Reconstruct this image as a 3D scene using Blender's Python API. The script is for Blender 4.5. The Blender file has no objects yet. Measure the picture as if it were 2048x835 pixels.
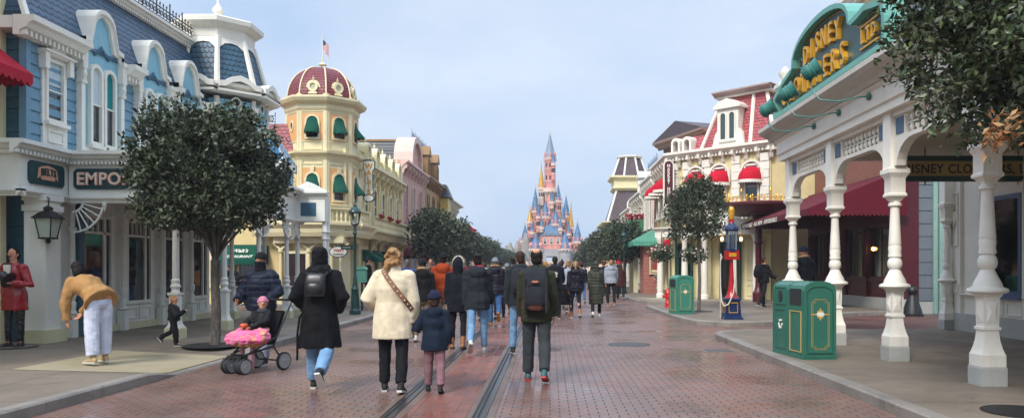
import bpy,bmesh,math,random
import numpy as np
from mathutils import Vector,Matrix,noise
random.seed(7); rng=np.random.default_rng(7)
C=bpy.context.scene.collection
PI=math.pi; R=math.radians
# ---- survey of the place: metres on the ground from sight lines (focal 1500, eye 1.475 m) ----
F_,VX,VY,HC=1500.,1100.,538.,1.475
def PXx(px,Y): return (px-VX)*Y/F_
def PZz(py,Y): return HC-(py-VY)*Y/F_
def GY(py,z=0.): return F_*(HC-z)/(py-VY)
def spot(px,py,z=0.):
    Y=GY(py,z); return Vector((PXx(px,Y),Y,z))
def lin(h):
    h=h.lstrip('#'); o=[]
    for i in (0,2,4):
        c=int(h[i:i+2],16)/255.
        o.append(c/12.92 if c<=.04045 else ((c+.055)/1.055)**2.4)
    return (*o,1)
# ---- materials ----
class NT:
    def __init__(s,name):
        s.m=bpy.data.materials.new(name); s.m.use_nodes=True; s.t=s.m.node_tree; s.b=s.t.nodes['Principled BSDF']
    def n(s,ty,**k):
        nd=s.t.nodes.new(ty)
        for a,v in k.items():
            if a.startswith('i_'):
                key=a[2:]; key=int(key) if key.isdigit() else key.replace('_',' ')
                nd.inputs[key].default_value=v
            else: setattr(nd,a,v)
        return nd
    def l(s,a,b): s.t.links.new(a,b)
    def math(s,op,a,b=None,c=None):
        nd=s.n('ShaderNodeMath',operation=op)
        for i,x in enumerate((a,b,c)):
            if x is None: continue
            if isinstance(x,(int,float)): nd.inputs[i].default_value=x
            else: s.l(x,nd.inputs[i])
        return nd.outputs[0]
    def mix(s,f,a,b,bt='MIX'):
        nd=s.n('ShaderNodeMix',data_type='RGBA',blend_type=bt)
        for i,x in ((0,f),(6,a),(7,b)):
            if isinstance(x,(int,float,tuple)): nd.inputs[i].default_value=x
            else: s.l(x,nd.inputs[i])
        return nd.outputs[2]
    def noise(s,scale,detail=4,rough=.6,co=None,dist=0):
        nd=s.n('ShaderNodeTexNoise',i_Scale=scale,i_Detail=detail,i_Roughness=rough,i_Distortion=dist)
        if co is not None: s.l(co,nd.inputs['Vector'])
        return nd.outputs['Fac']
    def co(s,k='Object'): return s.n('ShaderNodeTexCoord').outputs[k]
    def ramp(s,f,*st):
        nd=s.n('ShaderNodeValToRGB'); e=nd.color_ramp.elements
        while len(e)<len(st): e.new(.5)
        for i,(p,c) in enumerate(st): e[i].position=p; e[i].color=c if isinstance(c,tuple) else (c,c,c,1)
        s.l(f,nd.inputs[0]); return nd.outputs[0]
    def bump(s,h,st=.3,d=.02):
        nd=s.n('ShaderNodeBump',i_Strength=st,i_Distance=d); s.l(h,nd.inputs['Height']); s.l(nd.outputs[0],s.b.inputs['Normal'])
    def col(s,c): s.l(c,s.b.inputs['Base Color'])
    def P(s,**k):
        for a,v in k.items(): s.b.inputs[a.replace('_',' ')].default_value=v
MC={}
def scl(c,k): return (min(c[0]*k,1),min(c[1]*k,1),min(c[2]*k,1),1)
def paint(name,hexc,rough=.5,var=.12,scale=2.5,bump=.08,metal=0,bs=30):
    if name in MC: return MC[name]
    s=NT(name); c=lin(hexc); co=s.co()
    f=s.noise(scale,5,.65,co); g=s.noise(scale*9,3,.6,co)
    a=s.mix(s.ramp(f,(.3,0.),(.7,1.)),scl(c,1-var),scl(c,1+var*.5))
    a=s.mix(s.ramp(g,(.58,0.),(.78,.35)),a,scl(c,1-var*2.2))
    if not metal:
        mp=s.n('ShaderNodeMapping'); mp.inputs['Scale'].default_value=(7,7,.7); s.l(co,mp.inputs[0]); st=s.noise(1.6,5,.7,mp.outputs[0]); dn=s.noise(1.1,5,.7,co,.8)
        gr=s.math('MULTIPLY',s.ramp(st,(.5,0.),(.74,.42)),s.ramp(dn,(.42,0.),(.62,1.))); a=s.mix(gr,a,(c[0]*.5,c[1]*.47,c[2]*.42,1))   # rain streaks and grime
    s.col(a); s.P(Roughness=rough,Metallic=metal)
    if bump: s.bump(s.noise(bs,4,.6,co),bump,.01)
    MC[name]=s.m; return s.m
def cloth(name,hexc,rough=.85,var=.18,bs=60,bump=.35,weave=0,sheen=.02):
    if name in MC: return MC[name]
    s=NT(name); c=lin(hexc); co=s.co()
    a=s.mix(s.ramp(s.noise(7,4,.6,co),(.3,0.),(.7,1.)),scl(c,1-var),scl(c,1+var)); s.col(a)
    s.P(Roughness=rough); s.b.inputs['Sheen Weight'].default_value=sheen; s.b.inputs['Specular IOR Level'].default_value=.18
    h=s.noise(bs,3,.7,co); h2=s.noise(9,3,.6,co,1.5)
    s.bump(s.math('ADD',s.math('MULTIPLY',h,.25),h2),bump,.015)
    MC[name]=s.m; return s.m
def glass(name='window_glass',hexc='#1b2228',rough=.06):
    if name in MC: return MC[name]
    s=NT(name); s.b.inputs['Base Color'].default_value=lin(hexc); s.P(Roughness=rough)
    s.b.inputs['Specular IOR Level'].default_value=.9
    s.bump(s.noise(1.3,2,.5,s.co()),.08,.05)
    MC[name]=s.m; return s.m
def clear(name='clear_glass'):
    if name in MC: return MC[name]
    s=NT(name); g=s.n('ShaderNodeBsdfGlossy'); g.inputs['Roughness'].default_value=.03
    t=s.n('ShaderNodeBsdfTransparent'); t.inputs[0].default_value=(.82,.86,.86,1)
    fr=s.n('ShaderNodeFresnel',i_IOR=1.5); mx=s.n('ShaderNodeMixShader')
    s.l(s.math('ADD',fr.outputs[0],.03),mx.inputs[0]); s.l(t.outputs[0],mx.inputs[1]); s.l(g.outputs[0],mx.inputs[2])
    s.l(mx.outputs[0],s.t.nodes['Material Output'].inputs[0]); MC[name]=s.m; return s.m
def glow(name,hexc,st):
    if name in MC: return MC[name]
    s=NT(name); s.b.inputs['Base Color'].default_value=lin(hexc)
    s.b.inputs['Emission Color'].default_value=lin(hexc); s.b.inputs['Emission Strength'].default_value=st
    MC[name]=s.m; return s.m
def scales(name,hexc,w=.17,h=.13,axis='Y',rough=.5,amt=.45):
    """overlapping scalloped roof tiles laid in courses up the object's z"""
    if name in MC: return MC[name]
    s=NT(name); c=lin(hexc); sx=s.n('ShaderNodeSeparateXYZ'); s.l(s.co(),sx.inputs[0])
    if axis=='Y': x=sx.outputs[1]
    elif axis=='X': x=sx.outputs[0]
    else: x=s.math('MULTIPLY',s.math('ARCTAN2',sx.outputs[1],sx.outputs[0]),1.6)
    r=s.math('DIVIDE',sx.outputs[2],h); ri=s.math('FLOOR',r); rf=s.math('SUBTRACT',r,ri)
    u=s.math('ADD',s.math('DIVIDE',x,w),s.math('MULTIPLY',ri,.5)); ui=s.math('FLOOR',u); uf=s.math('SUBTRACT',u,ui)
    d=s.math('ABSOLUTE',s.math('SUBTRACT',uf,.5))            # scallop: lower edge is round
    edge=s.math('MULTIPLY',s.math('POWER',d,2.2),1.9)
    k=s.math('SUBTRACT',rf,edge)                              # <0 : gap between tips
    cv=s.n('ShaderNodeCombineXYZ'); s.l(ui,cv.inputs[0]); s.l(ri,cv.inputs[1])
    wn=s.n('ShaderNodeTexWhiteNoise'); s.l(cv.outputs[0],wn.inputs[0])
    a=s.mix(wn.outputs[0],scl(c,.78),scl(c,1.25))
    a=s.mix(s.ramp(s.noise(1.3,4,.6,s.co()),(.35,0.),(.75,.5)),a,scl(c,.65))
    s.col(s.mix(s.ramp(k,(0.,amt+.35),(.16,0.)),a,scl(c,.22))); s.P(Roughness=rough)
    s.bump(s.ramp(k,(0.,0.),(.18,1.),(1.,.3)),.8,.02)
    MC[name]=s.m; return s.m
def bricks(name,hexa,hexb,mort,bw=.22,bh=.075,rough=.8):
    if name in MC: return MC[name]
    s=NT(name); sx=s.n('ShaderNodeSeparateXYZ'); s.l(s.co(),sx.inputs[0]); cv=s.n('ShaderNodeCombineXYZ')
    s.l(s.math('ADD',sx.outputs[0],sx.outputs[1]),cv.inputs[0]); s.l(sx.outputs[2],cv.inputs[1])
    b=s.n('ShaderNodeTexBrick',i_Scale=1,i_Mortar_Size=.008,i_Brick_Width=bw,i_Row_Height=bh); s.l(cv.outputs[0],b.inputs[0])
    b.inputs['Color1'].default_value=lin(hexa); b.inputs['Color2'].default_value=lin(hexb); b.inputs['Mortar'].default_value=lin(mort)
    s.col(b.outputs[0]); s.P(Roughness=rough); s.bump(b.outputs[1],-.4,.01); MC[name]=s.m; return s.m
# ---- mesh builder ----
class MB:
    def __init__(s,M=None): s.v=[]; s.f=[]; s.mi=[]; s.M=M or Matrix(); s.k=0
    def add(s,vs,fs):
        b=len(s.v); s.v+=[s.M@Vector(v) for v in vs]; s.f+=[tuple(b+i for i in f) for f in fs]; s.mi+=[s.k]*len(fs); return s
    def box(s,x0,x1,y0,y1,z0,z1):
        return s.add([(x,y,z) for z in (z0,z1) for y in (y0,y1) for x in (x0,x1)],[(0,2,3,1),(4,5,7,6),(0,1,5,4),(2,6,7,3),(0,4,6,2),(1,3,7,5)])
    def hexa(s,a,b): # two quads (lists of 4 pts) joined
        return s.add(list(a)+list(b),[(3,2,1,0),(4,5,6,7),(0,1,5,4),(1,2,6,5),(2,3,7,6),(3,0,4,7)])
    def prism(s,poly,y0,y1): # poly in x,z ; extruded along y
        n=len(poly); return s.add([(x,y0,z) for x,z in poly]+[(x,y1,z) for x,z in poly],[tuple(range(n)),tuple(range(2*n-1,n-1,-1))]+[(i,i+n,(i+1)%n+n,(i+1)%n) for i in range(n)])
    def slab(s,poly,z0,z1):
        n=len(poly); return s.add([(x,y,z0) for x,y in poly]+[(x,y,z1) for x,y in poly],[tuple(range(n-1,-1,-1)),tuple(range(n,2*n))]+[(i,(i+1)%n,(i+1)%n+n,i+n) for i in range(n)])
    def ring(s,out,inn,y0,y1): # frame between two outlines with equal counts, open or closed handled by repeating
        n=len(out); vs=[(x,y,z) for y in (y0,y1) for L in (out,inn) for x,z in L]; fs=[]
        for i in range(n):
            j=(i+1)%n; fs+=[(i,j,n+j,n+i),(2*n+i,3*n+i,3*n+j,2*n+j),(i,2*n+i,2*n+j,j),(n+i,n+j,3*n+j,3*n+i)]
        return s.add(vs,fs)
    def lathe(s,prof,c=(0,0,0),n=16,rot=0,sx=1,sy=1):
        vs=[];fs=[]; m=len(prof)
        for r,z in prof:
            for i in range(n):
                a=rot+2*PI*i/n; vs.append((c[0]+r*sx*math.cos(a),c[1]+r*sy*math.sin(a),c[2]+z))
        for k in range(m-1):
            for i in range(n): j=(i+1)%n; fs.append((k*n+i,k*n+j,(k+1)*n+j,(k+1)*n+i))
        fs.append(tuple(range(n-1,-1,-1))); fs.append(tuple((m-1)*n+i for i in range(n)))
        return s.add(vs,fs)
    def sq(s,prof,c=(0,0,0)): # square lathe, prof half-width,z
        return s.lathe([(r*math.sqrt(2),z) for r,z in prof],c,4,PI/4)
    def loft(s,rings,n=16): # rings: (center, lateral vec, front vec)
        vs=[];fs=[]
        for c,a,b in rings:
            for i in range(n):
                t=2*PI*i/n; vs.append(Vector(c)+Vector(a)*math.cos(t)+Vector(b)*math.sin(t))
        m=len(rings)
        for k in range(m-1):
            for i in range(n): j=(i+1)%n; fs.append((k*n+i,k*n+j,(k+1)*n+j,(k+1)*n+i))
        fs.append(tuple(range(n-1,-1,-1))); fs.append(tuple((m-1)*n+i for i in range(n)))
        return s.add(vs,fs)
    def tube(s,pts,r,n=10,caps=False):
        pts=[Vector(p) for p in pts]; rr=r if isinstance(r,(list,tuple)) else [r]*len(pts); rings=[]; up=None
        for i,p in enumerate(pts):
            d=(pts[min(i+1,len(pts)-1)]-pts[max(i-1,0)]).normalized()
            if up is None: up=Vector((0,0,1)) if abs(d.z)<.9 else Vector((0,1,0))
            a=d.cross(up)
            if a.length<1e-5: a=d.cross(Vector((1,0,0)))
            a.normalize(); b=a.cross(d).normalized(); up=b
            rings.append((p,a*rr[i],b*rr[i]))
        if caps:
            d0=(pts[0]-pts[1]).normalized(); d1=(pts[-1]-pts[-2]).normalized(); c,a,b=rings[0]; e,g,h=rings[-1]
            rings=[(c+d0*rr[0]*.92,a*.4,b*.4),(c+d0*rr[0]*.6,a*.8,b*.8)]+rings+[(e+d1*rr[-1]*.6,g*.8,h*.8),(e+d1*rr[-1]*.92,g*.4,h*.4)]
        return s.loft(rings,n)
    def ball(s,c,r,n=12,M=None):
        if isinstance(r,(int,float)): r=(r,r,r)
        Q=M or Matrix.Identity(3); m=max(6,n*2//3); rings=[]
        for k in range(m+1):
            t=-PI/2+PI*k/m; cc=max(math.cos(t),.02)
            rings.append((Vector(c)+Q@Vector((0,0,r[2]*math.sin(t))),Q@Vector((r[0]*cc,0,0)),Q@Vector((0,r[1]*cc,0))))
        return s.loft(rings,n)
    def quad(s,*p): return s.add(p,[tuple(range(len(p)))])
    def mesh(s,name,mats,smooth=False,ang=None):
        me=bpy.data.meshes.new(name); me.from_pydata([tuple(v) for v in s.v],[],s.f)
        mats=mats if isinstance(mats,(list,tuple)) else [mats]
        for m in mats: me.materials.append(m)
        if len(mats)>1: me.polygons.foreach_set('material_index',s.mi)
        if smooth:
            me.polygons.foreach_set('use_smooth',[True]*len(s.f))
            me.set_sharp_from_angle(angle=R(ang or 40))
        me.update(); return me
    def build(s,name,mats,parent=None,smooth=False,ang=None,**k):
        return link(name,s.mesh(name,mats,smooth,ang),parent,**k)
def link(name,me,parent=None,label=None,cat=None,group=None,kind=None):
    o=bpy.data.objects.new(name,me); C.objects.link(o)
    if parent is not None: o.parent=parent
    return tag(o,label,cat,group,kind)
def tag(o,label=None,cat=None,group=None,kind=None):
    for k,v in (('label',label),('category',cat),('group',group),('kind',kind)):
        if v: o[k]=v
    return o
def thing(name,label,cat,loc=(0,0,0),rz=0,group=None):
    o=bpy.data.objects.new(name,None); C.objects.link(o); o.location=loc; o.rotation_euler=(0,0,rz); o.empty_display_size=.1
    return tag(o,label,cat,group)
def kids(o): return [c for c in C.objects if c.parent==o]
def dup(root,loc=None,rz=None,label=None,group=None,parent=None):
    r=root.copy(); C.objects.link(r)
    if parent is not None: r.parent=parent
    if loc is not None: r.location=loc
    if rz is not None: r.rotation_euler=(0,0,rz)
    if label: r['label']=label
    if group: r['group']=group
    for c in kids(root): dup(c,parent=r)
    return r
def TR(x=0,y=0,z=0,rz=0): return Matrix.Translation((x,y,z))@Matrix.Rotation(rz,4,'Z')
TS=bpy.data.scenes.new('workbench')
def evald(o):
    TS.collection.objects.link(o); vl=TS.view_layers[0]; vl.update(); me=bpy.data.meshes.new_from_object(o.evaluated_get(vl.depsgraph)); return me
def text_mesh(txt,size,depth=.01,off=0.,sp=1.,shear=0.,wx=1.):
    """one mesh, centred on x, base on z=0, facing -y"""
    cu=bpy.data.curves.new('t','FONT'); cu.body=txt; cu.size=size; cu.extrude=depth; cu.offset=off; cu.align_x='CENTER'; cu.space_character=sp; cu.shear=shear
    cu.resolution_u=3
    o=bpy.data.objects.new('t',cu); me=evald(o)
    bpy.data.objects.remove(o); bpy.data.curves.remove(cu)
    me.materials.clear()
    vs=[(v.co.x*wx,-v.co.z,v.co.y) for v in me.vertices]; fs=[tuple(p.vertices) for p in me.polygons]; bpy.data.meshes.remove(me)
    return vs,fs
def lettering(parent,txt,size,M,mat,depth=.01,off=0.,sp=1.,wx=1.,shear=0.,name='lettering',serif=False,arch=0.,**k):
    vs,fs=text_mesh(txt,size,depth,off,sp,shear,wx)
    if arch: vs=[(x,y,z+arch*(1-(x/(len(txt)*size*.33*wx))**2)) for x,y,z in vs]
    return MB(M).add(vs,fs).build(name,mat,parent,**k)
def arch_pts(u,z0,w,h,n=10,pointy=0,rise=None):
    """outline: bottom-left, bottom-right, then over the arch back to the left"""
    r=w/2; rise=r if rise is None else rise; zs=z0+h-rise
    return [(u-r,z0),(u+r,z0)]+[(u+r*math.cos(PI*i/n),zs+rise*math.sin(PI*i/n)) for i in range(n+1)]
def rect_pts(u,z0,w,h): return [(u-w/2,z0),(u+w/2,z0),(u+w/2,z0+h),(u-w/2,z0+h)]
# ================= camera, light, sky =================
cam=bpy.data.cameras.new('camera'); co_=bpy.data.objects.new('camera',cam); C.objects.link(co_)
co_.location=(0,0,HC); co_.rotation_euler=(R(90),0,0); cam.sensor_width=36; cam.lens=36*F_/2048
cam.shift_x=(1024-VX)/2048; cam.shift_y=(VY-417.5)/2048; cam.clip_end=3000; cam.clip_start=.1
S=bpy.context.scene; S.camera=co_
W=bpy.data.worlds.new("World"); S.world=W; W.use_nodes=True; wt=W.node_tree; bg=wt.nodes['Background']
sky=wt.nodes.new('ShaderNodeTexSky'); sky.sky_type='NISHITA'; sky.sun_disc=False
SE,SA=R(44),R(207)   # elevation, azimuth clockwise from +Y
sky.sun_elevation=SE; sky.sun_rotation=SA; sky.air_density=1.2; sky.dust_density=4; sky.ozone_density=1.5
tc=wt.nodes.new('ShaderNodeTexCoord'); mp=wt.nodes.new('ShaderNodeMapping'); mp.inputs['Scale'].default_value=(1,1,2.6)
nz=wt.nodes.new('ShaderNodeTexNoise'); nz.inputs['Scale'].default_value=2.2; nz.inputs['Detail'].default_value=6; nz.inputs['Roughness'].default_value=.55
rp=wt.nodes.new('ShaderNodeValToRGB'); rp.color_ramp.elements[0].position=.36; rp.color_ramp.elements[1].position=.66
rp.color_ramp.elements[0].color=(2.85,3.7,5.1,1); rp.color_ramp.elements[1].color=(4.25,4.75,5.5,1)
mx=wt.nodes.new('ShaderNodeMix'); mx.data_type='RGBA'; mx.inputs[0].default_value=.86
wl=wt.links.new; wl(tc.outputs['Generated'],mp.inputs[0]); wl(mp.outputs[0],nz.inputs[0]); wl(nz.outputs[0],rp.inputs[0])
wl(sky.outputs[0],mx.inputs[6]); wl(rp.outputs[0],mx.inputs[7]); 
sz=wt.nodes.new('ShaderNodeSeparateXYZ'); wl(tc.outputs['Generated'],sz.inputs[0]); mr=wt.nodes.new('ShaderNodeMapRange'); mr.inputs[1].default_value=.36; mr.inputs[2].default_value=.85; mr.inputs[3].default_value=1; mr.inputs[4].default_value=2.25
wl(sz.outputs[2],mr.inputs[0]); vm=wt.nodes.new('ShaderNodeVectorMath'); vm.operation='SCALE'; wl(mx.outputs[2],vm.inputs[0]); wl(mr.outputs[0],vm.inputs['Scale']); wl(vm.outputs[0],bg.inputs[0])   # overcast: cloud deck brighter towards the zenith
bg.inputs[1].default_value=.1
su=bpy.data.lights.new('sun','SUN'); so=bpy.data.objects.new('sun',su); C.objects.link(so); su.energy=1.8; su.angle=R(16); su.color=(1,.95,.88)
so.rotation_euler=(R(90)-SE,0,PI-SA) ; so.location=(0,-10,30)
# direction check: sun shines from azimuth SA
d=Vector((math.sin(SA)*math.cos(SE),math.cos(SA)*math.cos(SE),math.sin(SE))); so.rotation_euler=d.to_track_quat('Z','Y').to_euler()
S.view_settings.view_transform='Standard'; S.view_settings.look='None'; S.view_settings.gamma=1; S.view_settings.exposure=.93
S.cycles.max_bounces=6; S.cycles.diffuse_bounces=3; S.cycles.glossy_bounces=3; S.cycles.transparent_max_bounces=8
S.cycles.caustics_reflective=False; S.cycles.caustics_refractive=False
# ================= ground =================
def paver_mat(name,ca,cb,cc,bw,bh,alongY=False,gap=.035,joint=.02,wet=.35,gapc='#1d1718',rot=0.):
    s=NT(name); mpn=s.n('ShaderNodeMapping'); mpn.inputs['Rotation'].default_value=(0,0,rot); s.l(s.co(),mpn.inputs[0])
    sx=s.n('ShaderNodeSeparateXYZ'); s.l(mpn.outputs[0],sx.inputs[0])
    x,y=(sx.outputs[1],sx.outputs[0]) if alongY else (sx.outputs[0],sx.outputs[1])
    v=s.math('DIVIDE',y,bh); vi=s.math('FLOOR',v); vf=s.math('SUBTRACT',v,vi)
    u=s.math('ADD',s.math('DIVIDE',x,bw),s.math('MULTIPLY',s.math('FLOORED_MODULO',vi,2.),.5)); ui=s.math('FLOOR',u); uf=s.math('SUBTRACT',u,ui)
    du=s.math('ABSOLUTE',s.math('SUBTRACT',uf,.5)); dv=s.math('ABSOLUTE',s.math('SUBTRACT',vf,.5))
    mu=s.ramp(du,(.5-gap*1.3,0.),(.5-gap*.7,1.)); mv=s.ramp(dv,(.5-joint*1.6,0.),(.5-joint*.6,.55))
    gapm=s.math('MAXIMUM',mu,mv)
    cv=s.n('ShaderNodeCombineXYZ'); s.l(ui,cv.inputs[0]); s.l(vi,cv.inputs[1]); wn=s.n('ShaderNodeTexWhiteNoise'); s.l(cv.outputs[0],wn.inputs[0])
    base=s.ramp(wn.outputs[0],(0.,lin(ca)),(.5,lin(cb)),(.8,lin(cc)),(1.,lin(cb)))
    big=s.noise(.35,5,.65,s.co()); mid=s.noise(2.2,5,.7,s.co())
    base=s.mix(s.ramp(big,(.38,0.),(.62,.55)),base,lin(cc)); base=s.mix(s.ramp(mid,(.48,0.),(.72,.55)),base,lin('#4f3f3a')); sxx=s.n('ShaderNodeSeparateXYZ'); s.l(s.co(),sxx.inputs[0]); dm=s.noise(.22,4,.6,s.co(),.5); base=s.mix(s.math('MULTIPLY',s.ramp(dm,(.4,0.),(.62,.55)),.9),base,lin('#54403a'))
    fine=s.noise(60,3,.7,s.co()); base=s.mix(s.ramp(fine,(.35,.18),(.6,0.)),base,(.03,.02,.02,1))
    s.col(s.mix(gapm,base,lin(gapc)))
    rr=s.ramp(s.noise(.6,5,.6,s.co()),(.38,wet-.12),(.64,wet+.22)); s.l(s.mix(gapm,rr,(.9,.9,.9,1)),s.b.inputs['Roughness'])
    h=s.math('SUBTRACT',s.math('ADD',s.math('MULTIPLY',wn.outputs[0],.3),s.math('MULTIPLY',fine,.12)),gapm); s.bump(h,.45,.006)
    s.b.inputs['Specular IOR Level'].default_value=.6
    return s.m
def agg_mat(name,c1,c2,rough=.75,stain='#433d37',sp=.5,joint=0):
    s=NT(name); co=s.co(); a=s.mix(s.ramp(s.noise(.8,6,.65,co),(.35,0.),(.65,1.)),lin(c1),lin(c2))
    a=s.mix(s.ramp(s.noise(2.1,6,.7,co,.6),(.52,0.),(.72,.55)),a,lin(stain))
    vo=s.n('ShaderNodeTexVoronoi',i_Scale=95.); s.l(co,vo.inputs[0])
    g=s.ramp(s.noise(140,2,.6,co),(.35,.65),(.65,1.25)); a=s.mix(sp,a,s.mix(1.,a,g,'MULTIPLY'))
    a=s.mix(s.ramp(vo.outputs[0],(.0,.3),(.25,0.)),a,scl(lin(c2),1.5))
    v2=s.n('ShaderNodeTexVoronoi',i_Scale=1.7); s.l(co,v2.inputs[0]); a=s.mix(s.ramp(v2.outputs[0],(.03,.6),(.045,0.)),a,lin('#2e2a27'))
    if joint:
        bk=s.n('ShaderNodeTexBrick',i_Scale=1,i_Mortar_Size=.012,i_Brick_Width=joint,i_Row_Height=joint*.8,offset=0.); s.l(co,bk.inputs[0]); a=s.mix(s.math('MULTIPLY',bk.outputs[1],.7),a,(.03,.028,.025,1))
    s.col(a); s.l(s.ramp(s.noise(1.1,4,.6,co),(.35,rough-.2),(.65,rough+.1)),s.b.inputs['Roughness']); s.bump(vo.outputs[0],.25,.004); return s.m
M_road=paver_mat('road_pavers','#80574a','#8a6353','#75625c',.2,.1,gap=.03,joint=.02,wet=.3,gapc='#332827')
M_mid=paver_mat('track_pavers','#8f4f3b','#9c5a43','#7c4d40',.42,.14,alongY=True,gap=.012,joint=.03,wet=.3,gapc='#3a2622')
M_side=paver_mat('side_street_pavers','#744640','#7d5048','#6c4a44',.2,.1,gap=.03,joint=.02,wet=.4)
M_walk=agg_mat('pavement_aggregate','#7d7163','#6a5f52',joint=3.2); M_tan=agg_mat('ramp_aggregate','#a0947a','#94886c',stain='#7d725c')
M_kerb=agg_mat('kerb_concrete','#8d877d','#77716a',rough=.7,stain='#4a4744',sp=.8)
def structure(name,mb,mat,**k): return mb.build(name,mat,None,kind='structure',**k)
structure('ground',MB().quad((-320,-60,-.02),(320,-60,-.02),(320,420,-.02),(-320,420,-.02)),M_walk)
structure('road',MB().quad((-40,-6,0),(40,-6,0),(40,118,0),(-40,118,0)),M_road)
structure('track_paving',MB().quad((-1.56,-6,.004),(-.74,-6,.004),(-.74,110,.004),(-1.56,110,.004)),M_mid)
structure('side_street',MB().quad((5.3,17.1,.004),(34,17.1,.004),(34,33,.004),(5.3,33,.004)),M_side)
structure('side_street',MB().quad((-6.2,25.1,.004),(-34,25.1,.004),(-34,28.9,.004),(-6.2,28.9,.004)),M_side)
# rails
M_steel=paint('worn_steel','#7c7a78',.28,.2,6,.1,metal=.9); M_groove=paint('rail_groove','#17120f',.6,.3,8); M_band=agg_mat('rail_band','#6f5a4d','#5b4a42',rough=.5)
for x in (-1.15-.457,-1.15+.457):
    sgn=1 if x>-1.15 else -1
    structure('rail_bed',MB().box(x-.14,x+.14,-6,108,.0,.006),M_band)
    t=thing('tram_rail','grooved steel tram rail running %s in the brick street'%('nearer the backpack man' if sgn>0 else 'behind the child in the navy coat'),'rail',(x,-6,0),0,'tram rails')
    MB().box(-.05,-.028,0,114,.0,.016).box(.0,.055,0,114,.0,.018).build('rail_head',M_steel,t)
    MB().box(-.028,.0,0,114,.0,.009).box(-.085,-.05,0,114,.0,.010).build('rail_channel',M_groove,t)
# pavements
KZ=.12
def arc(cx,cy,r,a0,a1,n=8): return [(cx+r*math.cos(R(a0+(a1-a0)*i/n)),cy+r*math.sin(R(a0+(a1-a0)*i/n))) for i in range(n+1)]
def kerb(pts,side=1,w=.16,zf=lambda x,y:KZ):
    """kerb stones of about a metre along a line; side=+1 puts the pavement to the left of travel"""
    mb=MB(); P=[Vector((*p,0)) for p in pts]; out=[]
    for a,b in zip(P,P[1:]):
        L=(b-a).length; n=max(1,round(L/1.0)) 
        for i in range(n): out.append(a.lerp(b,i/n))
    out.append(P[-1]); N=[]
    for i in range(len(out)):
        d=(out[min(i+1,len(out)-1)]-out[max(i-1,0)]).normalized(); N.append(Vector((-d.y,d.x,0))*side)
    for i in range(len(out)-1):
        a,b=out[i],out[i+1]; e=(b-a).normalized()*.004; a2,b2=a+e,b-e
        za,zb=zf(a.x,a.y)+.003,zf(b.x,b.y)+.003; na,nb=N[i],N[i+1]; bv=.02
        lo=[a2,b2,b2+nb*w,a2+na*w]
        prof=lambda p,n,z:[p+Vector((0,0,-.05)),p+Vector((0,0,max(z-bv,-.04))),p+n*bv+Vector((0,0,z)),p+n*w+Vector((0,0,z)),p+n*w+Vector((0,0,-.05))]
        A=prof(a2,na,za); B=prof(b2,nb,zb); fs=[(k,k+1,6+k,5+k) if side>0 else (k+1,k,5+k,6+k) for k in range(4)]+[(4,3,2,1,0),(5,6,7,8,9)]
        mb.add(A+B,fs)
    return structure('kerb',mb,M_kerb)
def clampf(t): return max(0.,min(1.,t))
def sm(t): t=clampf(t); return t*t*(3-2*t)
def ramp_h(x,y):
    ry=sm((y-9.7)/.9)*sm((13.7-y)/1.0); rx=clampf((x+7.3)/2.1)
    return KZ-.105*ry*rx
LK=[(-5.2,-4),(-5.2,23.6)]+arc(-6.2,23.6,1.0,0,90)[1:]+[(-34,24.6)]
kerb([(-5.2,-4),(-5.2,9.7)]+[(-5.2,9.7+.25*i) for i in range(1,16)]+[(-5.2,13.7),(-5.2,23.6)]+arc(-6.2,23.6,1.0,0,90)[1:]+[(-34,24.6)],1,zf=ramp_h)
g=MB(); xs=np.arange(-9.2,-5.3,.18).tolist()+[-5.36]; ys=np.arange(8,15.01,.25).tolist()
vs=[(x,y,ramp_h(x,y)) for y in ys for x in xs]; n=len(xs)
g.add(vs,[(j*n+i,j*n+i+1,(j+1)*n+i+1,(j+1)*n+i) for j in range(len(ys)-1) for i in range(n-1)])
g.quad((-34,-4,KZ),(-9.2,-4,KZ),(-9.2,24.4,KZ),(-34,24.4,KZ)); g.quad((-9.2,-4,KZ),(-5.36,-4,KZ),(-5.36,8,KZ),(-9.2,8,KZ))
g.add([(x,y,KZ) for x,y in [(-9.2,15),(-5.36,15),(-5.36,23.6)]+arc(-6.2,23.6,.84,0,90)[1:]+[(-9.2,24.44)]],[tuple(range(12))])
structure('pavement',g,M_walk)
g=MB(); xs=[-7.3+i*.1 for i in range(20)]+[-5.36]; ys=[10.15+i*.2 for i in range(13)]; n=len(xs)
g.add([(x+(0 if x<-7.2 else 0),y,ramp_h(x,y)+.004) for y in ys for x in xs],[(j*n+i,j*n+i+1,(j+1)*n+i+1,(j+1)*n+i) for j in range(len(ys)-1) for i in range(n-1)])
structure('ramp_paving',g,M_tan)
P2=[(-34,28.9),(-7.2,28.9)]+arc(-7.2,30.1,1.2,-90,0)[1:]+[(-6.0,112)]
kerb(P2,1); structure('pavement',MB().slab([(-34,29.05),(-7.2,29.05)]+arc(-7.2,30.1,1.05,-90,0)[1:]+[(-6.15,112),(-34,112)],0,KZ),M_walk)
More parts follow.
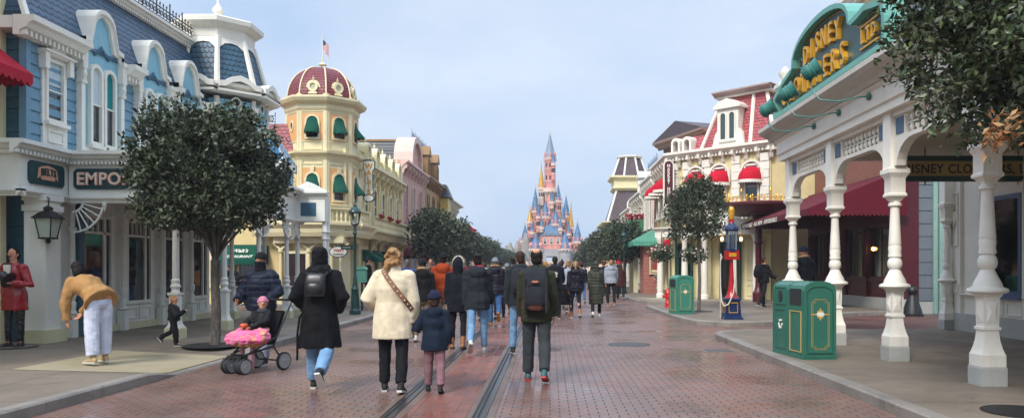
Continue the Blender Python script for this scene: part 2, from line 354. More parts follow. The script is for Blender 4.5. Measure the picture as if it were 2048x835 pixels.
# right: shop corner, island, far side
P3=[(34,17.0),(4.7,17.0)]+arc(4.7,15.8,1.2,90,180)[1:]+[(3.5,-4)]
kerb(P3,1); structure('pavement',MB().slab([(34,-4),(34,16.85),(4.7,16.85)]+arc(4.7,15.8,1.05,90,180)[1:]+[(3.65,-4)],0,KZ),M_walk)
P4=[(11.3,24.4),(9.8,23.9),(8.2,22.4),(6.9,20.6)]+[(6.3,19.9),(5.6,19.5),(4.9,19.35),(4.3,19.5),(3.9,20.0),(3.72,20.8),(3.66,22),(3.62,27)]+arc(4.6,28.2,.98,180,90)[:]+[(11.3,29.2)]
kerb(P4,-1); isl=[(11.3,24.6),(9.7,24.06),(8.07,22.52),(6.8,20.75),(6.2,20.05),(5.55,19.66),(4.9,19.52),(4.4,19.64),(4.03,20.1),(3.88,20.85),(3.82,22),(3.78,27)]+arc(4.6,28.2,.82,180,90)+[(11.3,29.05)]
structure('pavement',MB().slab(isl[::-1],0,KZ),M_walk)
P5=[(34,32.0),(5.2,32.0)]+[(4.2,32.6),(3.8,33.6),(3.75,35),(3.75,112)]
kerb(P5,-1); structure('pavement',MB().slab([(34,32.15),(5.25,32.15),(4.32,32.72),(3.95,33.65),(3.91,35),(3.91,112),(34,112)],0,KZ),M_walk)
structure('ramp_paving',MB().quad((4.6,33.2,KZ+.004),(9.4,32.3,KZ+.004),(9.4,33.6,KZ+.004),(4.0,36,KZ+.004)),M_tan)
structure('plaza',MB().slab([(-60,112),(60,112),(60,150),(-60,150)],-.015,.02),M_walk)
# covers in the ground
M_iron=paint('cast_iron','#2c2b2b',.5,.3,20,.6,metal=.5,bs=80); M_iron2=paint('worn_cast_iron','#5f5c5a',.45,.3,20,.6,metal=.5,bs=80)
tr=NT('tread_iron'); ck=tr.n('ShaderNodeTexBrick',i_Scale=1,i_Mortar_Size=.014,i_Brick_Width=.085,i_Row_Height=.06); tr.l(tr.co(),ck.inputs[0]); ck.inputs['Color1'].default_value=lin('#6a6765'); ck.inputs['Color2'].default_value=lin('#595654'); ck.inputs['Mortar'].default_value=lin('#221f1e'); tr.col(ck.outputs[0]); tr.P(Roughness=.45,Metallic=.4); tr.bump(ck.outputs[1],-.8,.01); M_tread=tr.m
def cover(px,py,r,label,z=.0,mat=None,nm='manhole_cover'):
    p=spot(px,py,z); t=thing(nm,label,'cover',p)
    MB().lathe([(r,0),(r,.008),(r*.94,.012),(r*.93,.006),(.05,.006)],n=40).build('ring',mat or M_iron2,t)
    MB().lathe([(r*.92,.004),(r*.92,.011),(.0,.0112)],n=40).build('tread_plate',M_tread if mat is None else mat,t)
cover(1258,688,.42,'round iron manhole cover set in the open brick street')
cover(425,690,.5,'dark round iron grate around the trunk of the tree by the blue shop',KZ,M_iron,'tree_grate')
cover(2046,823,.36,'dark round iron grate at the corner of the pavement by the shop pillars',KZ,M_iron,'tree_grate')
cover(1398,622,.45,'dark round iron grate under the young tree on the island',KZ,M_iron,'tree_grate')
p=spot(1478,700); t=thing('access_cover','square metal access cover in bricks beside the pavement corner','cover',(3.05,13.6,0),.1)
MB().box(-.3,.3,-.25,.25,0,.008).build('frame',M_kerb,t); MB().box(-.26,.26,-.21,.21,.0,.012).build('lid',M_iron2,t)
# ================= facade kit: local x to the viewer's right, y into the building, z up =================
GL=glass(); CUR=[None,cloth('curtain_ivory','#a8a290',.8,.15,20,.3),cloth('curtain_lace','#8e9696',.8,.2,20,.3),None]; rcur=random.Random(8); GLc=clear()
W_=paint('white_paint','#e3dfd2',.45,.07,2,.06); CR=paint('cream_paint','#dfd4ab',.5,.08,2,.06); YE=paint('pale_yellow_paint','#dcc68f',.5,.1); 
AP=paint('apricot_paint','#dba56b',.5,.1); GN=cloth('green_canvas','#0d4a3b',.8,.15,40,.2); RD=cloth('red_canvas','#a8162c',.8,.15,40,.2); MR=cloth('maroon_canvas','#591323',.8,.15,40,.2)
GY_=paint('grey_paint','#8b9196',.55,.1); INT=paint('dim_interior','#6f625a',.8,.4,3,.0); DK=paint('black_iron','#151719',.45,.2,12,.2)
GOLD=paint('gold_leaf','#d9a02c',.35,.15,8,.1,metal=.35); WG=paint('warm_grey_white','#c2beb4',.5,.08,2,.06)
def run(mb,prof,x0,x1,M=None):
    """a moulding: profile (y,z) run along x"""
    n=len(prof); vs=[(x0,y,z) for y,z in prof]+[(x1,y,z) for y,z in prof]
    if M is not None: vs=[M@Vector(v) for v in vs]
    return mb.add(vs,[tuple(range(n)),tuple(range(2*n-1,n-1,-1))]+[(i,i+n,(i+1)%n+n,(i+1)%n) for i in range(n)])
def cprof(z,p,h): return [(.01,z),(-p*.25,z),(-p*.3,z+h*.25),(-p*.6,z+h*.4),(-p*.75,z+h*.62),(-p,z+h*.7),(-p,z+h),(.01,z+h)]
def cornice(t,M,x0,x1,z,p=.3,h=.3,mat=None,dent=0,brk=0,name='cornice',bh=.35):
    mb=MB(M); run(mb,cprof(z,p,h),x0,x1)
    if dent:
        n=int((x1-x0)/dent)
        for i in range(n): u=x0+(i+.5)*(x1-x0)/n; mb.box(u-dent*.25,u+dent*.25,-p*.55,-p*.2,z+h*.02,z+h*.3)
    o=mb.build(name,mat or W_,t)
    if brk:
        n=max(2,int((x1-x0)/brk)+1)
        for i in range(n):
            u=x0+.12+(x1-x0-.24)*i/(n-1); m2=MB(M)
            run(m2,[(.0,z-bh),(-p*.3,z-bh),(-p*.42,z-bh*.7),(-p*.5,z-bh*.35),(-p*.85,z-.02),(-p*.85,z+h*.4),(0,z+h*.4)],u-.055,u+.055); m2.build('bracket',mat or W_,o)
    return o
def window(t,M,u,z,w,h,mat=None,arch=False,gl=None,blind=None,fw=.07,d=.07,sash=True,mull=False,sill=True,bfrac=.45,rise=None,name='window',panel=None,cap=0,sashm=None):
    mat=mat or W_; out=arch_pts(u,z,w,h,8,rise=rise) if arch else rect_pts(u,z,w,h)
    inn=arch_pts(u,z+fw,w-2*fw,h-2*fw,8,rise=None if rise is None else rise*.9) if arch else rect_pts(u,z+fw,w-2*fw,h-2*fw)
    mb=MB(M).ring(out,inn,-d,.012)
    s2=fw*.45
    if sash: mb.box(u-w/2+fw,u+w/2-fw,-d*.6,0,z+h*.5-s2/2,z+h*.5+s2/2)
    if mull: mb.box(u-s2/2,u+s2/2,-d*.5,0,z+fw,z+h-fw-(0 if not arch else .02))
    if sill: mb.box(u-w/2-.05,u+w/2+.05,-d*1.9,.01,z-.07,z)
    if cap: run(mb,cprof(z+h+.04,d*2.2,cap),u-w/2-.08,u+w/2+.08)
    o=mb.build(name,mat,t)
    MB(M).prism([(x,zz) for x,zz in inn],-.012,.008).build('pane',gl or GL,o)
    if blind is None and gl is None and h>1.0: blind=rcur.choice(CUR); bfrac=rcur.uniform(.3,.85)
    if blind:
        bz=z+h-fw-(h-2*fw)*bfrac
        pts=[(x,max(zz,bz)) for x,zz in inn]
        pp=[p for i,p in enumerate(pts) if p not in pts[:i]]
        MB(M).prism(pp,-.02,-.013).build('blind',blind,o)
    return o
def frame_ring(mb,pts,w,y0,y1):
    cx=sum(p[0] for p in pts)/len(pts); cz=sum(p[1] for p in pts)/len(pts)
    inn=[(x+(w if x<cx-1e-3 else -w if x>cx+1e-3 else 0),z+(w if z<cz else -w)) for x,z in pts]; return mb.ring(pts,inn,y0,y1)
def box_part(t,M,name,mat,*b,**k): return MB(M).box(*b).build(name,mat,t,**k)
def bell_awning(t,M,u,z,w,h,p,mat,name='awning',drop=.12,arch=True,white=None):
    """canvas hung from an arched head, spreading to a straight scalloped lower edge"""
    n=12; top=[];low=[]
    for i in range(n+1):
        a=PI*i/n; x=-math.cos(a)*w/2
        zz=z+h-w/2+math.sin(a)*w/2 if arch else z+h
        top.append((u+x,-.02,zz))
    mb=MB(M); rows=[top]
    for k,s in enumerate((.25,.5,.75,1.)):
        row=[]
        for i in range(n+1):
            a=PI*i/n; q=math.sin(a)**.5; x=-math.cos(a)*w/2*(1+.10*s); ex=s**1.25
            tx,ty,tz=top[i]; row.append((u+x,-.02-p*ex*q*1.0,tz+(z-tz)*(s**.85)))
        rows.append(row)
    rows.append([(x,y-.003,z-drop*(.75+.25*math.cos(i*PI))) for i,(x,y,_) in enumerate(rows[-1])])
    vs=[v for r in rows for v in r]; m=n+1
    mb.add(vs,[(k*m+i,k*m+i+1,(k+1)*m+i+1,(k+1)*m+i) for k in range(len(rows)-1) for i in range(n)])
    return mb.build(name,mat,t,smooth=True,ang=50)
def dome_awning(t,M,u,z,w,h,p,mat,drop=.16,edge=None,name='awning'):
    n=14;m=6; mb=MB(M); vs=[]
    for k in range(m+1):
        b=PI/2*k/m
        for i in range(n+1):
            a=PI*i/n; vs.append((u-math.cos(a)*w/2*math.sin(b)**.6 if k else u-math.cos(a)*.02, -.02-p*math.sin(a)*math.sin(b), z+h*math.cos(b)))
    mm=n+1; mb.add(vs,[(k*mm+i,k*mm+i+1,(k+1)*mm+i+1,(k+1)*mm+i) for k in range(m) for i in range(n)])
    o=mb.build(name,mat,t,smooth=True,ang=60)
    vs=[]
    for i in range(2*n+1): a=PI*i/(2*n); vs.append((u-math.cos(a)*w/2,-.02-p*math.sin(a)))
    mb=MB(M); q=[(x,y,z) for x,y in vs]+[(x,y,z-drop*(1 if i%2 else .7)) for i,(x,y) in enumerate(vs)]; k=len(vs)
    mb.add(q,[(i,i+1,k+i+1,k+i) for i in range(k-1)]).build('valance',edge or mat,o)
    return o
def slope_awning(t,M,x0,x1,zt,zb,p,mat,drop=.2,valm=None,name='awning',hip=.0):
    mb=MB(M); mb.quad((x0+hip,-.02,zt),(x0,-p,zb),(x1,-p,zb),(x1-hip,-.02,zt))
    mb.quad((x0+hip,-.02,zt),(x0,-.02,zb),(x0,-p,zb)); mb.quad((x1-hip,-.02,zt),(x1,-p,zb),(x1,-.02,zb))
    o=mb.build(name,mat,t); n=max(4,int((x1-x0)/.14)); mb=MB(M)
    def scal(ax,bx,n):
        vs=[];fs=[]
        for i in range(4*n+1):
            s=i/(4*n); x=ax[0]+(bx[0]-ax[0])*s; y=ax[1]+(bx[1]-ax[1])*s; d=drop*(.72+.28*math.sin(PI*((i%4)/4)))
            vs+=[(x,y,zb),(x,y,zb-d)]
        return vs,[(2*i,2*i+1,2*i+3,2*i+2) for i in range(4*n)]
    mb.add(*scal((x0,-p),(x1,-p),n)); k=max(2,int(p/.14)); mb.add(*scal((x0,-.02),(x0,-p),k)); mb.add(*scal((x1,-p),(x1,-.02),k)); mb.build('valance',valm or mat,o)
    return o
BAL=[(.035,0),(.035,.06),(.02,.09),(.05,.2),(.045,.28),(.02,.4),(.03,.46),(.04,.48),(.04,.52)]
def balustrade(t,M,x0,x1,z,h=.6,mat=None,step=.2,y=0,name='balustrade'):
    mb=MB(M); k=h/.6; mb.box(x0,x1,y-.07,y+.07,z,z+.06*k).box(x0,x1,y-.08,y+.08,z+.54*k,z+h)
    n=max(1,int((x1-x0)/step))
    for i in range(n): mb.lathe([(r,zz*k*.96+.05*k) for r,zz in BAL],(x0+(i+.5)*(x1-x0)/n,y,z),8)
    return mb.build(name,mat or W_,t,smooth=True)
def cresting(t,M,x0,x1,z,h=.5,y=0,mat=None,step=.16,name='roof_railing'):
    mb=MB(M); mb.box(x0,x1,y-.012,y+.012,z+h*.12,z+h*.17).box(x0,x1,y-.012,y+.012,z+h*.6,z+h*.65)
    n=int((x1-x0)/step)
    for i in range(n+1):
        u=x0+i*(x1-x0)/n; big=i%4==0; hh=h*(1 if big else .78); r=.014 if big else .008
        mb.box(u-r,u+r,y-r,y+r,z,z+hh); mb.lathe([(.002,0),(.028,.04),(.002,.1)],(u,y,z+hh-.03),4)
        if i<n:
            c=(u+(x1-x0)/n/2,z+h*.38); q=step*.36
            mb.ring([(c[0]+q*math.cos(a*PI/3),c[1]+q*1.2*math.sin(a*PI/3)) for a in range(6)],[(c[0]+q*.65*math.cos(a*PI/3),c[1]+q*.8*math.sin(a*PI/3)) for a in range(6)],y-.008,y+.008)
    return mb.build(name,mat or DK,t)
def clapboards(mb,x0,x1,y,z0,z1,hb=.2,t=.028):
    n=max(1,round((z1-z0)/hb)); hb=(z1-z0)/n
    for i in range(n):
        z=z0+i*hb; mb.add([(x0,y-t,z),(x1,y-t,z),(x1,y,z),(x0,y,z),(x0,y-.004,z+hb-.006),(x1,y-.004,z+hb-.006),(x1,y,z+hb),(x0,y,z+hb)],[(0,1,5,4),(3,2,1,0),(4,5,6,7),(0,4,7,3),(1,2,6,5)])
    return mb
def finial(mb,c,h,r): return mb.lathe([(r*.9,0),(r*.9,h*.06),(r*.35,h*.12),(r*.3,h*.2),(r,h*.34),(r*.95,h*.42),(r*.4,h*.52),(r*.18,h*.6),(r*.28,h*.66),(r*.05,h)],c,12)
def mansard(mb,x0,x1,y0,y1,z0,z1,ix,iy):
    return mb.hexa([(x0,y0,z0),(x1,y0,z0),(x1,y1,z0),(x0,y1,z0)],[(x0+ix,y0+iy,z1),(x1-ix,y0+iy,z1),(x1-ix,y1-iy,z1),(x0+ix,y1-iy,z1)])
def fan(mb,x,z,r,sx,y0=-.02,y1=.02):
    """quarter fan bracket under a beam: corner at (x,z), opening towards sx and down"""
    for a0,rr in ((0,r),(0,r*.36)):
        n=8; o=[(x+sx*rr*math.cos(PI/2*i/n),z-rr*math.sin(PI/2*i/n)) for i in range(n+1)]; q=[(x+sx*(rr-.035)*math.cos(PI/2*i/n),z-(rr-.035)*math.sin(PI/2*i/n)) for i in range(n+1)]
        for i in range(n): mb.hexa([(o[i][0],y0,o[i][1]),(o[i+1][0],y0,o[i+1][1]),(q[i+1][0],y0,q[i+1][1]),(q[i][0],y0,q[i][1])],[(o[i][0],y1,o[i][1]),(o[i+1][0],y1,o[i+1][1]),(q[i+1][0],y1,q[i+1][1]),(q[i][0],y1,q[i][1])])
    for i in range(1,6):
        a=PI/2*i/6; mb.tube([(x+sx*r*.34*math.cos(a),0,z-r*.34*math.sin(a)),(x+sx*r*.98*math.cos(a),0,z-r*.98*math.sin(a))],.014,5)
def porch_column(t,M,x,y,h,mat,basem=None,s=1.,gb=None,name='column',simple=False):
    """turned porch post on a panelled pedestal; h = full height to the beam"""
    T=(M or Matrix())@TR(x,y,KZ); k=s*.66; q=s*.86
    mb=MB(T); n=14
    mb.sq([(.21*k,.22),(.21*k,.36),(.2*k,.37),(.17*k,.44),(.145*k,.52),(.13*k,.62),(.13*k,.64),(.155*k,.65),(.155*k,.68),(.13*k,.69),(.14*k,1.02),(.17*k,1.05),(.17*k,1.07)])
    for a in range(4):
        mb2=Matrix.Rotation(a*PI/2,4,'Z'); o=mb.M; mb.M=T@mb2; y0=-.137*k
        mb.add([(-.095*k,y0,.73),(.095*k,y0,.73),(.095*k,y0,.99),(-.095*k,y0,.99),(-.03*k,y0-.05*k,.86),(.03*k,y0-.05*k,.86)],[(0,1,5,4),(1,2,5),(2,3,4,5),(3,0,4)]); mb.M=o
    mb.lathe([(.11*q,1.05),(.24*q,1.08),(.262*q,1.1),(.25*q,1.13),(.19*q,1.15),(.175*q,1.2),(.13*q,1.27),(.1*q,1.33),(.085*q,1.35),(.11*q,1.38),(.125*q,1.42),(.12*q,1.47),(.1*q,1.51),(.085*q,1.53),(.11*q,1.54),(.11*q,1.57),(.1*q,1.6),(.11*q,1.68),(.1*q,1.71),(.108*q,1.73),(.1*q,1.78),(.075*q,2.25),(.075*q,2.28),(.11*q,2.3),(.11*q,2.33),(.08*q,2.35),(.09*q,2.42)],n=n)
    hz=h-KZ
    mb.sq([(.09*k,2.36),(.15*k,2.42),(.19*k,2.44),(.19*k,2.47),(.165*k,2.49),(.165*k,2.7),(.19*k,2.73),(.235*k,2.78),(.235*k,2.84),(.2*k,2.85),(.19*k,2.87),(.19*k,max(hz,2.9))])
    o=mb.build(name,mat,t,smooth=True,ang=30)
    m=MB(T); m.sq([(.225*k,-.01),(.225*k,.2),(.215*k,.225)]); m.build('base',basem or mat,o)
    return o
# ================= left side =================
BL=paint('blue_clapboard','#6890a6',.5,.1,1.5,.06); TE=paint('dark_teal_clapboard','#2c5666',.5,.12,1.5,.06); LB=paint('light_blue_panel','#7fb4c4',.5,.08)
BW=paint('bluish_white_paint','#dedfd6',.45,.07,2,.06); IV=paint('ivory_base','#c9c5a0',.5,.1); SGN=paint('sign_green','#0d3a3f',.4,.1); PNK=paint('sign_salmon','#d9a184',.5,.1)
SC_B=scales('blue_slate_scales','#2f506a',.2,.15,'X'); SC_BT=scales('blue_tower_scales','#305468',.2,.16,'R')
TEALB=cloth('teal_blind','#147a7c',.8,.1,30,.1); PALB=cloth('pale_curtain','#b9c8cc',.8,.1,30,.1)
# neighbour at the very edge
t=thing('cream_building','cream rendered building at the picture edge beside the blue clapboard shop','building',(-10.1,13.86,0),R(90))
box_part(t,None,'wall',CR,-7,0,0,5,0,9); cornice(t,None,-7,0,3.55,.2,.3,CR); 
o=MB().box(-.14,0,-.05,0,0,9).build('pilaster',CR,t)
slope_awning(t,None,-1.9,-.25,5.55,5.0,.72,RD,.22)
# ---- blue shop ----
t=E=thing('blue_clapboard_shop','two storey blue clapboard shop with white arched dormers and a corner porch','building',(-9.7,13.9,0),R(90))
L=8.0
MB().box(7.2,7.35,.0,4,.12,3.6).build('wall',BW,t); MB().box(.02,L,.02,4,3.6,6.0).build('wall',BL,t)
mb=MB(); clapboards(mb,-.02,L,0,3.8,5.75,.21); mb.build('cladding',BL,t)
mb=MB(TR(0,.0,0,R(-90))); clapboards(mb,-.5,.02,0,3.8,5.75,.21); mb.build('cladding',TE,t)
MB().box(-.06,.06,-.035,.1,3.75,5.75).build('corner_board',BL,t)
for a_,b_ in ((-.35,1.42),(2.98,3.52),(5.08,5.27),(6.83,L)): cornice(t,None,a_,b_,5.72,.38,.36,W_,dent=.12)
MB(TR(0,0,0,R(-90))).box(-.6,-.02,-.345,0,5.845,6.065).build('cornice',W_,t)
mb=MB(); mb.hexa([(-.15,-.1,6.05),(L,-.1,6.05),(L,3,6.05),(-.15,3,6.05)],[(.35,.75,7.85),(L,.75,7.85),(L,3,7.85),(.35,3,7.85)]); mb.build('roof',SC_B,t)
MB().tube([(-.15,-.12,6.05),(.35,.73,7.85)],.07,6).build('hip_trim',W_,t)
cornice(t,TR(0,.75,0),.2,L,7.82,.22,.26,W_,dent=.1); box_part(t,None,'roof_deck',W_,.2,L,.75,4,7.82,8.07)
cresting(t,None,.3,L,8.06,.55,y=.62,step=.17)
# single window with hood
window(t,None,.72,4.32,.56,1.22,W_,fw=.06,blind=PALB,bfrac=.4,d=.08)
mb=MB(); mb.box(.36,1.08,-.06,0,3.8,4.25); mb.box(.36,.44,-.05,0,4.2,5.55); mb.box(1.0,1.08,-.05,0,4.2,5.55)
mb.box(.3,.42,-.16,0,5.3,5.62).box(1.02,1.14,-.16,0,5.3,5.62); run(mb,cprof(5.55,.2,.1),.26,1.18)
mb.prism([(.34,5.64),(1.1,5.64),(1.1,5.68),(.92,5.7),(.86,5.8),(.72,5.86),(.58,5.8),(.52,5.7),(.34,5.68)],-.14,0); mb.build('window_hood',W_,t)
mb=MB(); frame_ring(mb,rect_pts(.72,3.92,.46,.24),.03,-.085,-.06); mb.build('window_panel',W_,t)
ORN=paint('verdigris_ornament','#2f5a70',.5,.2)
def dormer(u,first=False):
    d=link('dormer',None,t); d.location=(0,0,0)
    o=[(-.78,3.85),(.78,3.85),(.78,6.02),(.7,6.06),(.7,6.22),(.5,6.26),(.46,6.42),(.4,6.6)]+[(.4*math.cos(a*PI/8),6.6+.36*math.sin(a*PI/8)) for a in range(1,8)]+[(-.4,6.6),(-.46,6.42),(-.5,6.26),(-.7,6.22),(-.7,6.06),(-.78,6.02)]
    o=[(x*.98+u,z) for x,z in o]
    i=[]
    for x,z in o:
        q=.1; dx=x-u; i.append((u+dx-math.copysign(min(q,abs(dx)),dx), z-(q*.8 if z>6.1 else 0) + (.15 if z<4 else 0)))
    f=MB(); f.ring(o,i,-.12,.0).build('dormer_frame',W_,d)
    f=MB(); f.prism(i,-.06,.0).build('dormer_panel',LB,d)
    # hood running back to the roof
    hd=[(x,z) for x,z in o if z>6.0]; f=MB(); n=len(hd); 
    for a,b in zip(hd,hd[1:]):
        f.hexa([(a[0],-.17,a[1]+.05),(b[0],-.17,b[1]+.05),(b[0],.9,b[1]+.05),(a[0],.9,a[1]+.05)],[(a[0],-.17,a[1]-.04),(b[0],-.17,b[1]-.04),(b[0],.9,b[1]-.03),(a[0],.9,a[1]-.03)])
    f.box(u-.83,u-.62,-.2,.6,5.98,6.08).box(u+.62,u+.83,-.2,.6,5.98,6.08); f.build('dormer_hood',W_,d)
    for s in (-1,1):
        f=MB(); f.box(u+s*.71-.06,u+s*.71+.06,-.13,0,3.85,5.3).box(u+s*.71-.085,u+s*.71+.085,-.16,0,5.3,5.36).box(u+s*.71-.05,u+s*.71+.05,-.17,0,5.36,5.6).box(u+s*.71-.08,u+s*.71+.08,-.18,0,5.6,6.0)
        f.ball((u+s*.71,-.15,5.48),(.065,.05,.09),8); f.build('pilaster',W_,d)
        window(d,TR(0,-.06,0),u+s*.245,4.08,.45,1.72,W_,arch=True,fw=.075,blind=TEALB if s>0 else PALB,bfrac=.5,d=.08)
    f=MB(TR(0,-.07,0)); 
    for k in range(9):
        a=-1+k/4; f.ball((u+a*.24,-.01,6.02+.16*(1-abs(a))**1.0),(.04,.025,.04+.03*(1-abs(a))),6)
    f.build('scroll_ornament',ORN,d)
for u in (2.2,4.3,6.05): dormer(u)
# shop-front band and porch
mb=MB(); mb.box(-.59,.73,-.3,.02,2.85,3.6); mb.build('fascia',BW,t)
cornice(t,TR(0,-.3,0),-.85,.78,3.52,.22,.24,BW,dent=.1); 
mb=MB(TR(-.6,-.3,0,R(-90))); mb.box(-.42,-.01,0,.1,2.852,3.55); run(mb,cprof(3.525,.22,.24),-.5,.0); run(mb,cprof(2.78,.1,.12),-.5,.1); mb.build('fascia',BW,t)
mb=MB(TR(0,-.3,0)); run(mb,cprof(2.78,.1,.12),-.7,.7); mb.build('fascia_moulding',BW,t)
def notched(u,z,w,h,c): return [(u-w/2+c,z),(u+w/2-c,z),(u+w/2-c*.4,z+c*.4),(u+w/2,z+c),(u+w/2,z+h-c),(u+w/2-c*.4,z+h-c*.4),(u+w/2-c,z+h),(u-w/2+c,z+h),(u-w/2+c*.4,z+h-c*.4),(u-w/2,z+h-c),(u-w/2,z+c),(u-w/2+c*.4,z+c*.4)]
s=MB(TR(0,-.3,0)).prism(notched(.08,3.03,.98,.42,.07),-.035,0).build('sign_board',SGN,t)
f=MB(TR(0,-.33,0)); f.prism([(-.2,3.14),(-.13,3.2),(-.1,3.13),(.26,3.13),(.29,3.2),(.36,3.14),(.33,3.33),(.25,3.37),(.08,3.4),(-.09,3.37),(-.17,3.33)],-.02,0).build('ribbon_plaque',PNK,s)
lettering(s,'BELTS',.18,TR(.08,-.36,3.19),SGN,.006,.004,1.08,.85,arch=.03)
PF=TR(.72,-.3,0,R(-90))  # porch front, faces the camera side
mb=MB(PF); mb.box(0.02,2.14,0,.14,2.85,3.6); run(mb,cprof(3.52,.22,.24),.0,2.36); run(mb,cprof(2.78,.08,.1),0,2.12)
for i in range(30): mb.box(.05+i*.075,.085+i*.075,-.13,0,3.5,3.56)
mb.build('porch_fascia',BW,t)
s=MB(PF).prism(notched(1.03,3.03,1.8,.4,.07),-.035,0).build('sign_board',SGN,t)
lettering(s,'EMPORIUM',.33,PF@TR(1.03,-.045,3.12),PNK,.012,.012,1.06,.98,name='lettering'); 
lettering(s,'EMPORIUM',.33,PF@TR(1.03,-.062,3.125),W_,.004,-.004,1.06,.98,name='letter_face')
def slim_post(t,x,y,h=2.85):
    mb=MB(TR(x,y,0)); mb.sq([(.13,.34),(.1,.4),(.085,.5),(.085,.95),(.11,.98),(.11,1.02)]); mb.lathe([(.09,1.02),(.07,1.08),(.1,1.14),(.075,1.2),(.085,1.26),(.06,1.3),(.062,1.4),(.055,2.3),(.085,2.34),(.085,2.38),(.06,2.4),(.065,2.5),(.1,2.55),(.07,2.6),(.07,h)],n=10)
    o=mb.build('column',BW,t,smooth=True,ang=30); MB(TR(x,y,0)).sq([(.15,.11),(.15,.32),(.13,.35)]).build('base',IV,o)
PS=TR(.72,-2.44,0); mb=MB(PS); mb.box(0.003,7.4,0,.14,2.851,3.6); run(mb,cprof(3.523,.22,.24),-.2,7.6); run(mb,cprof(2.78,.08,.1),0,7.4); mb.build('porch_fascia',BW,t)
box_part(t,None,'porch_roof',BW,.74,8.1,-2.42,0,3.6,3.72); box_part(t,None,'porch_ceiling',BW,.86,8.0,-2.3,-.32,2.98,3.04)
mb=MB(PF); fan(mb,.1,2.8,.62,1); fan(mb,2.0,2.8,.5,-1); mb.tube([(.05,0,2.78),(2.1,0,2.78)],.025,6); mb.lathe([(.03,0),(.05,-.05),(.02,-.14),(.005,-.18)],(.72,0,2.78),8); mb.build('porch_fretwork',BW,t)
for x in (.8,3.0,5.0,7.0,7.9):
    slim_post(t,x,-2.36)
mb=MB(PS)
for x in (.13,2.28,4.28,6.28): fan(mb,x+.08,2.8,.5,1); fan(mb,x-.08+(2.15 if x<1 else 2. if x<6 else .9),2.8,.45,-1)
mb.build('porch_fretwork',BW,t)
slim_post(t,7.9,-1.4); slim_post(t,6.6,-1.0)
# porch end bay beyond the tree
mb=MB(TR(7.6,-2.4,0,R(-90))); mb.box(-.1,.85,-.02,.5,2.85,3.62); run(mb,cprof(3.5,.16,.2),-.2,.95); mb.prism([(-.15,3.7),(.9,3.7),(.37,3.98)],-.1,.5); mb.build('porch_bay',BW,t)
MB(TR(7.6,-2.4,0,R(-90))).box(.16,.6,-.035,-.02,3.0,3.38).build('bay_panel',ORN,t)
for x in (7.75,8.0): slim_post(t,x,-3.2)
# corner pier, teal recess
mb=MB(); mb.box(-.1,.32,-.42,-.02,.12,2.85); mb.sq([(.0,0)]*2) if 0 else None
mb.box(-.14,.36,-.46,0,2.55,2.66).box(-.14,.36,-.46,0,2.74,2.85); mb.build('pier',BW,t)
MB().box(-.18,.4,-.5,.0,.12,.36).build('pier_base',IV,t)
mb=MB(TR(.3,0,0,R(-90))); clapboards(mb,-.7,0,.0,.12,3.5,.2); mb.box(-.7,0,.02,.2,.12,3.5); mb.build('cladding',TE,t)
mb=MB(TR(1.3,-.0,0,R(-90))); mb.box(-.6,.15,.02,.2,.12,3.5); clapboards(mb,-.6,.15,.0,.12,2.95,.2); mb.build('cladding',TE,t)
MB().box(.6,1.34,-.03,.06,.12,3.5).build('pilaster',BW,t)
MB().box(.62,.76,-.06,0,2.4,2.8).prism([(.64,2.6),(.69,2.68),(.74,2.6),(.69,2.52)],-.08,-.06).build('pilaster_cap',BW,t)
mb=MB(); mb.prism([(.5,.12),(1.25,.12),(1.25,.3),(.5,.75)],-.12,-.06); mb.build('stair_stringer',BW,t)
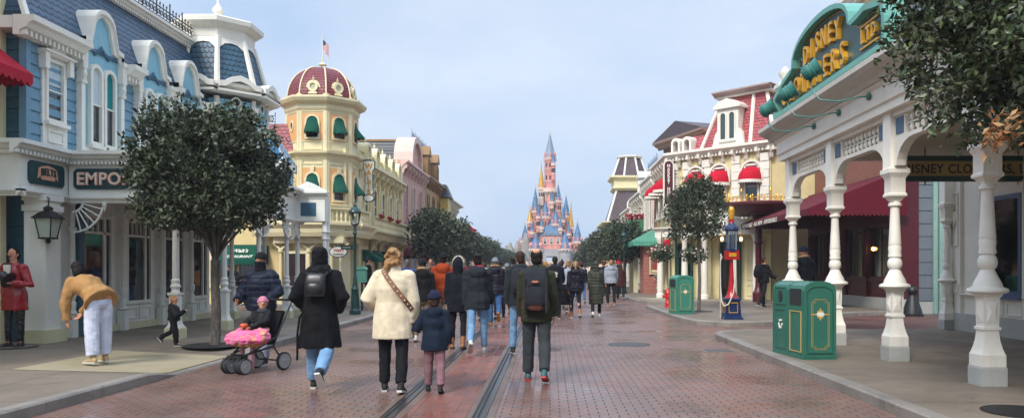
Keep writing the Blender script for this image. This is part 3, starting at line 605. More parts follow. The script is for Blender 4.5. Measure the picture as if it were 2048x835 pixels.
# shop windows
wm=MB(); xw=[(1.42,2.62),(3.1,4.25),(4.75,5.85),(6.2,7.2)]
prev=1.3
for a,b in xw: wm.box(prev,a,-.05,.1,.12,3.0); prev=b
wm.box(prev,7.35,-.05,.1,.12,3.0).box(1.3,7.35,-.04,.1,.12,.7).box(1.3,7.35,-.04,.1,2.62,3.0); wm.build('shopfront_wall',BW,t)
MB().box(1.3,7.4,-.14,-.05,.12,.27).build('shopfront_base',IV,t)
TOYC=[paint('toy_'+n,c,.5,.1) for n,c in (('pink','#c9718c'),('rose','#b8485f'),('sky','#6fa9bd'),('gold','#c9a04a'),('violet','#7a5f94'),('white','#cfc8c0'),('green','#5f9a78'))]
for a,b in xw:
    u=(a+b)/2; w=b-a
    f=MB(); f.ring(rect_pts(u,.68,w,1.96),rect_pts(u,.76,w-.2,1.8),-.1,-.04); f.box(b-.34,b-.28,-.09,-.04,.7,2.6).box(a+.05,b-.05,-.09,-.04,2.22,2.27)
    for k in range(3): f.box(a+.28+k*.18,a+.3+k*.18,-.085,-.04,2.27,2.6)
    for k in range(2):
        frame_ring(f,rect_pts(a+w*(.25+.5*k),.34,w*.42,.26),.03,-.07,-.04)
    f.build('shop_window',BW,t); o=t.children[-1] if t.children else t
    o=kids(t)[-1]
    MB().box(a+.1,b-.1,-.05,-.042,.76,2.55).build('pane',GLc,o)
    MB().box(a,b,.9,.95,.3,2.9).box(a,b,.0,.9,.6,.64).box(a,b,0,.9,2.8,2.85).box(a-.02,a,.0,.9,.6,2.8).box(b,b+.02,0,.9,.6,2.8).build('display_niche',INT,o)
    MB().box(a+.2,b-.2,.15,.3,2.74,2.79).build('added_display_strip',glow('display_fill_light','#ffe2b8',16),o)  # added glowing strip, hidden behind the head frame, brightens the dark display
    rg=random.Random(int(a*10))
    for c in range(7):
        f=MB(); x=rg.uniform(a+.15,b-.35); z=.66
        if c<2: x=u-.3+c*.4; f.lathe([(.15,0),(.15,.9+.3*c),(.2,.95+.3*c),(.0,1.35+.3*c)],(x,.25,z),10)
        elif c==2: f.ring(arch_pts(u-.08,z,.8,1.35),arch_pts(u-.08,z,.6,1.22),.5,.56)
        else:
            for q in range(4): f.ball((rg.uniform(a+.1,b-.2),rg.uniform(.1,.3),z+rg.uniform(.05,1.3)),rg.uniform(.05,.12),8)
        f.build('display_toy',TOYC[(c+int(a*3))%7],o,smooth=True)
for x in (1.05,2.85,4.5,6.02): 
    mb=MB(TR(x,-.18,0)); mb.box(-.08,.08,-.07,.1,.12,.55); mb.lathe([(.06,.55),(.1,.6),(.06,.66),(.075,.8),(.05,.85),(.08,.95),(.08,1.05),(.05,1.1),(.06,1.2),(.05,2.2),(.08,2.25),(.08,2.3),(.05,2.32),(.05,2.75),(.1,2.8)],n=10); mb.build('attached_column',BW,t,smooth=True,ang=35)
# lantern
ln=thing('wall_lantern','black iron lantern hanging from the pier of the blue shop','lantern',(-9.22,13.78,1.98))
mb=MB(); 
for sx in(-1,1):
    for sy in (-1,1): mb.tube([(sx*.1,sy*.1,.08),(sx*.15,sy*.15,.42)],.012,5)
mb.sq([(.1,.05),(.12,.06),(.11,.08)]); mb.sq([(.19,.42),(.19,.44),(.1,.54),(.05,.57),(.06,.62),(.02,.66)]); mb.lathe([(.01,-.04),(.05,.0),(.03,.05)],n=8); mb.build('frame',M_iron,ln)
MB().sq([(.095,.08),(.14,.42)]).build('glazing',paint('milky_glass','#a9b3a6',.2,.1,3,.0),ln)
MB().tube([(0,0,.64),(.02,0,.8),(-.1,.02,.86),(-.16,.06,.76)],.012,6).build('hook',M_iron,ln)
MB(TR(-9.3+9.22,.0,0)).tube([(-.1,.2,.9),(-.1,.06,.84)],.01,5).build('bracket',M_iron,ln)
# ---- octagonal tower ----
t=thing('octagonal_tower','white topped octagonal tower with blue scaled roof at the end of the blue shop','tower',(-10.0,22.6,0),0)
mb=MB(); mb.lathe([(1.38,3.5),(1.38,6.35)],n=8,rot=R(22.5)); mb.build('wall',LB,t)
mb=MB(); mb.lathe([(1.42,6.5),(1.5,6.54),(1.54,6.62),(1.72,6.68),(1.72,6.77),(1.4,6.78)],n=8,rot=R(22.5)); mb.build('cornice',W_,t)
mb=MB(); mb.lathe([(1.4,6.7),(.98,8.2)],n=8,rot=R(22.5)); mb.build('roof',SC_BT,t)
mb=MB()
for i in range(8):
    a=R(22.5+45*i); mb.tube([(1.42*math.cos(a),1.42*math.sin(a),6.7),(1.0*math.cos(a),1.0*math.sin(a),8.2)],[.09,.07],6)
    b=a+R(22.5); Mx=TR(0,0,0,b+PI/2)
    mb.M=Mx; r0=1.4*math.cos(R(22.5)); 
    ap=1.33; pr=lambda z:1.4*math.cos(R(22.5))-(z-6.7)/1.5*.39
    q=[(-.45,7.95),(.45,7.95)]; mb.add([( -.42,-pr(8.2)-.03,8.2),(.42,-pr(8.2)-.03,8.2),(.42,-pr(7.75)-.03,7.75),(.33,-pr(7.9)-.03,7.9),(.18,-pr(8.03)-.03,8.03),(0,-pr(8.06)-.03,8.06),(-.18,-pr(8.03)-.03,8.03),(-.33,-pr(7.9)-.03,7.9),(-.42,-pr(7.75)-.03,7.75)],[(0,1,2,3,4,5,6,7,8)])
    mb.ring([(-.6,6.56),(.6,6.56),(.6,6.78),(.42,6.8),(.25,6.93),(0,7.0),(-.25,6.93),(-.42,6.8),(-.6,6.78)],[(-.6,6.5),(.6,6.5),(.6,6.62),(.42,6.64),(.25,6.77),(0,6.84),(-.25,6.77),(-.42,6.64),(-.6,6.62)],-1.66,-1.36); mb.M=Matrix()
mb.build('roof_trim',W_,t)
mb=MB(); mb.lathe([(.98,8.15),(1.02,8.2),(1.04,8.45),(1.15,8.5),(1.28,8.6),(1.3,8.72),(1.25,8.76),(.4,8.84),(.1,8.86)],n=8,rot=R(22.5)); mb.build('roof_platform',W_,t)
finial(MB(),(0,0,8.84),1.1,.16).build('finial',W_,t,smooth=True)
for i in range(8):
    a=R(45*i); Mx=TR(0,0,0,a+PI/2)@TR(0,-1.38*math.cos(R(22.5)),0)
    if math.sin(a)<.3:
        mb=MB(Mx); c=[(.15*math.cos(k*PI/8),6.28+.15*math.sin(k*PI/8)) for k in range(16)]; c2=[(.11*math.cos(k*PI/8),6.28+.11*math.sin(k*PI/8)) for k in range(16)]
        mb.ring(c,c2,-.06,0); o=mb.build('round_vent',W_,t)
        mb=MB(Mx); mb.prism(c2,-.02,0)
        for k in range(4): mb.box(-.11,.11,-.05,-.02,6.2+k*.045,6.212+k*.045)
        mb.build('louvre',DK,o)
        window(t,Mx,0,4.4,.6,1.35,W_,arch=True,fw=.08); mb=MB(Mx); mb.box(-.57,-.47,-.05,0,3.6,6.4).box(.47,.57,-.05,0,3.6,6.4).box(-.64,-.46,-.1,0,6.05,6.2).box(.46,.64,-.1,0,6.05,6.2); mb.build('pilaster',W_,t)
# crystal canopy
t=thing('glass_canopy','blue and white glazed canopy roof between the tower and the yellow restaurant','canopy',(-8.6,23.2,0))
for k in range(4):
    a=k*PI/2; mb=MB(TR(0,0,0,a)); mb.quad((-.55,-.55,4.75),(.55,-.55,4.75),(0,0,5.75)); mb.build('glazing',paint('sky_blue_glass','#5f9ccb',.15,.25,6,.0),t)
    mb=MB(TR(0,0,0,a)); mb.tube([(-.56,-.56,4.75),(0,0,5.76)],.025,6); mb.tube([(0,-.56,4.75),(0,0,5.76)],.012,5); mb.tube([(-.28,-.56,4.75),(-.14,-.28,5.25)],.012,5); mb.tube([(.28,-.56,4.75),(.14,-.28,5.25)],.012,5); mb.box(-.58,.58,-.58,-.52,4.5,4.75); mb.build('frame',W_,t)
MB().box(-.5,.5,-.5,.5,3.4,4.5).build('wall',LB,t)
# ---- yellow restaurant on the corner ----
SC_R=scales('red_tile_scales','#76232b',.16,.12,'R'); SC_RX=scales('red_tiles','#8a3038',.2,.15,'X')
t=thing('yellow_restaurant','yellow corner restaurant with a red tiled dome and green bell awnings','building',(-9.4,31,0),0)
A8=R(22.5)
MB().lathe([(1.42,2.7),(1.42,7.9)],n=8,rot=A8).build('turret_wall',CR,t)
mb=MB(); mb.lathe([(1.43,7.75),(1.5,7.85),(1.52,8.0),(1.72,8.1),(1.8,8.22),(1.8,8.3),(1.45,8.34)],n=8,rot=A8); mb.build('turret_cornice',CR,t)
for z,r in ((6.0,1.42),(3.9,1.42)):
    mb=MB(); mb.lathe([(r,z-.25),(r+.06,z-.15),(r+.1,z-.05),(r+.26,z+.05),(r+.28,z+.14),(r+.05,z+.18)],n=8,rot=A8); mb.build('string_course',CR,t)
dp=[(1.38*math.cos(a)**.75 if a<1.5 else .1,8.32+1.42*math.sin(a)) for a in [PI/2*i/10 for i in range(11)]]
MB().lathe(dp,n=8,rot=A8).build('dome',SC_R,t)
mb=MB()
for i in range(8):
    a=A8+PI/4*i; mb.tube([(r*math.cos(a)*1.01,r*math.sin(a)*1.01,z+.01) for r,z in dp[:-1]],.03,6)
    a2=a+A8; mb.M=TR(0,0,0,a2+PI/2); mb.prism([(-.55,8.3),(.55,8.3),(.55,8.45),(.35,8.36),(-.35,8.36),(-.55,8.45)],-1.36,-1.28); mb.M=Matrix()
mb.build('dome_rib',CR,t); finial(MB(),(0,0,9.7),.55,.16).build('finial',CR,t,smooth=True)
for i in range(8):
    a=R(45*i); 
    if math.sin(a)>.5: continue
    Mx=TR(0,0,0,a+PI/2)@TR(0,-1.42*math.cos(A8),0)
    # inset apricot panels either side of window
    MB(Mx).box(-.42,.42,-.012,0,6.6,7.65).build('wall_panel',AP,t); MB(Mx).box(-.42,.42,-.012,0,4.0,5.5).build('wall_panel',AP,t)
    if i%2==0 or True:
        isr=(i==5)
        if i==5:
            mb=MB(Mx); c=[(.13*math.cos(k*PI/8),7.2+.22*math.sin(k*PI/8)) for k in range(16)]; c2=[(.08*math.cos(k*PI/8),7.2+.16*math.sin(k*PI/8)) for k in range(16)]; mb.ring(c,c2,-.05,0); o=mb.build('oval_window',CR,t); MB(Mx).prism(c2,-.02,0).build('pane',GL,o)
        else:
            window(t,Mx,0,6.62,.6,.98,CR,arch=True,fw=.07,sill=False); bell_awning(t,Mx,0,6.92,.52,.62,.4,GN,drop=.1)
        window(t,Mx,0,4.15,.62,1.2,CR,arch=True,fw=.08,sill=False); 
        if i!=5: bell_awning(t,Mx,0,4.6,.54,.66,.42,GN,drop=.1)
    mb=MB(Mx)
    for s in (-1,1): mb.box(s*.5-.08,s*.5+.08,-.03,0,6.15,7.75).box(s*.5-.08,s*.5+.08,-.03,0,3.9,5.8)
    frame_ring(mb,rect_pts(0,6.22,.8,.34),.03,-.03,0); frame_ring(mb,rect_pts(0,5.85-.22,.8,.2),.02,-.03,0); frame_ring(mb,rect_pts(0,7.7,.8,.16),.02,-.03,0)
    mb.prism([(-.06,5.3),(.06,5.3),(.09,5.55),(-.09,5.55)],-.08,0); mb.build('turret_trim',CR,t)
    # round dormers on the dome
    if i in (4,6,0) or i==7:
        Md=TR(0,0,0,a+PI/2)@TR(0,-1.22,8.72); c=[(.2*math.cos(k*PI/8),.22*math.sin(k*PI/8)) for k in range(16)]; c2=[(.12*math.cos(k*PI/8),.13*math.sin(k*PI/8)) for k in range(16)]
        mb=MB(Md); mb.ring(c,c2,-.1,.3); mb.prism([(-.3,.06),(-.2,.02),(.2,.02),(.3,.06),(.2,.26),(0,.33),(-.2,.26)],-.06,.45) if 0 else mb.ring([(.27*math.cos(k*PI/8),.27*math.sin(k*PI/8)) for k in range(16)],[(.2*math.cos(k*PI/8),.22*math.sin(k*PI/8)) for k in range(16)],-.02,.5)
        mb.box(-.16,.16,-.1,.1,-.3,-.22); finial(mb,(0,0,.25),.2,.05); o=mb.build('round_dormer',CR,t); MB(Md).prism(c2,-.05,0).build('pane',paint('pale_pane','#b9b49c',.3),o)
# flag
fl=thing('flag','small red white and blue striped flag on a pole above the red dome','flag',(-9.4,31,10.2))
MB().tube([(0,0,0),(0,0,.85)],[.02,.014],6).ball((0,0,.88),.035,8).build('pole',W_,fl)
s=NT('striped_flag'); sx=s.n('ShaderNodeSeparateXYZ'); s.l(s.co(),sx.inputs[0]); st=s.math('GREATER_THAN',s.math('FRACT',s.math('MULTIPLY',s.math('ADD',sx.outputs[2],s.math('MULTIPLY',sx.outputs[0],.9)),15.)),.5)
cc=s.mix(st,lin('#d8d4d4'),lin('#a32738')); can=s.math('MULTIPLY',s.math('LESS_THAN',sx.outputs[0],.14),s.math('GREATER_THAN',sx.outputs[2],.52)); s.col(s.mix(can,cc,lin('#27345f')))
mb=MB(); n=8; vs=[]
for i in range(n+1):
    for k in (0,1): vs.append((.02+i*.032,.02*math.sin(i*1.1),(.75-i*.028 if k else .34-i*.045)))
mb.add(vs,[(2*i,2*i+2,2*i+3,2*i+1) for i in range(n)]).build('cloth',s.m,fl,smooth=True)
# body of the restaurant: side wing facing the side street (frontal) and wing along the street
Mf=TR(-3.6,-1.2,0)   # frontal wall x 0..2.6
MB().box(-4.2,-.7,-1.15,9,.12,5.9).box(-.72,1.18,-.8,10,2.6,6.35).build('wall',CR,t)
cornice(t,TR(-4.2,-1.15,0),0,3.2,5.75,.3,.3,CR,brk=.6); mb=MB(); mansard(mb,-4.3,-.8,-1.1,6,6.05,7.35,.4,.45); mb.build('roof',SC_RX,t); cresting(t,TR(-3.9,-.7,0),0,2.2,7.35,.5,step=.3)
for u in (.6,1.9): window(t,TR(-4.2,-1.15,0),u,4.0,.6,1.3,CR,arch=True)
# ground floor
gm=MB(); gm.box(-4.2,-1.2,-1.25,-1.1,.12,.75).box(-4.2,-1.2,-1.25,-1.1,2.45,3.3); gm.box(-1.9,-1.2,-1.3,-1.1,.12,3.0).build('ground_floor_wall',YE,t)
for i,(a,b) in enumerate(((-4.1,-3.1),(-3.0,-2.0))):
    window(t,TR(0,-1.2,0),(a+b)/2,.8,b-a,1.6,CR,fw=.08,gl=glass('warm_dark_glass','#2a0f12'),sash=False)
for (x,y,r) in [(.0,-.6,1.9)]:
    gm=MB(); gm.lathe([(1.3,.12),(1.3,2.8)],(-.1,-.3,0),8,A8); gm.build('ground_floor_wall',CR,t)
aw=slope_awning(t,TR(-3.75,-1.25,0),0,2.0,2.45,1.85,.6,GN,.22)
lettering(t,"Walt's",.27,TR(-2.75,-1.66,2.14)@Matrix.Rotation(R(-44),4,'X'),W_,.003,.004,1,.9,.2); lettering(t,'RESTAURANT',.19,TR(-2.75,-1.84,1.93)@Matrix.Rotation(R(-44),4,'X'),W_,.003,.003,1,.95,.1)
# doorway with surround, round sign
window(t,TR(-.55,-1.55,0),0,.14,.95,2.05,CR,fw=.1,gl=glass('warm_dark_glass','#2a0f12'),sash=False,name='door'); window(t,TR(.45,-1.52,0),0,.5,.7,1.7,CR,fw=.09,sash=False)
mb=MB(); 
for x in (-1.15,-.05,.85,1.2):
    mb.box(x-.08,x+.08,-1.72,-1.5,.12,.4); mb.lathe([(.06,.4),(.055,2.1),(.1,2.15),(.1,2.25)],(x,-1.61,0),10)
    mb.ring([(x-.35,2.5),(x+.35,2.5),(x+.3,2.46),(x,2.2),(x-.3,2.46)],[(x-.25,2.48),(x+.25,2.48),(x+.2,2.46),(x,2.3),(x-.2,2.46)],-1.64,-1.58)
mb.build('porch_column',CR,t,smooth=True,ang=35)
mb=MB(); mb.box(-1.4,1.35,-1.75,-1.0,2.5,2.75); mb.build('porch_beam',CR,t)
o=thing('oval_sign','white oval hanging sign with green rim beside the restaurant doorway','sign',(PXx(677,28.9),28.9,PZz(503,28.9)))
MB().prism([(.36*math.cos(k*PI/12),.22*math.sin(k*PI/12)) for k in range(24)],-.02,.02).build('rim',paint('rim_green','#20443a',.4),o)
MB().prism([(.32*math.cos(k*PI/12),.185*math.sin(k*PI/12)) for k in range(24)],-.03,-.02).build('face',W_,o); lettering(o,"Walt's",.17,TR(0,-.034,0),RD,.003,.003,1,.9,.25); lettering(o,'Restaurant',.1,TR(0,-.034,-.12),GN,.003,.002,1,.9,.1)
MB().tube([(-.2,0,.2),(-.2,0,.42)],.01,5).tube([(.2,0,.2),(.2,0,.42)],.01,5).build('hanger',DK,o)
# balcony round the corner
pts=[(-2.2,-1.75),(-.6,-2.05),(.75,-2.0),(1.75,-1.2),(1.75,.9)]
for (a,b) in zip(pts,pts[1:]):
    v=Vector((b[0]-a[0],b[1]-a[1],0)); Mx=TR(a[0],a[1],0,math.atan2(v.y,v.x)); Lx=v.length
    mb=MB(Mx); run(mb,[(1.2,2.75),(-.02,2.75),(-.08,2.9),(-.1,3.05),(-.22,3.2),(-.22,3.3),(1.2,3.3)],-.02,Lx+.02); mb.box(0,.18,-.02,.16,3.3,3.92).box(Lx-.18,Lx,-.02,.16,3.3,3.92); mb.build('balcony',CR,t)
    balustrade(t,Mx,.18,Lx-.18,3.3,.58,CR,.17,y=.07)
# street wing
WG_=TR(1.2,1.4,0,R(90))  # local x = along street from Y=32.4 ; plane X=-8.2
LW=8.6
MB(WG_).box(0,LW,.05,5,.12,5.9).build('wing_wall',CR,t)
cornice(t,WG_,-.2,LW,5.75,.4,.36,CR,dent=.15,brk=1.05,bh=.3)
mb=MB(WG_); run(mb,[(1.0,2.8),(-.5,2.8),(-.6,3.0),(-.75,3.12),(-.75,3.22),(1,3.22)],0,LW); mb.build('wing_balcony',CR,t)
balustrade(t,WG_,0,LW,3.22,.55,CR,.17,y=-.62); balustrade(t,WG_,0,LW,6.12,.5,CR,.2,y=.0,name='parapet')
RF=paint('red_flowers','#8e1226',.7,.3,12,.5); GF=paint('planter_leaves','#2a4a28',.7,.3,12,.5)
for k in range(5):
    u=.9+k*1.7; window(t,WG_,u,3.5,.75,1.75,CR,arch=True,fw=.1); window(t,WG_,u,.5,.9,1.6,CR,fw=.1,sash=False)
    mb=MB(WG_); mb.box(u+.75,u+.95,-.06,.05,.12,5.75).box(u+.7,u+1.0,-.1,.05,5.2,5.4).prism([(u-.08,5.3),(u+.08,5.3),(u+.12,5.5),(u-.12,5.5)],-.1,.05); mb.build('pilaster',YE,t)
    mb=MB(WG_); run(mb,[(.0,2.3),(-.12,2.35),(-.2,2.55),(-.55,2.8),(-.55,2.85),(0,2.85)],u+.75,u+.95); mb.build('bracket',CR,t)
    if k<3:
        slope_awning(t,WG_,u-.5,u+.5,2.35,1.95,.7,GN,.15)
        rg=random.Random(k); f=MB(WG_)
        for q in range(16): f.ball((u+rg.uniform(-.3,.3),-.75+rg.uniform(-.08,.08),3.72+rg.uniform(0,.16)),rg.uniform(.04,.08),6)
        f.build('flower_box',RF,t)
    mb=MB(WG_@TR(u,.1,0)); mb.box(-.35,.35,-.2,.5,6.1,6.75); mb.ring(arch_pts(0,6.1,.76,1.0,8),arch_pts(0,6.1,.5,.85,8),-.3,.5); finial(mb,(0,-.1,7.08),.3,.07); mb.build('parapet_dormer',CR,t)
# hanging WALTS sign
o=thing('vertical_sign','white vertical hanging sign with gold letters on the yellow restaurant','sign',(-7.62,31.6,0))
zt,zb=PZz(322,31.6),PZz(398,31.6)
pl=[(-.14,zb+.2),(-.2,zb+.3),(-.15,zb+.4),(-.13,zt-.45),(-.22,zt-.3),(-.22,zt-.04),(-.1,zt),(.1,zt),(.22,zt-.04),(.22,zt-.3),(.13,zt-.45),(.15,zb+.4),(.2,zb+.3),(.14,zb+.2)]
MB().prism(pl,-.06,.06).build('board',W_,o); MB().ring([(x*1.14,z+(.03 if z>zt-.1 else 0)) for x,z in pl],pl,-.05,.05).build('rim',paint('rim_green','#20443a',.4),o)
for i,ch in enumerate('WALTS'): lettering(o,ch,.3,TR(0,-.07,zt-.32-i*.27),GOLD,.008,.012,name='letter')
c=[(.2*math.cos(k*PI/10),zb+.04+.13*math.sin(k*PI/10)) for k in range(20)]; MB().prism(c,-.07,.07).build('oval_board',W_,o); MB().ring([(x*1.2,zb+.04+(z-zb-.04)*1.2) for x,z in c],c,-.06,.06).build('oval_rim',DK,o)
MB().tube([(-.5,0,zt+.05),(.1,0,zt+.05)],.02,6).tube([(-.5,0,zb+.25),(0,0,zb+.25)],.02,6).build('bracket',DK,o)
# ---- generic street-front building ----
def rowhouse(name,label,Y0,Y1,side,X,wallm,trim,H_,floors,nw,roof=None,rh=0,roofm=None,arch=True,gf=2.9,aw=None,para=None,blindm=None,ground=True,depth=7,crest=False,winw=.8,cat='building'):
    L=Y1-Y0
    t=thing(name,label,cat,(X,Y0,0) if side<0 else (X,Y1,0),R(90) if side<0 else R(-90))
    MB().box(0,L,0,depth,.1,H_).build('wall',wallm,t)
    cornice(t,None,-.05,L+.05,H_-.4,.4,.4,trim,dent=.16,brk=1.0,bh=.35)
    for x in (0,L-.35): MB().box(x,x+.35,-.07,0,.12,H_-.4).build('pilaster',trim,t)
    cornice(t,None,0,L,gf,.3,.3,trim,dent=.2,name='shop_cornice')
    fh=(H_-.5-gf-.3)/floors
    for f in range(floors):
        for i in range(nw):
            u=.35+(L-.7)*(i+.5)/nw; z=gf+.5+f*fh; hh=fh-.75
            window(t,None,u,z,winw,hh,trim,arch=arch,fw=.1,cap=0 if arch else .14,blind=blindm,d=.09)
        if f: cornice(t,None,0,L,gf+.3+f*fh-.05,.14,.14,trim,name='string_course')
    if ground:
        n=max(2,nw)
        for i in range(n):
            u=.3+(L-.6)*(i+.5)/n; w=(L-.6)/n-.3
            window(t,None,u,.6,w,gf-.95,trim,fw=.1,sash=False,mull=True,name='shop_window')
            MB().box(u-w/2+.05,u+w/2-.05,-.06,0,.18,.52).build('stall_panel',trim,t)
            if aw and i%2==0: dome_awning(t,None,u,gf-.75,w+.1,.55,.8,aw)
    if roof=='mansard':
        mb=MB(); mansard(mb,.1,L-.1,.1,depth-.1,H_,H_+rh,.5,.8); mb.build('roof',roofm,t)
        cornice(t,TR(0,.85,0),.5,L-.5,H_+rh,.15,.16,trim,name='roof_curb'); mb=MB(); mb.box(.55,L-.55,.9,depth-1,H_+rh,H_+rh+.12); mb.build('roof_deck',trim,t)
        for i in range(max(1,nw-1)):
            u=L*(i+.5)/max(1,nw-1); mb=MB(); mb.box(u-.45,u+.45,-.02,1,H_,H_+rh*.68); mb.prism([(u-.6,H_+rh*.66),(u+.6,H_+rh*.66),(u,H_+rh*.95)],-.12,1.2); mb.build('dormer',trim,t); window(t,TR(0,-.02,0),u,H_+.15,.55,rh*.5,trim,arch=True,fw=.08)
    if roof=='arch':
        mb=MB(); c=L/2; mb.prism([(c-1.6,H_),(c+1.6,H_)]+[(c+1.6*math.cos(PI*k/10),H_+.2+rh*math.sin(PI*k/10)) for k in range(11)],-.1,.6); mb.build('gable',wallm,t)
        mb=MB(); mb.ring([(c-1.75,H_),(c+1.75,H_)]+[(c+1.75*math.cos(PI*k/10),H_+.25+(rh+.1)*math.sin(PI*k/10)) for k in range(11)],[(c-1.45,H_+.1),(c+1.45,H_+.1)]+[(c+1.45*math.cos(PI*k/10),H_+.2+(rh-.2)*math.sin(PI*k/10)) for k in range(11)],-.3,.8); mb.build('gable_trim',trim,t)
    if roof=='spire':
        mb=MB(); mansard(mb,0,L,0,depth,H_,H_+rh,L*.32,L*.3); mb.build('roof',roofm,t)
        mb=MB(); 
        for a,b in (((0,0),(L*.32,L*.3)),((L,0),(L*.68,L*.3))): mb.tube([(a[0],a[1],H_),(b[0],b[1],H_+rh)],.12,6)
        run(mb,cprof(H_-.15,.7,.25),-.4,L+.4); mb.build('roof_trim',trim,t)
    if crest: cresting(t,TR(0,.9,0),.6,L-.6,H_+rh+.1,.7,step=.35,mat=crest if crest is not True else None)
    return t
LX=-8.2
PKm=paint('pink_stucco','#c99a8d',.6,.1); PKt=paint('pale_pink_trim','#d3b3a6',.55,.08); AM=paint('amber_paint','#a8803f',.55,.12); BRt=paint('ochre_trim','#8e6b3c',.55,.12)
YL=paint('yellow_clapboard','#cdb45a',.55,.1); SLT=scales('dark_slate','#41474c',.25,.2,'X'); TAN_=scales('tan_shingles','#9c8157',.25,.2,'X')
BLK=paint('blue_grey_iron','#6f7f9a',.5,.1)
rowhouse('pink_building','pink stucco shop building with an arched gable beyond the yellow restaurant','41.2 49'and 41.2,48.6,-1,LX,PKm,PKt,7.5,1,3,roof='arch',rh=1.5,aw=MR,gf=3.0)
rowhouse('amber_building','amber building with a dark slate mansard beyond the pink building',48.8,56.4,-1,LX,AM,BRt,7.6,2,3,roof='mansard',rh=2.3,roofm=SLT,crest=BLK,aw=MR)
rowhouse('yellow_building','yellow clapboard building with a tall tan shingled roof above the street trees',56.6,65.0,-1,LX,YL,W_,6.8,1,3,roof='spire',rh=4.0,roofm=TAN_,crest=False)
t=thing('corner_annex','small grey roofed oriel between the amber and yellow buildings','oriel',(-7.6,55.8,0),R(90))
MB().box(0,1.6,0,1,3.6,6.8).build('wall',YL,t); mb=MB(); mansard(mb,-.2,1.8,-.2,1.1,6.8,7.8,.4,.4); mb.build('roof',SLT,t); window(t,None,.8,4.4,.8,1.6,W_,arch=True)
# ================= right side =================
SGT=paint('sign_teal','#1a4f52',.4,.1); RIM=paint('pale_teal_trim','#5f9c90',.45,.1); VER=paint('verdigris_lamp','#33766d',.4,.15)
SH=paint('ivory_paint','#e8e4d8',.45,.08,2,.06); STB=paint('stone_base_grey','#a9aaa5',.6,.1,4,.1,bs=50)
t=thing('clothes_shop','cream pillared shop with open corner porch and a large arched teal sign','building',(5.0,16.1,0),R(-90))
for x in (.2,2.55,4.9,7.27,9.65): porch_column(t,None,x,.15,3.8,SH,STB,1.,)
XE=12.5
# spandrels and spindle friezes
for a,b in ((.33,2.42),(2.68,4.77),(5.03,7.14),(7.4,9.5)):
    mb=MB(); y0,y1=.08,.22; r=.5; zt=3.42; n=6
    up=[(a,3.0),(a+.07,3.0)]+[(a+.07+r-r*math.cos(PI/2*k/n),zt-.06-(r-.12)+ (r-.12)*math.sin(PI/2*k/n)) for k in range(1,n+1)]+[(b-.07-r+r*math.sin(PI/2*k/n),zt-.06-(r-.12)+(r-.12)*math.cos(PI/2*k/n)) for k in range(n+1)]+[(b-.07,3.0),(b,3.0),(b,zt),(a,zt)]
    mb.prism(up,y0,y1); mb.box(a,b,.06,.24,3.72,3.8); mb.box(a,a+.3,.1,.2,zt,3.72).box(b-.3,b,.1,.2,zt,3.72); mb.build('spandrel',SH,t)
    n=9; 
    for rr in (.13,.17): pass
    mb=MB()
    for row in (0,1):
        nn=n
        for i in range(nn):
            x=a+.34+(b-a-.68)*(i+.5)/nn; mb.lathe([(.012,0),(.012,.02),(.035,.05),(.04,.08),(.02,.12),(.02,.145)],(x,.15,zt+.005+row*.15),7)
    mb.box(a+.3,b-.3,.13,.17,zt+.14,zt+.16); mb.build('spindle_frieze',SH,t,smooth=True)
    for q in (a+.04,b-.26): MB().box(q,q+.22,.085,.1,zt+.03,3.69).build('blue_panel',paint('slate_blue_panel','#4a6480',.5),t)
# return side of the porch (facing the far street) and entablature
mb=MB(); run(mb,[(.3,3.8),(-.05,3.8),(-.05,3.92),(-.09,3.94),(-.09,4.18),(-.14,4.22),(-.14,4.25),(.3,4.25)],-.15,XE); mb.build('entablature',SH,t)
mb=MB(); run(mb,[(.3,4.25),(-.18,4.25),(-.22,4.32),(-.36,4.38),(-.42,4.44),(-.42,4.52),(-.3,4.56),(.0,4.75),(.3,4.75)],-.4,XE); mb.build('cornice',WG,t)
B2=TR(-.1,.0,0,R(180)) # far end, faces +Y
mb=MB(); mb.box(-.1,.1,.3,4.2,3.8,4.5); mb.build('entablature',SH,t)
box_part(t,None,'porch_ceiling',paint('ceiling_cream','#b7ae98',.6,.1),.0,XE,.3,4.2,3.82,3.9); box_part(t,None,'porch_roof',WG,-.1,XE,.2,4.4,4.6,4.7)
# inner wall
X0=-1.1
mb=MB(TR(0,4.2,0)); mb.box(X0,.35,0,.3,.12,3.85).box(1.55,2.2,0,.3,.12,3.85).box(.35,1.55,0,.3,.12,.95).box(.35,1.55,0,.3,2.95,3.85).box(3.8,XE,0,.3,.12,3.85).box(2.2,3.8,0,.3,.12,.9).box(2.2,3.8,0,.3,3,3.85); mb.build('inner_wall',SH,t)
for x in (X0+.1,1.6,4.0,6): 
    mb=MB(TR(0,4.2,0)); mb.box(x,x+.42,-.08,0,.45,3.7); frame_ring(mb,rect_pts(x+.21,2.0,.3,1.2),.03,-.11,-.08); mb.prism([(x+.1,2.6),(x+.21,2.78),(x+.32,2.6),(x+.21,2.42)],-.12,-.08); mb.prism([(x+.05,.95),(x+.37,.95),(x+.37,1.15),(x+.05,1.15)],-.11,-.08); mb.build('panelled_pilaster',SH,t)
mb=MB(TR(0,4.2,0)); mb.box(X0-.04,XE,-.12,.3,.11,.5); mb.build('wall_base',STB,t); mb=MB(TR(0,4.2,0)); run(mb,cprof(.86,.1,.08),X0,XE); 
for x in (.4,1.0,2.4,3.1): frame_ring(mb,rect_pts(x+.25,.55,.5,.27),.03,-.03,0)
mb.build('dado_rail',SH,t)
BLF=paint('blue_window_frame','#41597c',.45)
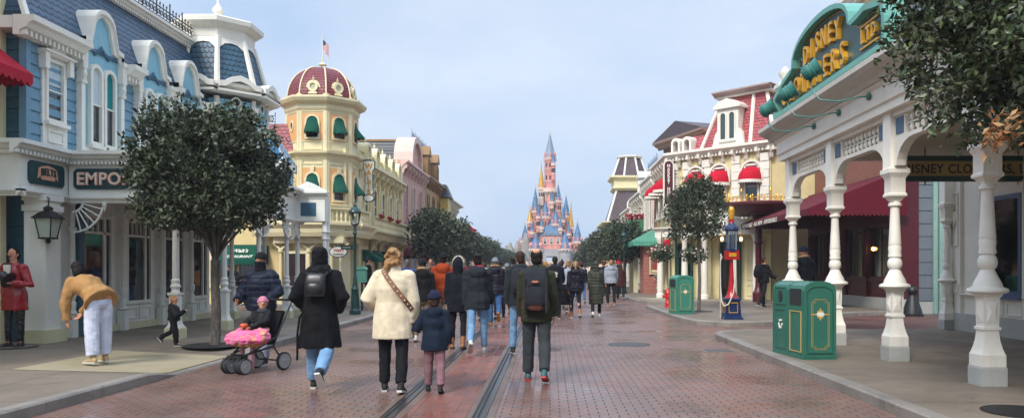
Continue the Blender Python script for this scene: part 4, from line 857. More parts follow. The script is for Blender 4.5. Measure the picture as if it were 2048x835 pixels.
for a,b in ((.35,1.55),(2.2,3.8)):
    u=(a+b)/2; window(t,TR(0,4.2,0),u,.95,b-a,2.02,BLF,fw=.09,sash=False,gl=GLc,name='shop_window'); w=kids(t)[-1]
    MB(TR(0,4.2,0)).box(a,b,1.0,1.05,.9,3).box(a,b,.05,1,.88,.92).box(a-.02,a,.05,1,.9,3).box(b,b+.02,.05,1,.9,3).box(a,b,.05,1,2.98,3.0).build('display_niche',INT,w)
    MB(TR(0,4.2,0)).box(a+.2,b-.2,.2,.35,2.9,2.95).build('added_display_strip',glow('display_fill_light','#ffe2b8',5),w)  # added strip here too, lifts the unlit niche behind the glass
    for k in range(4): MB(TR(a+.25+k*.25,4.55,.92)).lathe([(.06,0),(.02,.05),(.02,.3+.15*(k%2)),(.12,.4+.15*(k%2)),(.11,.75),(.05,.82)],n=8).build('display_dress',TOYC[(k*2+1)%7],w,smooth=True)
porch_column(t,None,-.9,4.0,3.8,SH,STB,.9)
# upper storey set back
mb=MB(); mb.box(-1.0,XE,4.2,9,3.9,9.0); mb.build('upper_wall',CR,t); cornice(t,TR(0,4.2,0),-1,XE,8.4,.4,.5,W_,dent=.15,brk=.9)
for x in (.4,2.6,4.8,7.,9.2): window(t,TR(0,4.2,0),x,5.4,.9,2.3,W_,arch=True,fw=.12)
# hanging board under the porch
o=thing('hanging_board','long yellow hanging board with dark green edges under the shop porch','sign',(6.75,14.5,0))
MB().box(0,2.6,-.03,.03,3.27,3.56).build('board',paint('mustard_board','#a8915a',.5,.12),o); MB().box(0,2.6,-.05,.05,3.56,3.66).build('rim',paint('board_green','#1d3f3a',.5),o); MB().box(0,2.6,-.05,.05,3.17,3.27).build('rim',MC['board_green'],o)
lettering(o,'DISNEY CLOTHIERS, Ltd.',.245,TR(1.36,-.035,3.33),DK,.003,.004,1.08,.92)
for x in (.5,2.3): finial(MB(),(0,0,0),.01,.01); MB().tube([(x,0,3.66),(x,0,3.82)],.012,5).build('hanger',DK,o); MB().lathe([(.005,-.07),(.02,-.03),(.012,.0)],(x,0,3.17),8).build('drop_finial',GOLD,o)
# arched sign
o=thing('arched_shop_sign','teal arched rooftop sign with raised gold letters above the porch cornice','sign',(4.92,13.4,4.74),R(-90))
def signline(g=0.):
    p=[(-2.5-g,0-g),(2.62+g,0-g),(2.62+g,.35),(2.55+g,.55+g)]; 
    p+=[(2.0,.66+g),(1.75,.62+g),(1.5+0,.6+g)] ; n=14
    p+=[(1.36*math.cos(PI*k/n)*(1+g*.6),.68+(.5+g)*math.sin(PI*k/n)**.8+ (0)) for k in range(n+1)]
    p+=[(-1.5,.6+g),(-2.0,.5+g),(-2.5-g,.3+g)]; return p
MB().prism(signline(0),-.02,.1).build('board',SGT,o); MB().ring(signline(.09),signline(0),-.16,.2).build('rim',RIM,o); MB().ring(signline(-.03),signline(-.045),-.03,-.02).build('lining',GOLD,o)
def arctext(t_,txt,size,x0,dx,zf,wx=1,depth=.04,off=.004):
    for i,ch in enumerate(txt):
        if ch==' ': continue
        x=x0+i*dx; lettering(t_,ch,size,TR(x,-.02-depth,zf(x)),GOLD,depth,off,1,wx,name='letter')
arctext(o,'DISNEY',.5,-.78,.31,lambda x:.60+.07*(1-(x/.8)**2),.74)
arctext(o,'CLOTHIERS',.54,-2.08,.385,lambda x:.12,.8); arctext(o,'LTD',.3,1.75,.2,lambda x:.24,.8,.03,.008)
MB().box(1.6,2.25,-.05,-.02,.16,.19).box(1.6,2.25,-.05,-.02,.5,.53).build('rule',GOLD,o)
def scroll(mb,x,z,s):
    mb.tube([(x+s*.1*math.cos(a)*(1-a/9),-.03,z+.1*math.sin(a)*(1-a/9)) for a in [k*.6 for k in range(13)]],.01,5)
for s in (-1,1): mb=MB(); scroll(mb,s*1.15,.82,s); mb.build('scroll_ornament',RIM,o)
# corner urn pedestal
o=thing('urn_pedestal','white roof pedestal with an urn beside the arched teal sign','pedestal',(5.05,16.1,4.7))
MB().sq([(.19,0),(.19,.1),(.14,.12),(.14,.62),(.19,.66),(.19,.74),(.05,.76)]).build('pedestal',SH,o); MB().lathe([(.05,.75),(.04,.8),(.13,.93),(.14,1.0),(.1,1.02),(.06,1.06),(.02,1.12)],n=12).build('urn',SH,o,smooth=True)
# spot lamps on swan necks
for k,(yb,xl,yl,zl) in enumerate(((13.9,4.28,14.75,4.62),(12.7,4.22,13.3,4.6),(11.5,4.2,12.05,4.66))):
    o=thing('sign_spotlight',('verdigris spotlight on the lowest swan neck arm farthest along the porch','verdigris spotlight on the middle swan neck arm below the gold letters','large verdigris spotlight on the swan neck arm nearest the tree')[k],'lamp',(4.86,yb,4.12),0,'spotlights on swan necks over the porch')
    d=Vector((xl-4.86,yl-yb,zl-4.12)); mb=MB(); mb.tube([(0,0,0),(-.12,.05,.0),(d.x*.5,d.y*.45,-.02),(d.x*.85,d.y*.8,.05),(d.x,d.y*.98,.22),(d.x,d.y,d.z-.1)],.012,6); mb.ball((.02,0,0),(.03,.06,.06),8); mb.build('arm',VER,o,smooth=True)
    Mx=Matrix.Translation(d)@Matrix.Rotation(R(-28),4,'Z')@Matrix.Rotation(R(62),4,'Y')
    MB(Mx).lathe([(.02,-.16),(.09,-.14),(.12,-.08),(.12,0),(.135,.01),(.135,.03),(.12,.04),(.155,.14),(.165,.145),(.15,.15)],n=16).build('lamp_housing',VER,o,smooth=True,ang=35)
    mb=MB(Mx)
    for z in (-.11,-.08,-.05): mb.lathe([(.1,z-.006),(.14,z-.004),(.14,z+.004),(.1,z+.006)],n=16)
    mb.build('cooling_fin',VER,o)
# ---- maroon shop ----
MAR=paint('maroon_paint','#4c0d18',.4,.12); 
t=thing('maroon_shop','maroon fronted shop with dark display windows and a long slanted awning','building',(11.5,33.0,0),R(-90))
MB().box(0,8.5,.15,8,2.9,7.6).build('wall',paint('shop_brick','#8a5a4a',.7,.15),t); cornice(t,None,0,8.6,7.1,.3,.5,W_,dent=.2)
MB().box(3.2,8.5,.1,8,7.6,11.5).build('upper_wall',CR,t); cornice(t,TR(0,.1,0),3.1,8.6,11.4,.4,.45,SH,dent=.2)
MB().box(4.3,7.9,-.0,.1,10.35,11.15).build('sign_band',paint('orange_band','#b9805c',.5),t); lettering(t,'COFFEE',.72,TR(6.0,-.02,10.52),paint('coffee_letter','#5a6a70',.5),.01,.006)
MB().box(-.02,8.6,-.12,.4,.0,.5).build('base',STB,t)
MB().box(0,8.5,-.04,.3,.5,1.15).build('dado',MAR,t); MB().box(0,8.55,-.14,.3,3.0,4.7).build('fascia',MAR,t)
for x in (0,1.9,3.8,5.7,7.95):
    mb=MB(); mb.box(x,x+(.34 if x<7 else .55),-.14,.3,.5,3.05); mb.build('pilaster',MAR,t); mb=MB(); w_=.34 if x<7 else .55
    frame_ring(mb,rect_pts(x+w_/2,1.2,w_*.6,1.7),.03,-.17,-.14); mb.build('pilaster_panel',MAR,t)
DKG=glass('dark_glass','#0d0a0a',.05)
for x,w_ in ((.34,1.56),(2.24,1.56),(4.14,1.56),(6.04,1.91)):
    window(t,TR(0,.02,0),x+w_/2,1.15,w_,1.85,MAR,fw=.07,sash=False,mull=True,gl=DKG,name='display_window'); f_=MB(); frame_ring(f_,rect_pts(x+w_/2,.64,w_*.85,.4),.035,-.08,-.04); f_.build('dado_panel',MAR,t)
E_=TR(8.5,-.0,0,R(90))  # short return facing the camera
MB().box(8.42,8.6,-.1,.5,.5,4.7).build('end_pilaster',MAR,t)
slope_awning(t,None,.6,8.9,4.72,3.42,3.25,MR,.24)
lettering(t,'DEPENDABLE · ALL NEW · AFFORDABLE',.22,TR(3.3,-3.27,3.22),W_,.003,.005,1.1,1.15,.2)
MB().ball((6.4,-.03,2.2),.07,8).build('wall_lamp',glow('warm_bulb','#ffb860',5),t)
# frontal grey block wall with a teal pilaster
t=thing('grey_block_building','grey block wall with a dull teal pilaster beside the maroon shop','building',(11.5,24.5,0),0)
GB=paint('slate_grey_block','#69727a',.6,.12)
mb=MB()
for i in range(26):
    z=.02+i*.42; mb.box(0.02,.98,-.03,.3,z+.012,z+.41)
mb.build('block_wall',GB,t); box_part(t,None,'wall',GB,0.0,6,.0,.4,.0,11.4)
TL=paint('dull_teal_frame','#86a69c',.5)
for x,w_,d_ in ((.98,.14,.1),(1.15,.14,.15),(1.33,.12,.15)): MB().box(x,x+w_,-d_,0,.02,4.6).build('pilaster',TL,t)
MB().box(0,.98,-.07,0,.02,.42).build('wall_base',STB,t)
window(t,None,2.0,.12,.8,2.9,TL,arch=True,fw=.08,name='door'); MB().box(2.5,4.6,-.05,0,.12,3.9).build('panelled_wall',SH,t)
o=thing('small_notice','small red and white notice on the grey block wall','sign',(11.72,24.45,2.08)); MB().box(-.11,.11,-.012,0,-.16,.16).build('plate',paint('notice_red','#a3303a',.5),o)
mb=MB()
for i in range(4): mb.box(-.08,.08,-.016,-.012,-.11+i*.065,-.08+i*.065)
mb.build('notice_line',W_,o)
# maroon corner canopy
t=thing('maroon_corner_canopy','round maroon corner canopy with gold cresting on a maroon column','canopy',(8.85,31.6,0))
MB().lathe([(1.1,3.75),(1.35,3.9),(1.55,4.05),(1.62,4.12),(1.62,4.2),(1.5,4.25),(.3,4.3)],n=24).build('roof',MAR,t,smooth=True,ang=30)
MB().lathe([(.25,.12),(.25,.5),(.17,.6),(.13,.8),(.13,2.5),(.2,2.6),(.14,2.7),(.14,3.4),(.3,3.7),(.35,3.85)],(-.15,-.3,0),14).build('column',MAR,t,smooth=True,ang=35)
mb=MB()
for i in range(40):
    a=2*PI*i/40; x,y=1.5*math.cos(a),1.5*math.sin(a); h=.55 if i%5==0 else .3
    mb.lathe([(.015,0),(.015,h*.7),(.04,h*.8),(.005,h)],(x,y,4.22),5)
    b=a+PI/40; c=(1.5*math.cos(b),1.5*math.sin(b)); mb.tube([(x,y,4.25),(c[0],c[1],4.42),(1.5*math.cos(a+PI/20),1.5*math.sin(a+PI/20),4.25)],.014,4)
mb.tube([(1.5*math.cos(2*PI*i/40),1.5*math.sin(2*PI*i/40),4.38) for i in range(41)],.012,4); mb.build('roof_cresting',GOLD,t)
# ---- market hall (chamfered corner) ----
BE=paint('beige_stone_paint','#cdbf9c',.55,.1); PY=paint('soft_yellow_wall','#d8c897',.55,.1)
SC_RM=scales('rose_tile_scales','#a84e52',.2,.15,'X'); CRIM=cloth('crimson_canvas','#b40f2a',.8,.12,40,.2)
t=thing('market_hall','pale yellow corner market with crimson dome awnings and rose tiled mansard','building',(5.95,36.75,0),R(-45))
MB().box(0,5.3,.05,4,.12,7.0).build('wall',PY,t)
MB(TR(0,0,0,R(45))@TR(3.75,-3.75,0)).box(0,7,.1,3,.12,7.0).build('wall',PY,t)
cornice(t,None,-.2,5.5,6.72,.4,.4,W_,dent=.18,brk=.62,bh=.32); cornice(t,TR(0,0,0,R(-45))@TR(-5.3,0,0),0,5.3,6.72,.4,.4,W_,dent=.18,brk=.8); cornice(t,TR(0,0,0,R(45))@TR(3.75,-3.75,0),-.1,7,6.72,.4,.4,W_,dent=.18,brk=.8)
cornice(t,None,-.05,5.35,3.75,.3,.3,W_,dent=.2)
for x in (0.02,.72,1.82,3.4,4.85): 
    mb=MB(); 
    for i in range(7): mb.box(x,x+.42,-.07 if i%2 else -.1,.05,4.05+i*.37,4.05+i*.37+.35)
    mb.build('quoin_pilaster',W_,t)
for u in (1.45,2.75,4.4):
    window(t,None,u,4.2,.75,2.0,W_,fw=.08); 
    f=MB(); f.ring(arch_pts(u,5.45,1.15,.95,8),arch_pts(u,5.45,.95,.85,8),-.12,.02); f.build('awning_surround',W_,t); dome_awning(t,None,u,5.45,1.1,.62,.75,CRIM,.16,edge=W_)
# ground floor: columns, dark doors, cream panels, pediment
mb=MB(); mb.box(-.1,5.4,-1.2,-.9,3.0,3.4); mb.prism([(2.2,3.4),(5.2,3.4),(3.7,3.95)],-1.25,-.85); run(mb,[(y-1.2,z) for y,z in cprof(3.3,.15,.15)],-.15,5.45); mb.build('porch_entablature',W_,t); box_part(t,None,'porch_ceiling',W_,0,5.3,-.9,.0,3.05,3.12)
for x in (.1,1.5,2.6,4.1,5.2): MB().lathe([(.2,.12),(.2,.3),(.14,.34),(.16,.45),(.145,1.6),(.115,2.7),(.16,2.8),(.2,2.92),(.2,3.0)],(x,-1.05,0),14).build('column',W_,t,smooth=True,ang=35)
for x,w in ((.8,.9),(3.3,1.1)): window(t,None,x,.12,w,2.6,paint('dark_green_frame','#1f4a40',.5),fw=.1,gl=glass('dark_glass','#14100f'),sash=False,mull=True,name='door')
for x,w in ((1.9,.8),(4.5,.9)):
    mb=MB(); mb.box(x-w/2,x+w/2,-.05,0,.12,2.8); frame_ring(mb,rect_pts(x,1.0,w*.7,1.6),.04,-.08,-.05); frame_ring(mb,rect_pts(x,.3,w*.7,.5),.04,-.08,-.05); mb.build('door_panel',CR,t)
# mansard tower
mb=MB(); mansard(mb,1.7,5.5,.0,3.2,7.1,9.55,.75,.7); mb.build('roof',SC_RM,t)
MB().box(2.2,5.0,.45,2.8,9.5,9.62).build('roof_curb',W_,t); mb=MB(); run(mb,[(y+.5,z) for y,z in cprof(9.55,.3,.22)],2.15,5.1); mb.box(2.1,5.15,.25,2.9,9.75,9.79); mb.build('roof_cornice',paint('dusky_cornice','#a08a84',.5),t)
for a,b in (((1.7,0,7.1),(2.45,.7,9.55)),((5.5,0,7.1),(4.75,.7,9.55)),((4.3,0,7.1),(4.1,.7,9.55))): MB().tube([a,b],.09,6).build('hip_trim',W_,t)
mb=MB(); mb.box(2.65,3.75,-.08,1.5,7.1,8.9); mb.prism([(2.5,8.85),(3.9,8.85),(3.9,8.95),(3.65,9.15),(3.2,9.3),(2.75,9.15),(2.5,8.95)],-.22,1.4); mb.prism([(2.35,7.1),(2.65,7.1),(2.65,7.9),(2.5,7.7)],-.06,.2).prism([(4.05,7.1),(3.75,7.1),(3.75,7.9),(3.9,7.7)],-.06,.2); mb.build('dormer',W_,t)
for u in (2.97,3.43): window(t,TR(0,-.08,0),u,7.4,.36,1.3,W_,arch=True,fw=.05,sash=False,d=.05,gl=glass('green_glass','#31463f'))
mb=MB(); mansard(mb,-.1,1.9,.2,3,7.1,7.9,.2,.3); mb.build('side_roof',SC_RM,t)
for x in (.3,.95): MB().ring(arch_pts(x,7.1,.5,.75,8),arch_pts(x,7.1,.3,.6,8),-.1,.6).build('parapet_arch',W_,t)
# street wing of the market
WS=TR(0,0,0,R(-45))@TR(-5.3,0,0); MB(WS).box(0,5.3,.05,3,.12,7.0).build('wing_wall',PY,t)
for u in (.9,2.6,4.3): window(t,WS,u,4.2,.75,2.0,W_,fw=.08); dome_awning(t,WS,u,5.45,1.1,.62,.75,CRIM,.16,edge=W_); window(t,WS,u,.5,1.1,2.1,CR,fw=.1,sash=False)
slope_awning(t,WS,3.2,4.9,3.0,2.3,.9,CRIM,.18)
t=thing('brown_gabled_building','brown corniced building showing above the market roof','building',(6.4,42.3,0),R(-70))
MB().box(0,4.5,0,4,5,8.4).build('wall',paint('brown_wall','#6f4f45',.6),t); cornice(t,None,-.4,4.9,8.2,.5,.4,paint('brown_trim','#8a7468',.5)); mb=MB(); mb.prism([(-.4,8.6),(4.9,8.6),(2.2,9.4)],-.5,3); mb.build('roof',paint('dark_slab_roof','#4b4044',.6),t)
o=thing('tall_vertical_sign','tall maroon vertical sign with white letters on the corner market','sign',(PXx(1337,36.2),36.2,0))
zt,zb=PZz(322,36.2),PZz(408,36.2); pl=[(-.2,zb),(.2,zb)]+[(.2*math.cos(PI*k/8),zt-.2+.2*math.sin(PI*k/8)) for k in range(9)]
MB().prism(pl,-.05,.05).build('board',MAR,o); MB().ring([(x*1.3,zt-.2+(z-zt+.2)*1.3 if z>zt-.25 else z-.06) for x,z in pl],pl,-.07,.07).build('rim',W_,o)
zz=zt-.3
for ch in 'MARKET HOUSE':
    if ch!=' ': lettering(o,ch,.2,TR(0,-.06,zz),W_,.006,.006,name='letter')
    zz-=.158
c=[(.26*math.cos(k*PI/10),zb-.3+.26*math.sin(k*PI/10)) for k in range(20)]; MB().prism(c,-.05,.05).build('disc',W_,o); MB().ring([(x*.85,zb-.3+(z-zb+.3)*.85) for x,z in c],[(x*.7,zb-.3+(z-zb+.3)*.7) for x,z in c],-.06,-.05).build('disc_ring',MAR,o)
MB().tube([(0,0,zt-.6),(.45,.1,zt-.6)],.02,5).build('bracket',DK,o)
# brick building with green canopy roof
BK=bricks('red_brick','#8c3f35','#a04c3e','#a89888'); TG=paint('verdigris_roof','#4f9a86',.5,.15)
t=thing('brick_building','red brick building with a verdigris canopy over its cream posts','building',(5.9,47,0),R(-90))
MB().box(0,5,0,5,.12,6.6).build('wall',BK,t); cornice(t,None,0,5,6.4,.35,.4,W_,dent=.2,brk=.8)
for u in (.8,2.4,4.0): window(t,None,u,3.9,.8,2.0,W_,fw=.1,cap=.15); window(t,None,u,.4,1.0,2.1,CR,fw=.1,sash=False)
MB().box(4.2,5.8,-.75,-.0,.12,2.9).build('pier',BK,t); MB().box(2.9,3.15,-1.0,-.75,.12,2.9).build('post',CR,t); MB().box(.5,.75,-1.0,-.75,.12,2.9).build('post',CR,t)
mb=MB(); mb.quad((.2,0,3.75),(.0,-1.45,3.0),(6.3,-1.45,3.0),(6.1,0,3.75)).quad((6.1,0,3.75),(6.3,-1.45,3.0),(6.3,0,3.0)).quad((.2,0,3.75),(0,0,3.0),(0,-1.45,3.0)); o=mb.build('canopy_roof',TG,t)
mb=MB(); 
for i in range(32): x=i*.2; mb.prism([(x,2.72+.06*(i%2)),(x+.19,2.72+.06*(i%2)),(x+.19,3.0),(x,3.0)],-1.46,-1.44)
for i in range(7): y=-i*.2-.05; mb.add([(6.3,y,3.0),(6.3,y-.19,3.0),(6.3,y-.19,2.75),(6.3,y,2.75)],[(0,1,2,3)])
mb.build('valance',TG,o)
o=thing('framed_poster','framed poster of a red figure on the brick pier','poster',(PXx(1315,40.9),41.1,0))
z0,z1=PZz(548,41),PZz(502,41); MB().box(-.42,.42,-.03,.06,z0,z1).build('frame',paint('poster_frame','#cfc0a0',.5),o); MB().box(-.34,.34,-.04,-.03,z0+.08,z1-.08).build('sheet',paint('poster_sheet','#8a5850',.5,.3,5),o)
mb=MB(); mb.prism([(-.17,z0+.3),(.17,z0+.3),(.13,z0+.75),(.07,z0+.82),(-.07,z0+.82),(-.13,z0+.75)],-.05,-.04); mb.build('printed_figure',paint('poster_red','#a82a2c',.5),o); MB().box(-.3,.3,-.05,-.04,z0+.12,z0+.24).build('printed_caption',CR,o)
t=rowhouse('green_roofed_building','narrow cream building with a green mansard beyond the brick one','47.2' and 47.2,53.0,1,5.95,CR,W_,6.4,1,2,roof='mansard',rh=1.7,roofm=scales('green_slate','#2f6b52',.22,.16,'X'),crest=BLK,arch=False)
o=thing('flower_box','box of red flowers on a green balcony over the canopy','flower box',(5.3,47.6,PZz(440,47.6))); MB().box(-.4,.6,-.5,.5,-1.1,-.0).build('balcony',paint('balcony_green','#3d7a58',.5,.2),o)
rg=random.Random(4); mb=MB()
for i in range(60): mb.ball((rg.uniform(-.5,.65),rg.uniform(-.6,.5),rg.uniform(.02,.35)),rg.uniform(.05,.1),5)
mb.build('flowers',RF,o)
rowhouse('beige_building','beige shop building between the green roof and the white turreted building','53.2' and 53.2,60.0,1,5.95,BE,W_,5.9,1,3,gf=2.8,arch=False,aw=CRIM,para=None)
# far white turreted building
BRS=scales('brown_scales','#4e3d42',.25,.2,'X')
t=thing('turreted_building','white building with a tall brown scaled mansard and belvedere far along','building',(6.9,64.5,0),0)
MB().box(-1.9,4,-1.8,5,.12,5.2).build('wall',W_,t); mb=MB(); run(mb,[(y-1.8,z) for y,z in cprof(5.1,.7,.35)],-2.6,4.2); mb.box(-2.6,4.2,-1.9,5,5.3,5.43); mb.build('eaves',CR,t)
mb=MB(); mansard(mb,-2.1,2.0,-1.9,2.2,5.45,8.2,.85,.85); mb.build('roof',BRS,t)
for x,s in ((-2.1,1),(2.0,-1)): MB().tube([(x,-1.9,5.45),(x+s*.85,-1.05,8.2)],.1,6).build('hip_trim',W_,t)
MB().box(-1.5,1.4,-1.3,1.6,8.2,9.0).build('belvedere_wall',CR,t); mb=MB(); mb.lathe([(1.9,8.1),(2.2,8.3),(2.2,8.4),(1.9,8.45)],(-.05,.15,0),4,PI/4).lathe([(2.1,9.0),(2.5,9.2),(2.5,9.32),(1.9,9.4)],(-.05,.15,0),4,PI/4); mb.build('belvedere_cornice',CR,t)
MB().lathe([(1.55,9.35),(.95,11.0)],(-.05,.15,0),8,A8).build('belvedere_roof',BRS,t); MB().lathe([(.98,10.95),(1.15,11.05),(1.15,11.15),(.8,11.2)],(-.05,.15,0),8,A8).build('belvedere_cap',W_,t)
mb=MB()
for i in range(8):
    a=A8+PI/4*i; mb.tube([(-.05+1.58*math.cos(a),.15+1.58*math.sin(a),9.35),(-.05+.97*math.cos(a),.15+.97*math.sin(a),11)],.08,6)
mb.build('belvedere_rib',W_,t)
window(t,TR(0,-1.8,0),-.9,3,.8,1.7,CR,arch=True,fw=.1); window(t,TR(0,-1.8,0),.6,3,.8,1.7,CR,arch=True,fw=.1); window(t,TR(0,-1.55,0),-.0,5.9,.9,1.5,W_,arch=True,fw=.12)
for i in range(3): window(t,TR(-1.9,0,0,R(-90)),-4+i*2.0,.6,1.1,2.0,CR,fw=.1)
# ================= trees =================
def leaf_mat(name,a,b,c,rough=.42):
    s=NT(name); g=s.n('ShaderNodeNewGeometry'); r=g.outputs['Random Per Island']
    col=s.ramp(r,(0.,lin(a)),(.55,lin(b)),(.93,lin(c)),(1.,scl(lin(c),1.4)))
    cl=s.noise(1.6,2,.5,s.co()); col=s.mix(s.ramp(cl,(.35,.0),(.65,.45)),col,scl(lin(a),.9))
    s.col(s.mix(g.outputs['Backfacing'],col,s.mix(.3,col,lin('#7a8268')))); s.P(Roughness=rough); s.b.inputs['Specular IOR Level'].default_value=.35
    return s.m
LEAF=leaf_mat('holm_oak_leaf','#1d2717','#2d3921','#434f31',.5); LEAF2=leaf_mat('laurel_leaf','#1e2a15','#2f4023','#5a6b40',.38); DEAD=leaf_mat('dead_leaf','#8a5a34','#b07a4e','#c99a70',.7)
s=NT('bark'); co=s.co(); mpn=s.n('ShaderNodeMapping'); mpn.inputs['Scale'].default_value=(6,6,1.6); s.l(co,mpn.inputs[0]); f=s.noise(4,6,.7,mpn.outputs[0]); s.col(s.ramp(f,(.3,lin('#2f2a25')),(.5,lin('#57504a')),(.7,lin('#7b756c')))); s.P(Roughness=.9); s.bump(f,.9,.03); BARK=s.m
def crown_mesh(name,rad,ntw,lpt,leaf,lw,seed,mat,flat=.75,core=.25,lump=.55,squash=1.):
    r=np.random.default_rng(seed); P=[]
    nz=Vector((seed*3.1,seed*1.7,0))
    while len(P)<ntw:
        v=r.normal(size=3); v/=np.linalg.norm(v); k=r.uniform(core,1)**.55
        out=1+lump*.5*noise.noise(Vector(v)*2.1+nz)+lump*.35*noise.noise(Vector(v)*4.7+nz)
        p=v*k*out
        if p[2]<-flat: continue
        if noise.noise(Vector(p)*2.6+nz*2)< -.22 and k>.4: continue
        P.append(p)
    P=np.array(P); N=P/np.linalg.norm(P,axis=1,keepdims=True); W=P*np.array(rad)
    n=ntw*lpt; c=np.repeat(W,lpt,0); d=np.repeat(N,lpt,0)*.6+r.normal(size=(n,3))*.75+np.array([0,0,.15]); d/=np.linalg.norm(d,axis=1,keepdims=True)
    L=leaf*r.uniform(.65,1.3,(n,1)); base=c+r.normal(size=(n,3))*leaf*.75
    s=np.cross(d,r.normal(size=(n,3))); s/=np.linalg.norm(s,axis=1,keepdims=True); up=np.cross(s,d)
    w=L*lw; v0=base; v1=base+d*L*.45+s*w+up*w*.35; v2=base+d*L-up*L*.12; v3=base+d*L*.45-s*w+up*w*.35
    V=np.stack([v0,v1,v2,v3],1).reshape(-1,3); k=np.arange(n)*4
    F=np.stack([k,k+1,k+2,k,k+2,k+3],1).reshape(-1,3)
    me=bpy.data.meshes.new(name); me.vertices.add(len(V)); me.vertices.foreach_set('co',V.ravel().astype(np.float32))
    me.loops.add(F.size); me.loops.foreach_set('vertex_index',F.ravel().astype(np.int32)); me.polygons.add(len(F)); me.polygons.foreach_set('loop_start',np.arange(0,F.size,3,dtype=np.int32)); me.polygons.foreach_set('loop_total',np.full(len(F),3,np.int32))
    me.update(calc_edges=True); me.materials.append(mat); return me,W
def tree(label,loc,ch,rad,ntw,lpt,leaf,seed,th=.075,mat=None,group=None,lean=(0,0),nl=26,lw=.24,fk=None,**k):
    """ch: height of the crown's centre above the ground"""
    t=thing('street_tree',label,'tree',loc,0,group); rg=random.Random(seed)
    me,W=crown_mesh('crown',rad,ntw,lpt,leaf,lw,seed,mat or LEAF,**k); o=link('crown',me,t); o.location=(lean[0],lean[1],ch)
    mb=MB(); fork=k.pop('fork',ch-rad[2]*.62) if 0 else (fk or ch-rad[2]*.62); top=Vector((lean[0],lean[1],ch+rad[2]*.3))
    mb.tube([(0,0,-.05),(0,0,.1),(.02,.0,fork*.4),(-.01,.01,fork*.75),(0,0,fork)],[th*1.35,th*1.05,th*.95,th*.9,th*.95],10)
    for i in range(nl):
        q=W[rg.randrange(len(W))]; e=Vector(q)*.92+Vector((lean[0],lean[1],ch)); s0=Vector((0,0,fork+rg.uniform(-.15,.35)*(1 if i>3 else .0))); 
        if e.z<s0.z-.1: continue
        m=s0.lerp(e,.45)+Vector((rg.uniform(-.12,.12),rg.uniform(-.12,.12),rg.uniform(-.05,.1)))
        mb.tube([s0,s0.lerp(m,.5)+Vector((0,0,.04)),m,m.lerp(e,.6),e],[th*.5 if i<6 else th*.3,th*.42 if i<6 else th*.25,th*.27,th*.15,th*.06],6)
    mb.build('trunk',BARK,t,smooth=True,ang=60); return t
tree('round crowned evergreen tree with a forked trunk in front of the blue shop',(-5.98,13.4,KZ-.03),3.02,(1.31,1.28,1.2),2100,16,.088,3,.085,lean=(-.1,0),core=.3,flat=.72,lw=.28,fk=1.55,nl=34)
bt=tree('dark leafy evergreen tree hanging over the cream porch pillars',(4.75,6.85,KZ),3.78,(1.5,1.4,1.45),2000,16,.085,5,.09,mat=LEAF2,lean=(0,.0),core=.3,flat=.85,lump=.7)
me,_=crown_mesh('foliage',(.1,.08,.09),14,7,.085,.22,9,DEAD,core=.1); o=link('dead_foliage',me,bt); o.location=(3.74-4.75,6.2-6.85,2.62-KZ)
tree('young slim evergreen tree on the island between the bin and the pump',(PXx(1398,24.8),24.8,KZ),3.3,(.98,.95,1.2),700,12,.1,11,.055,lean=(-.1,0),core=.3)
far=[]
def far_tree(px,Y,ch,r,rz,label,seed,src=None):
    X=PXx(px,Y)
    if src is None: return tree(label,(X,Y,KZ),ch,(r,r,rz),520,12,.16,seed,.07,group='clipped street trees down the avenue',core=.35,nl=12,lw=.3)
    o=dup(src,(X,Y,KZ),random.Random(seed).uniform(0,6),label); o.scale=(r/src['r'],r/src['r'],ch/src['c']); return o
s1=far_tree(872,38,3.05,1.35,1.35,'evergreen street tree beside the pink building',21); s1['r']=1.35; s1['c']=3.05
s2=far_tree(1250,44,2.9,1.2,1.3,'evergreen street tree behind the lamp near the brick building',22); s2['r']=1.2; s2['c']=2.9
for k,(px,Y,lab) in enumerate(((905,46,'evergreen street tree second along the left kerb beyond the pink building'),(936,57,'evergreen street tree in front of the yellow clapboard building'),(960,70,'evergreen street tree just past the yellow clapboard building'),(1002,90,'low evergreen tree below the green floodlight panels'),(978,82,'evergreen tree between the far left trees'),
    (1224,50,'evergreen street tree in front of the turreted building'),(1206,60,'evergreen street tree right of the turreted building front edge'),(1186,74,'evergreen tree left of the turreted building'),(1170,92,'small far evergreen tree close to the pink castle'),(1022,104,'small far evergreen tree left of the castle gate'))):
    far_tree(px,Y,3.05 if k not in (3,8,9) else 2.6,1.5 if Y>60 else 1.3,1.3,lab,30+k,s1 if k%2 else s2)
# red bow wreath beyond the tree
o=thing('red_bow','large red festive bow hanging above the far street trees','decoration',(PXx(925,50),50,PZz(462,50))); 
for s in (-1,1): MB().tube([(0,0,0),(s*.5,0,.3),(s*.8,0,.1),(s*.5,0,-.15),(0,0,0)],[.08,.2,.22,.16,.08],8).build('loop',CRIM,o,smooth=True)
MB().ball((0,-.1,0),.16,8).build('knot',CRIM,o); MB().tube([(0,0,0),(0,0,.0),(-1.5,0,.5),(-2.5,0,.6)],.02,4).build('cable',DK,o)
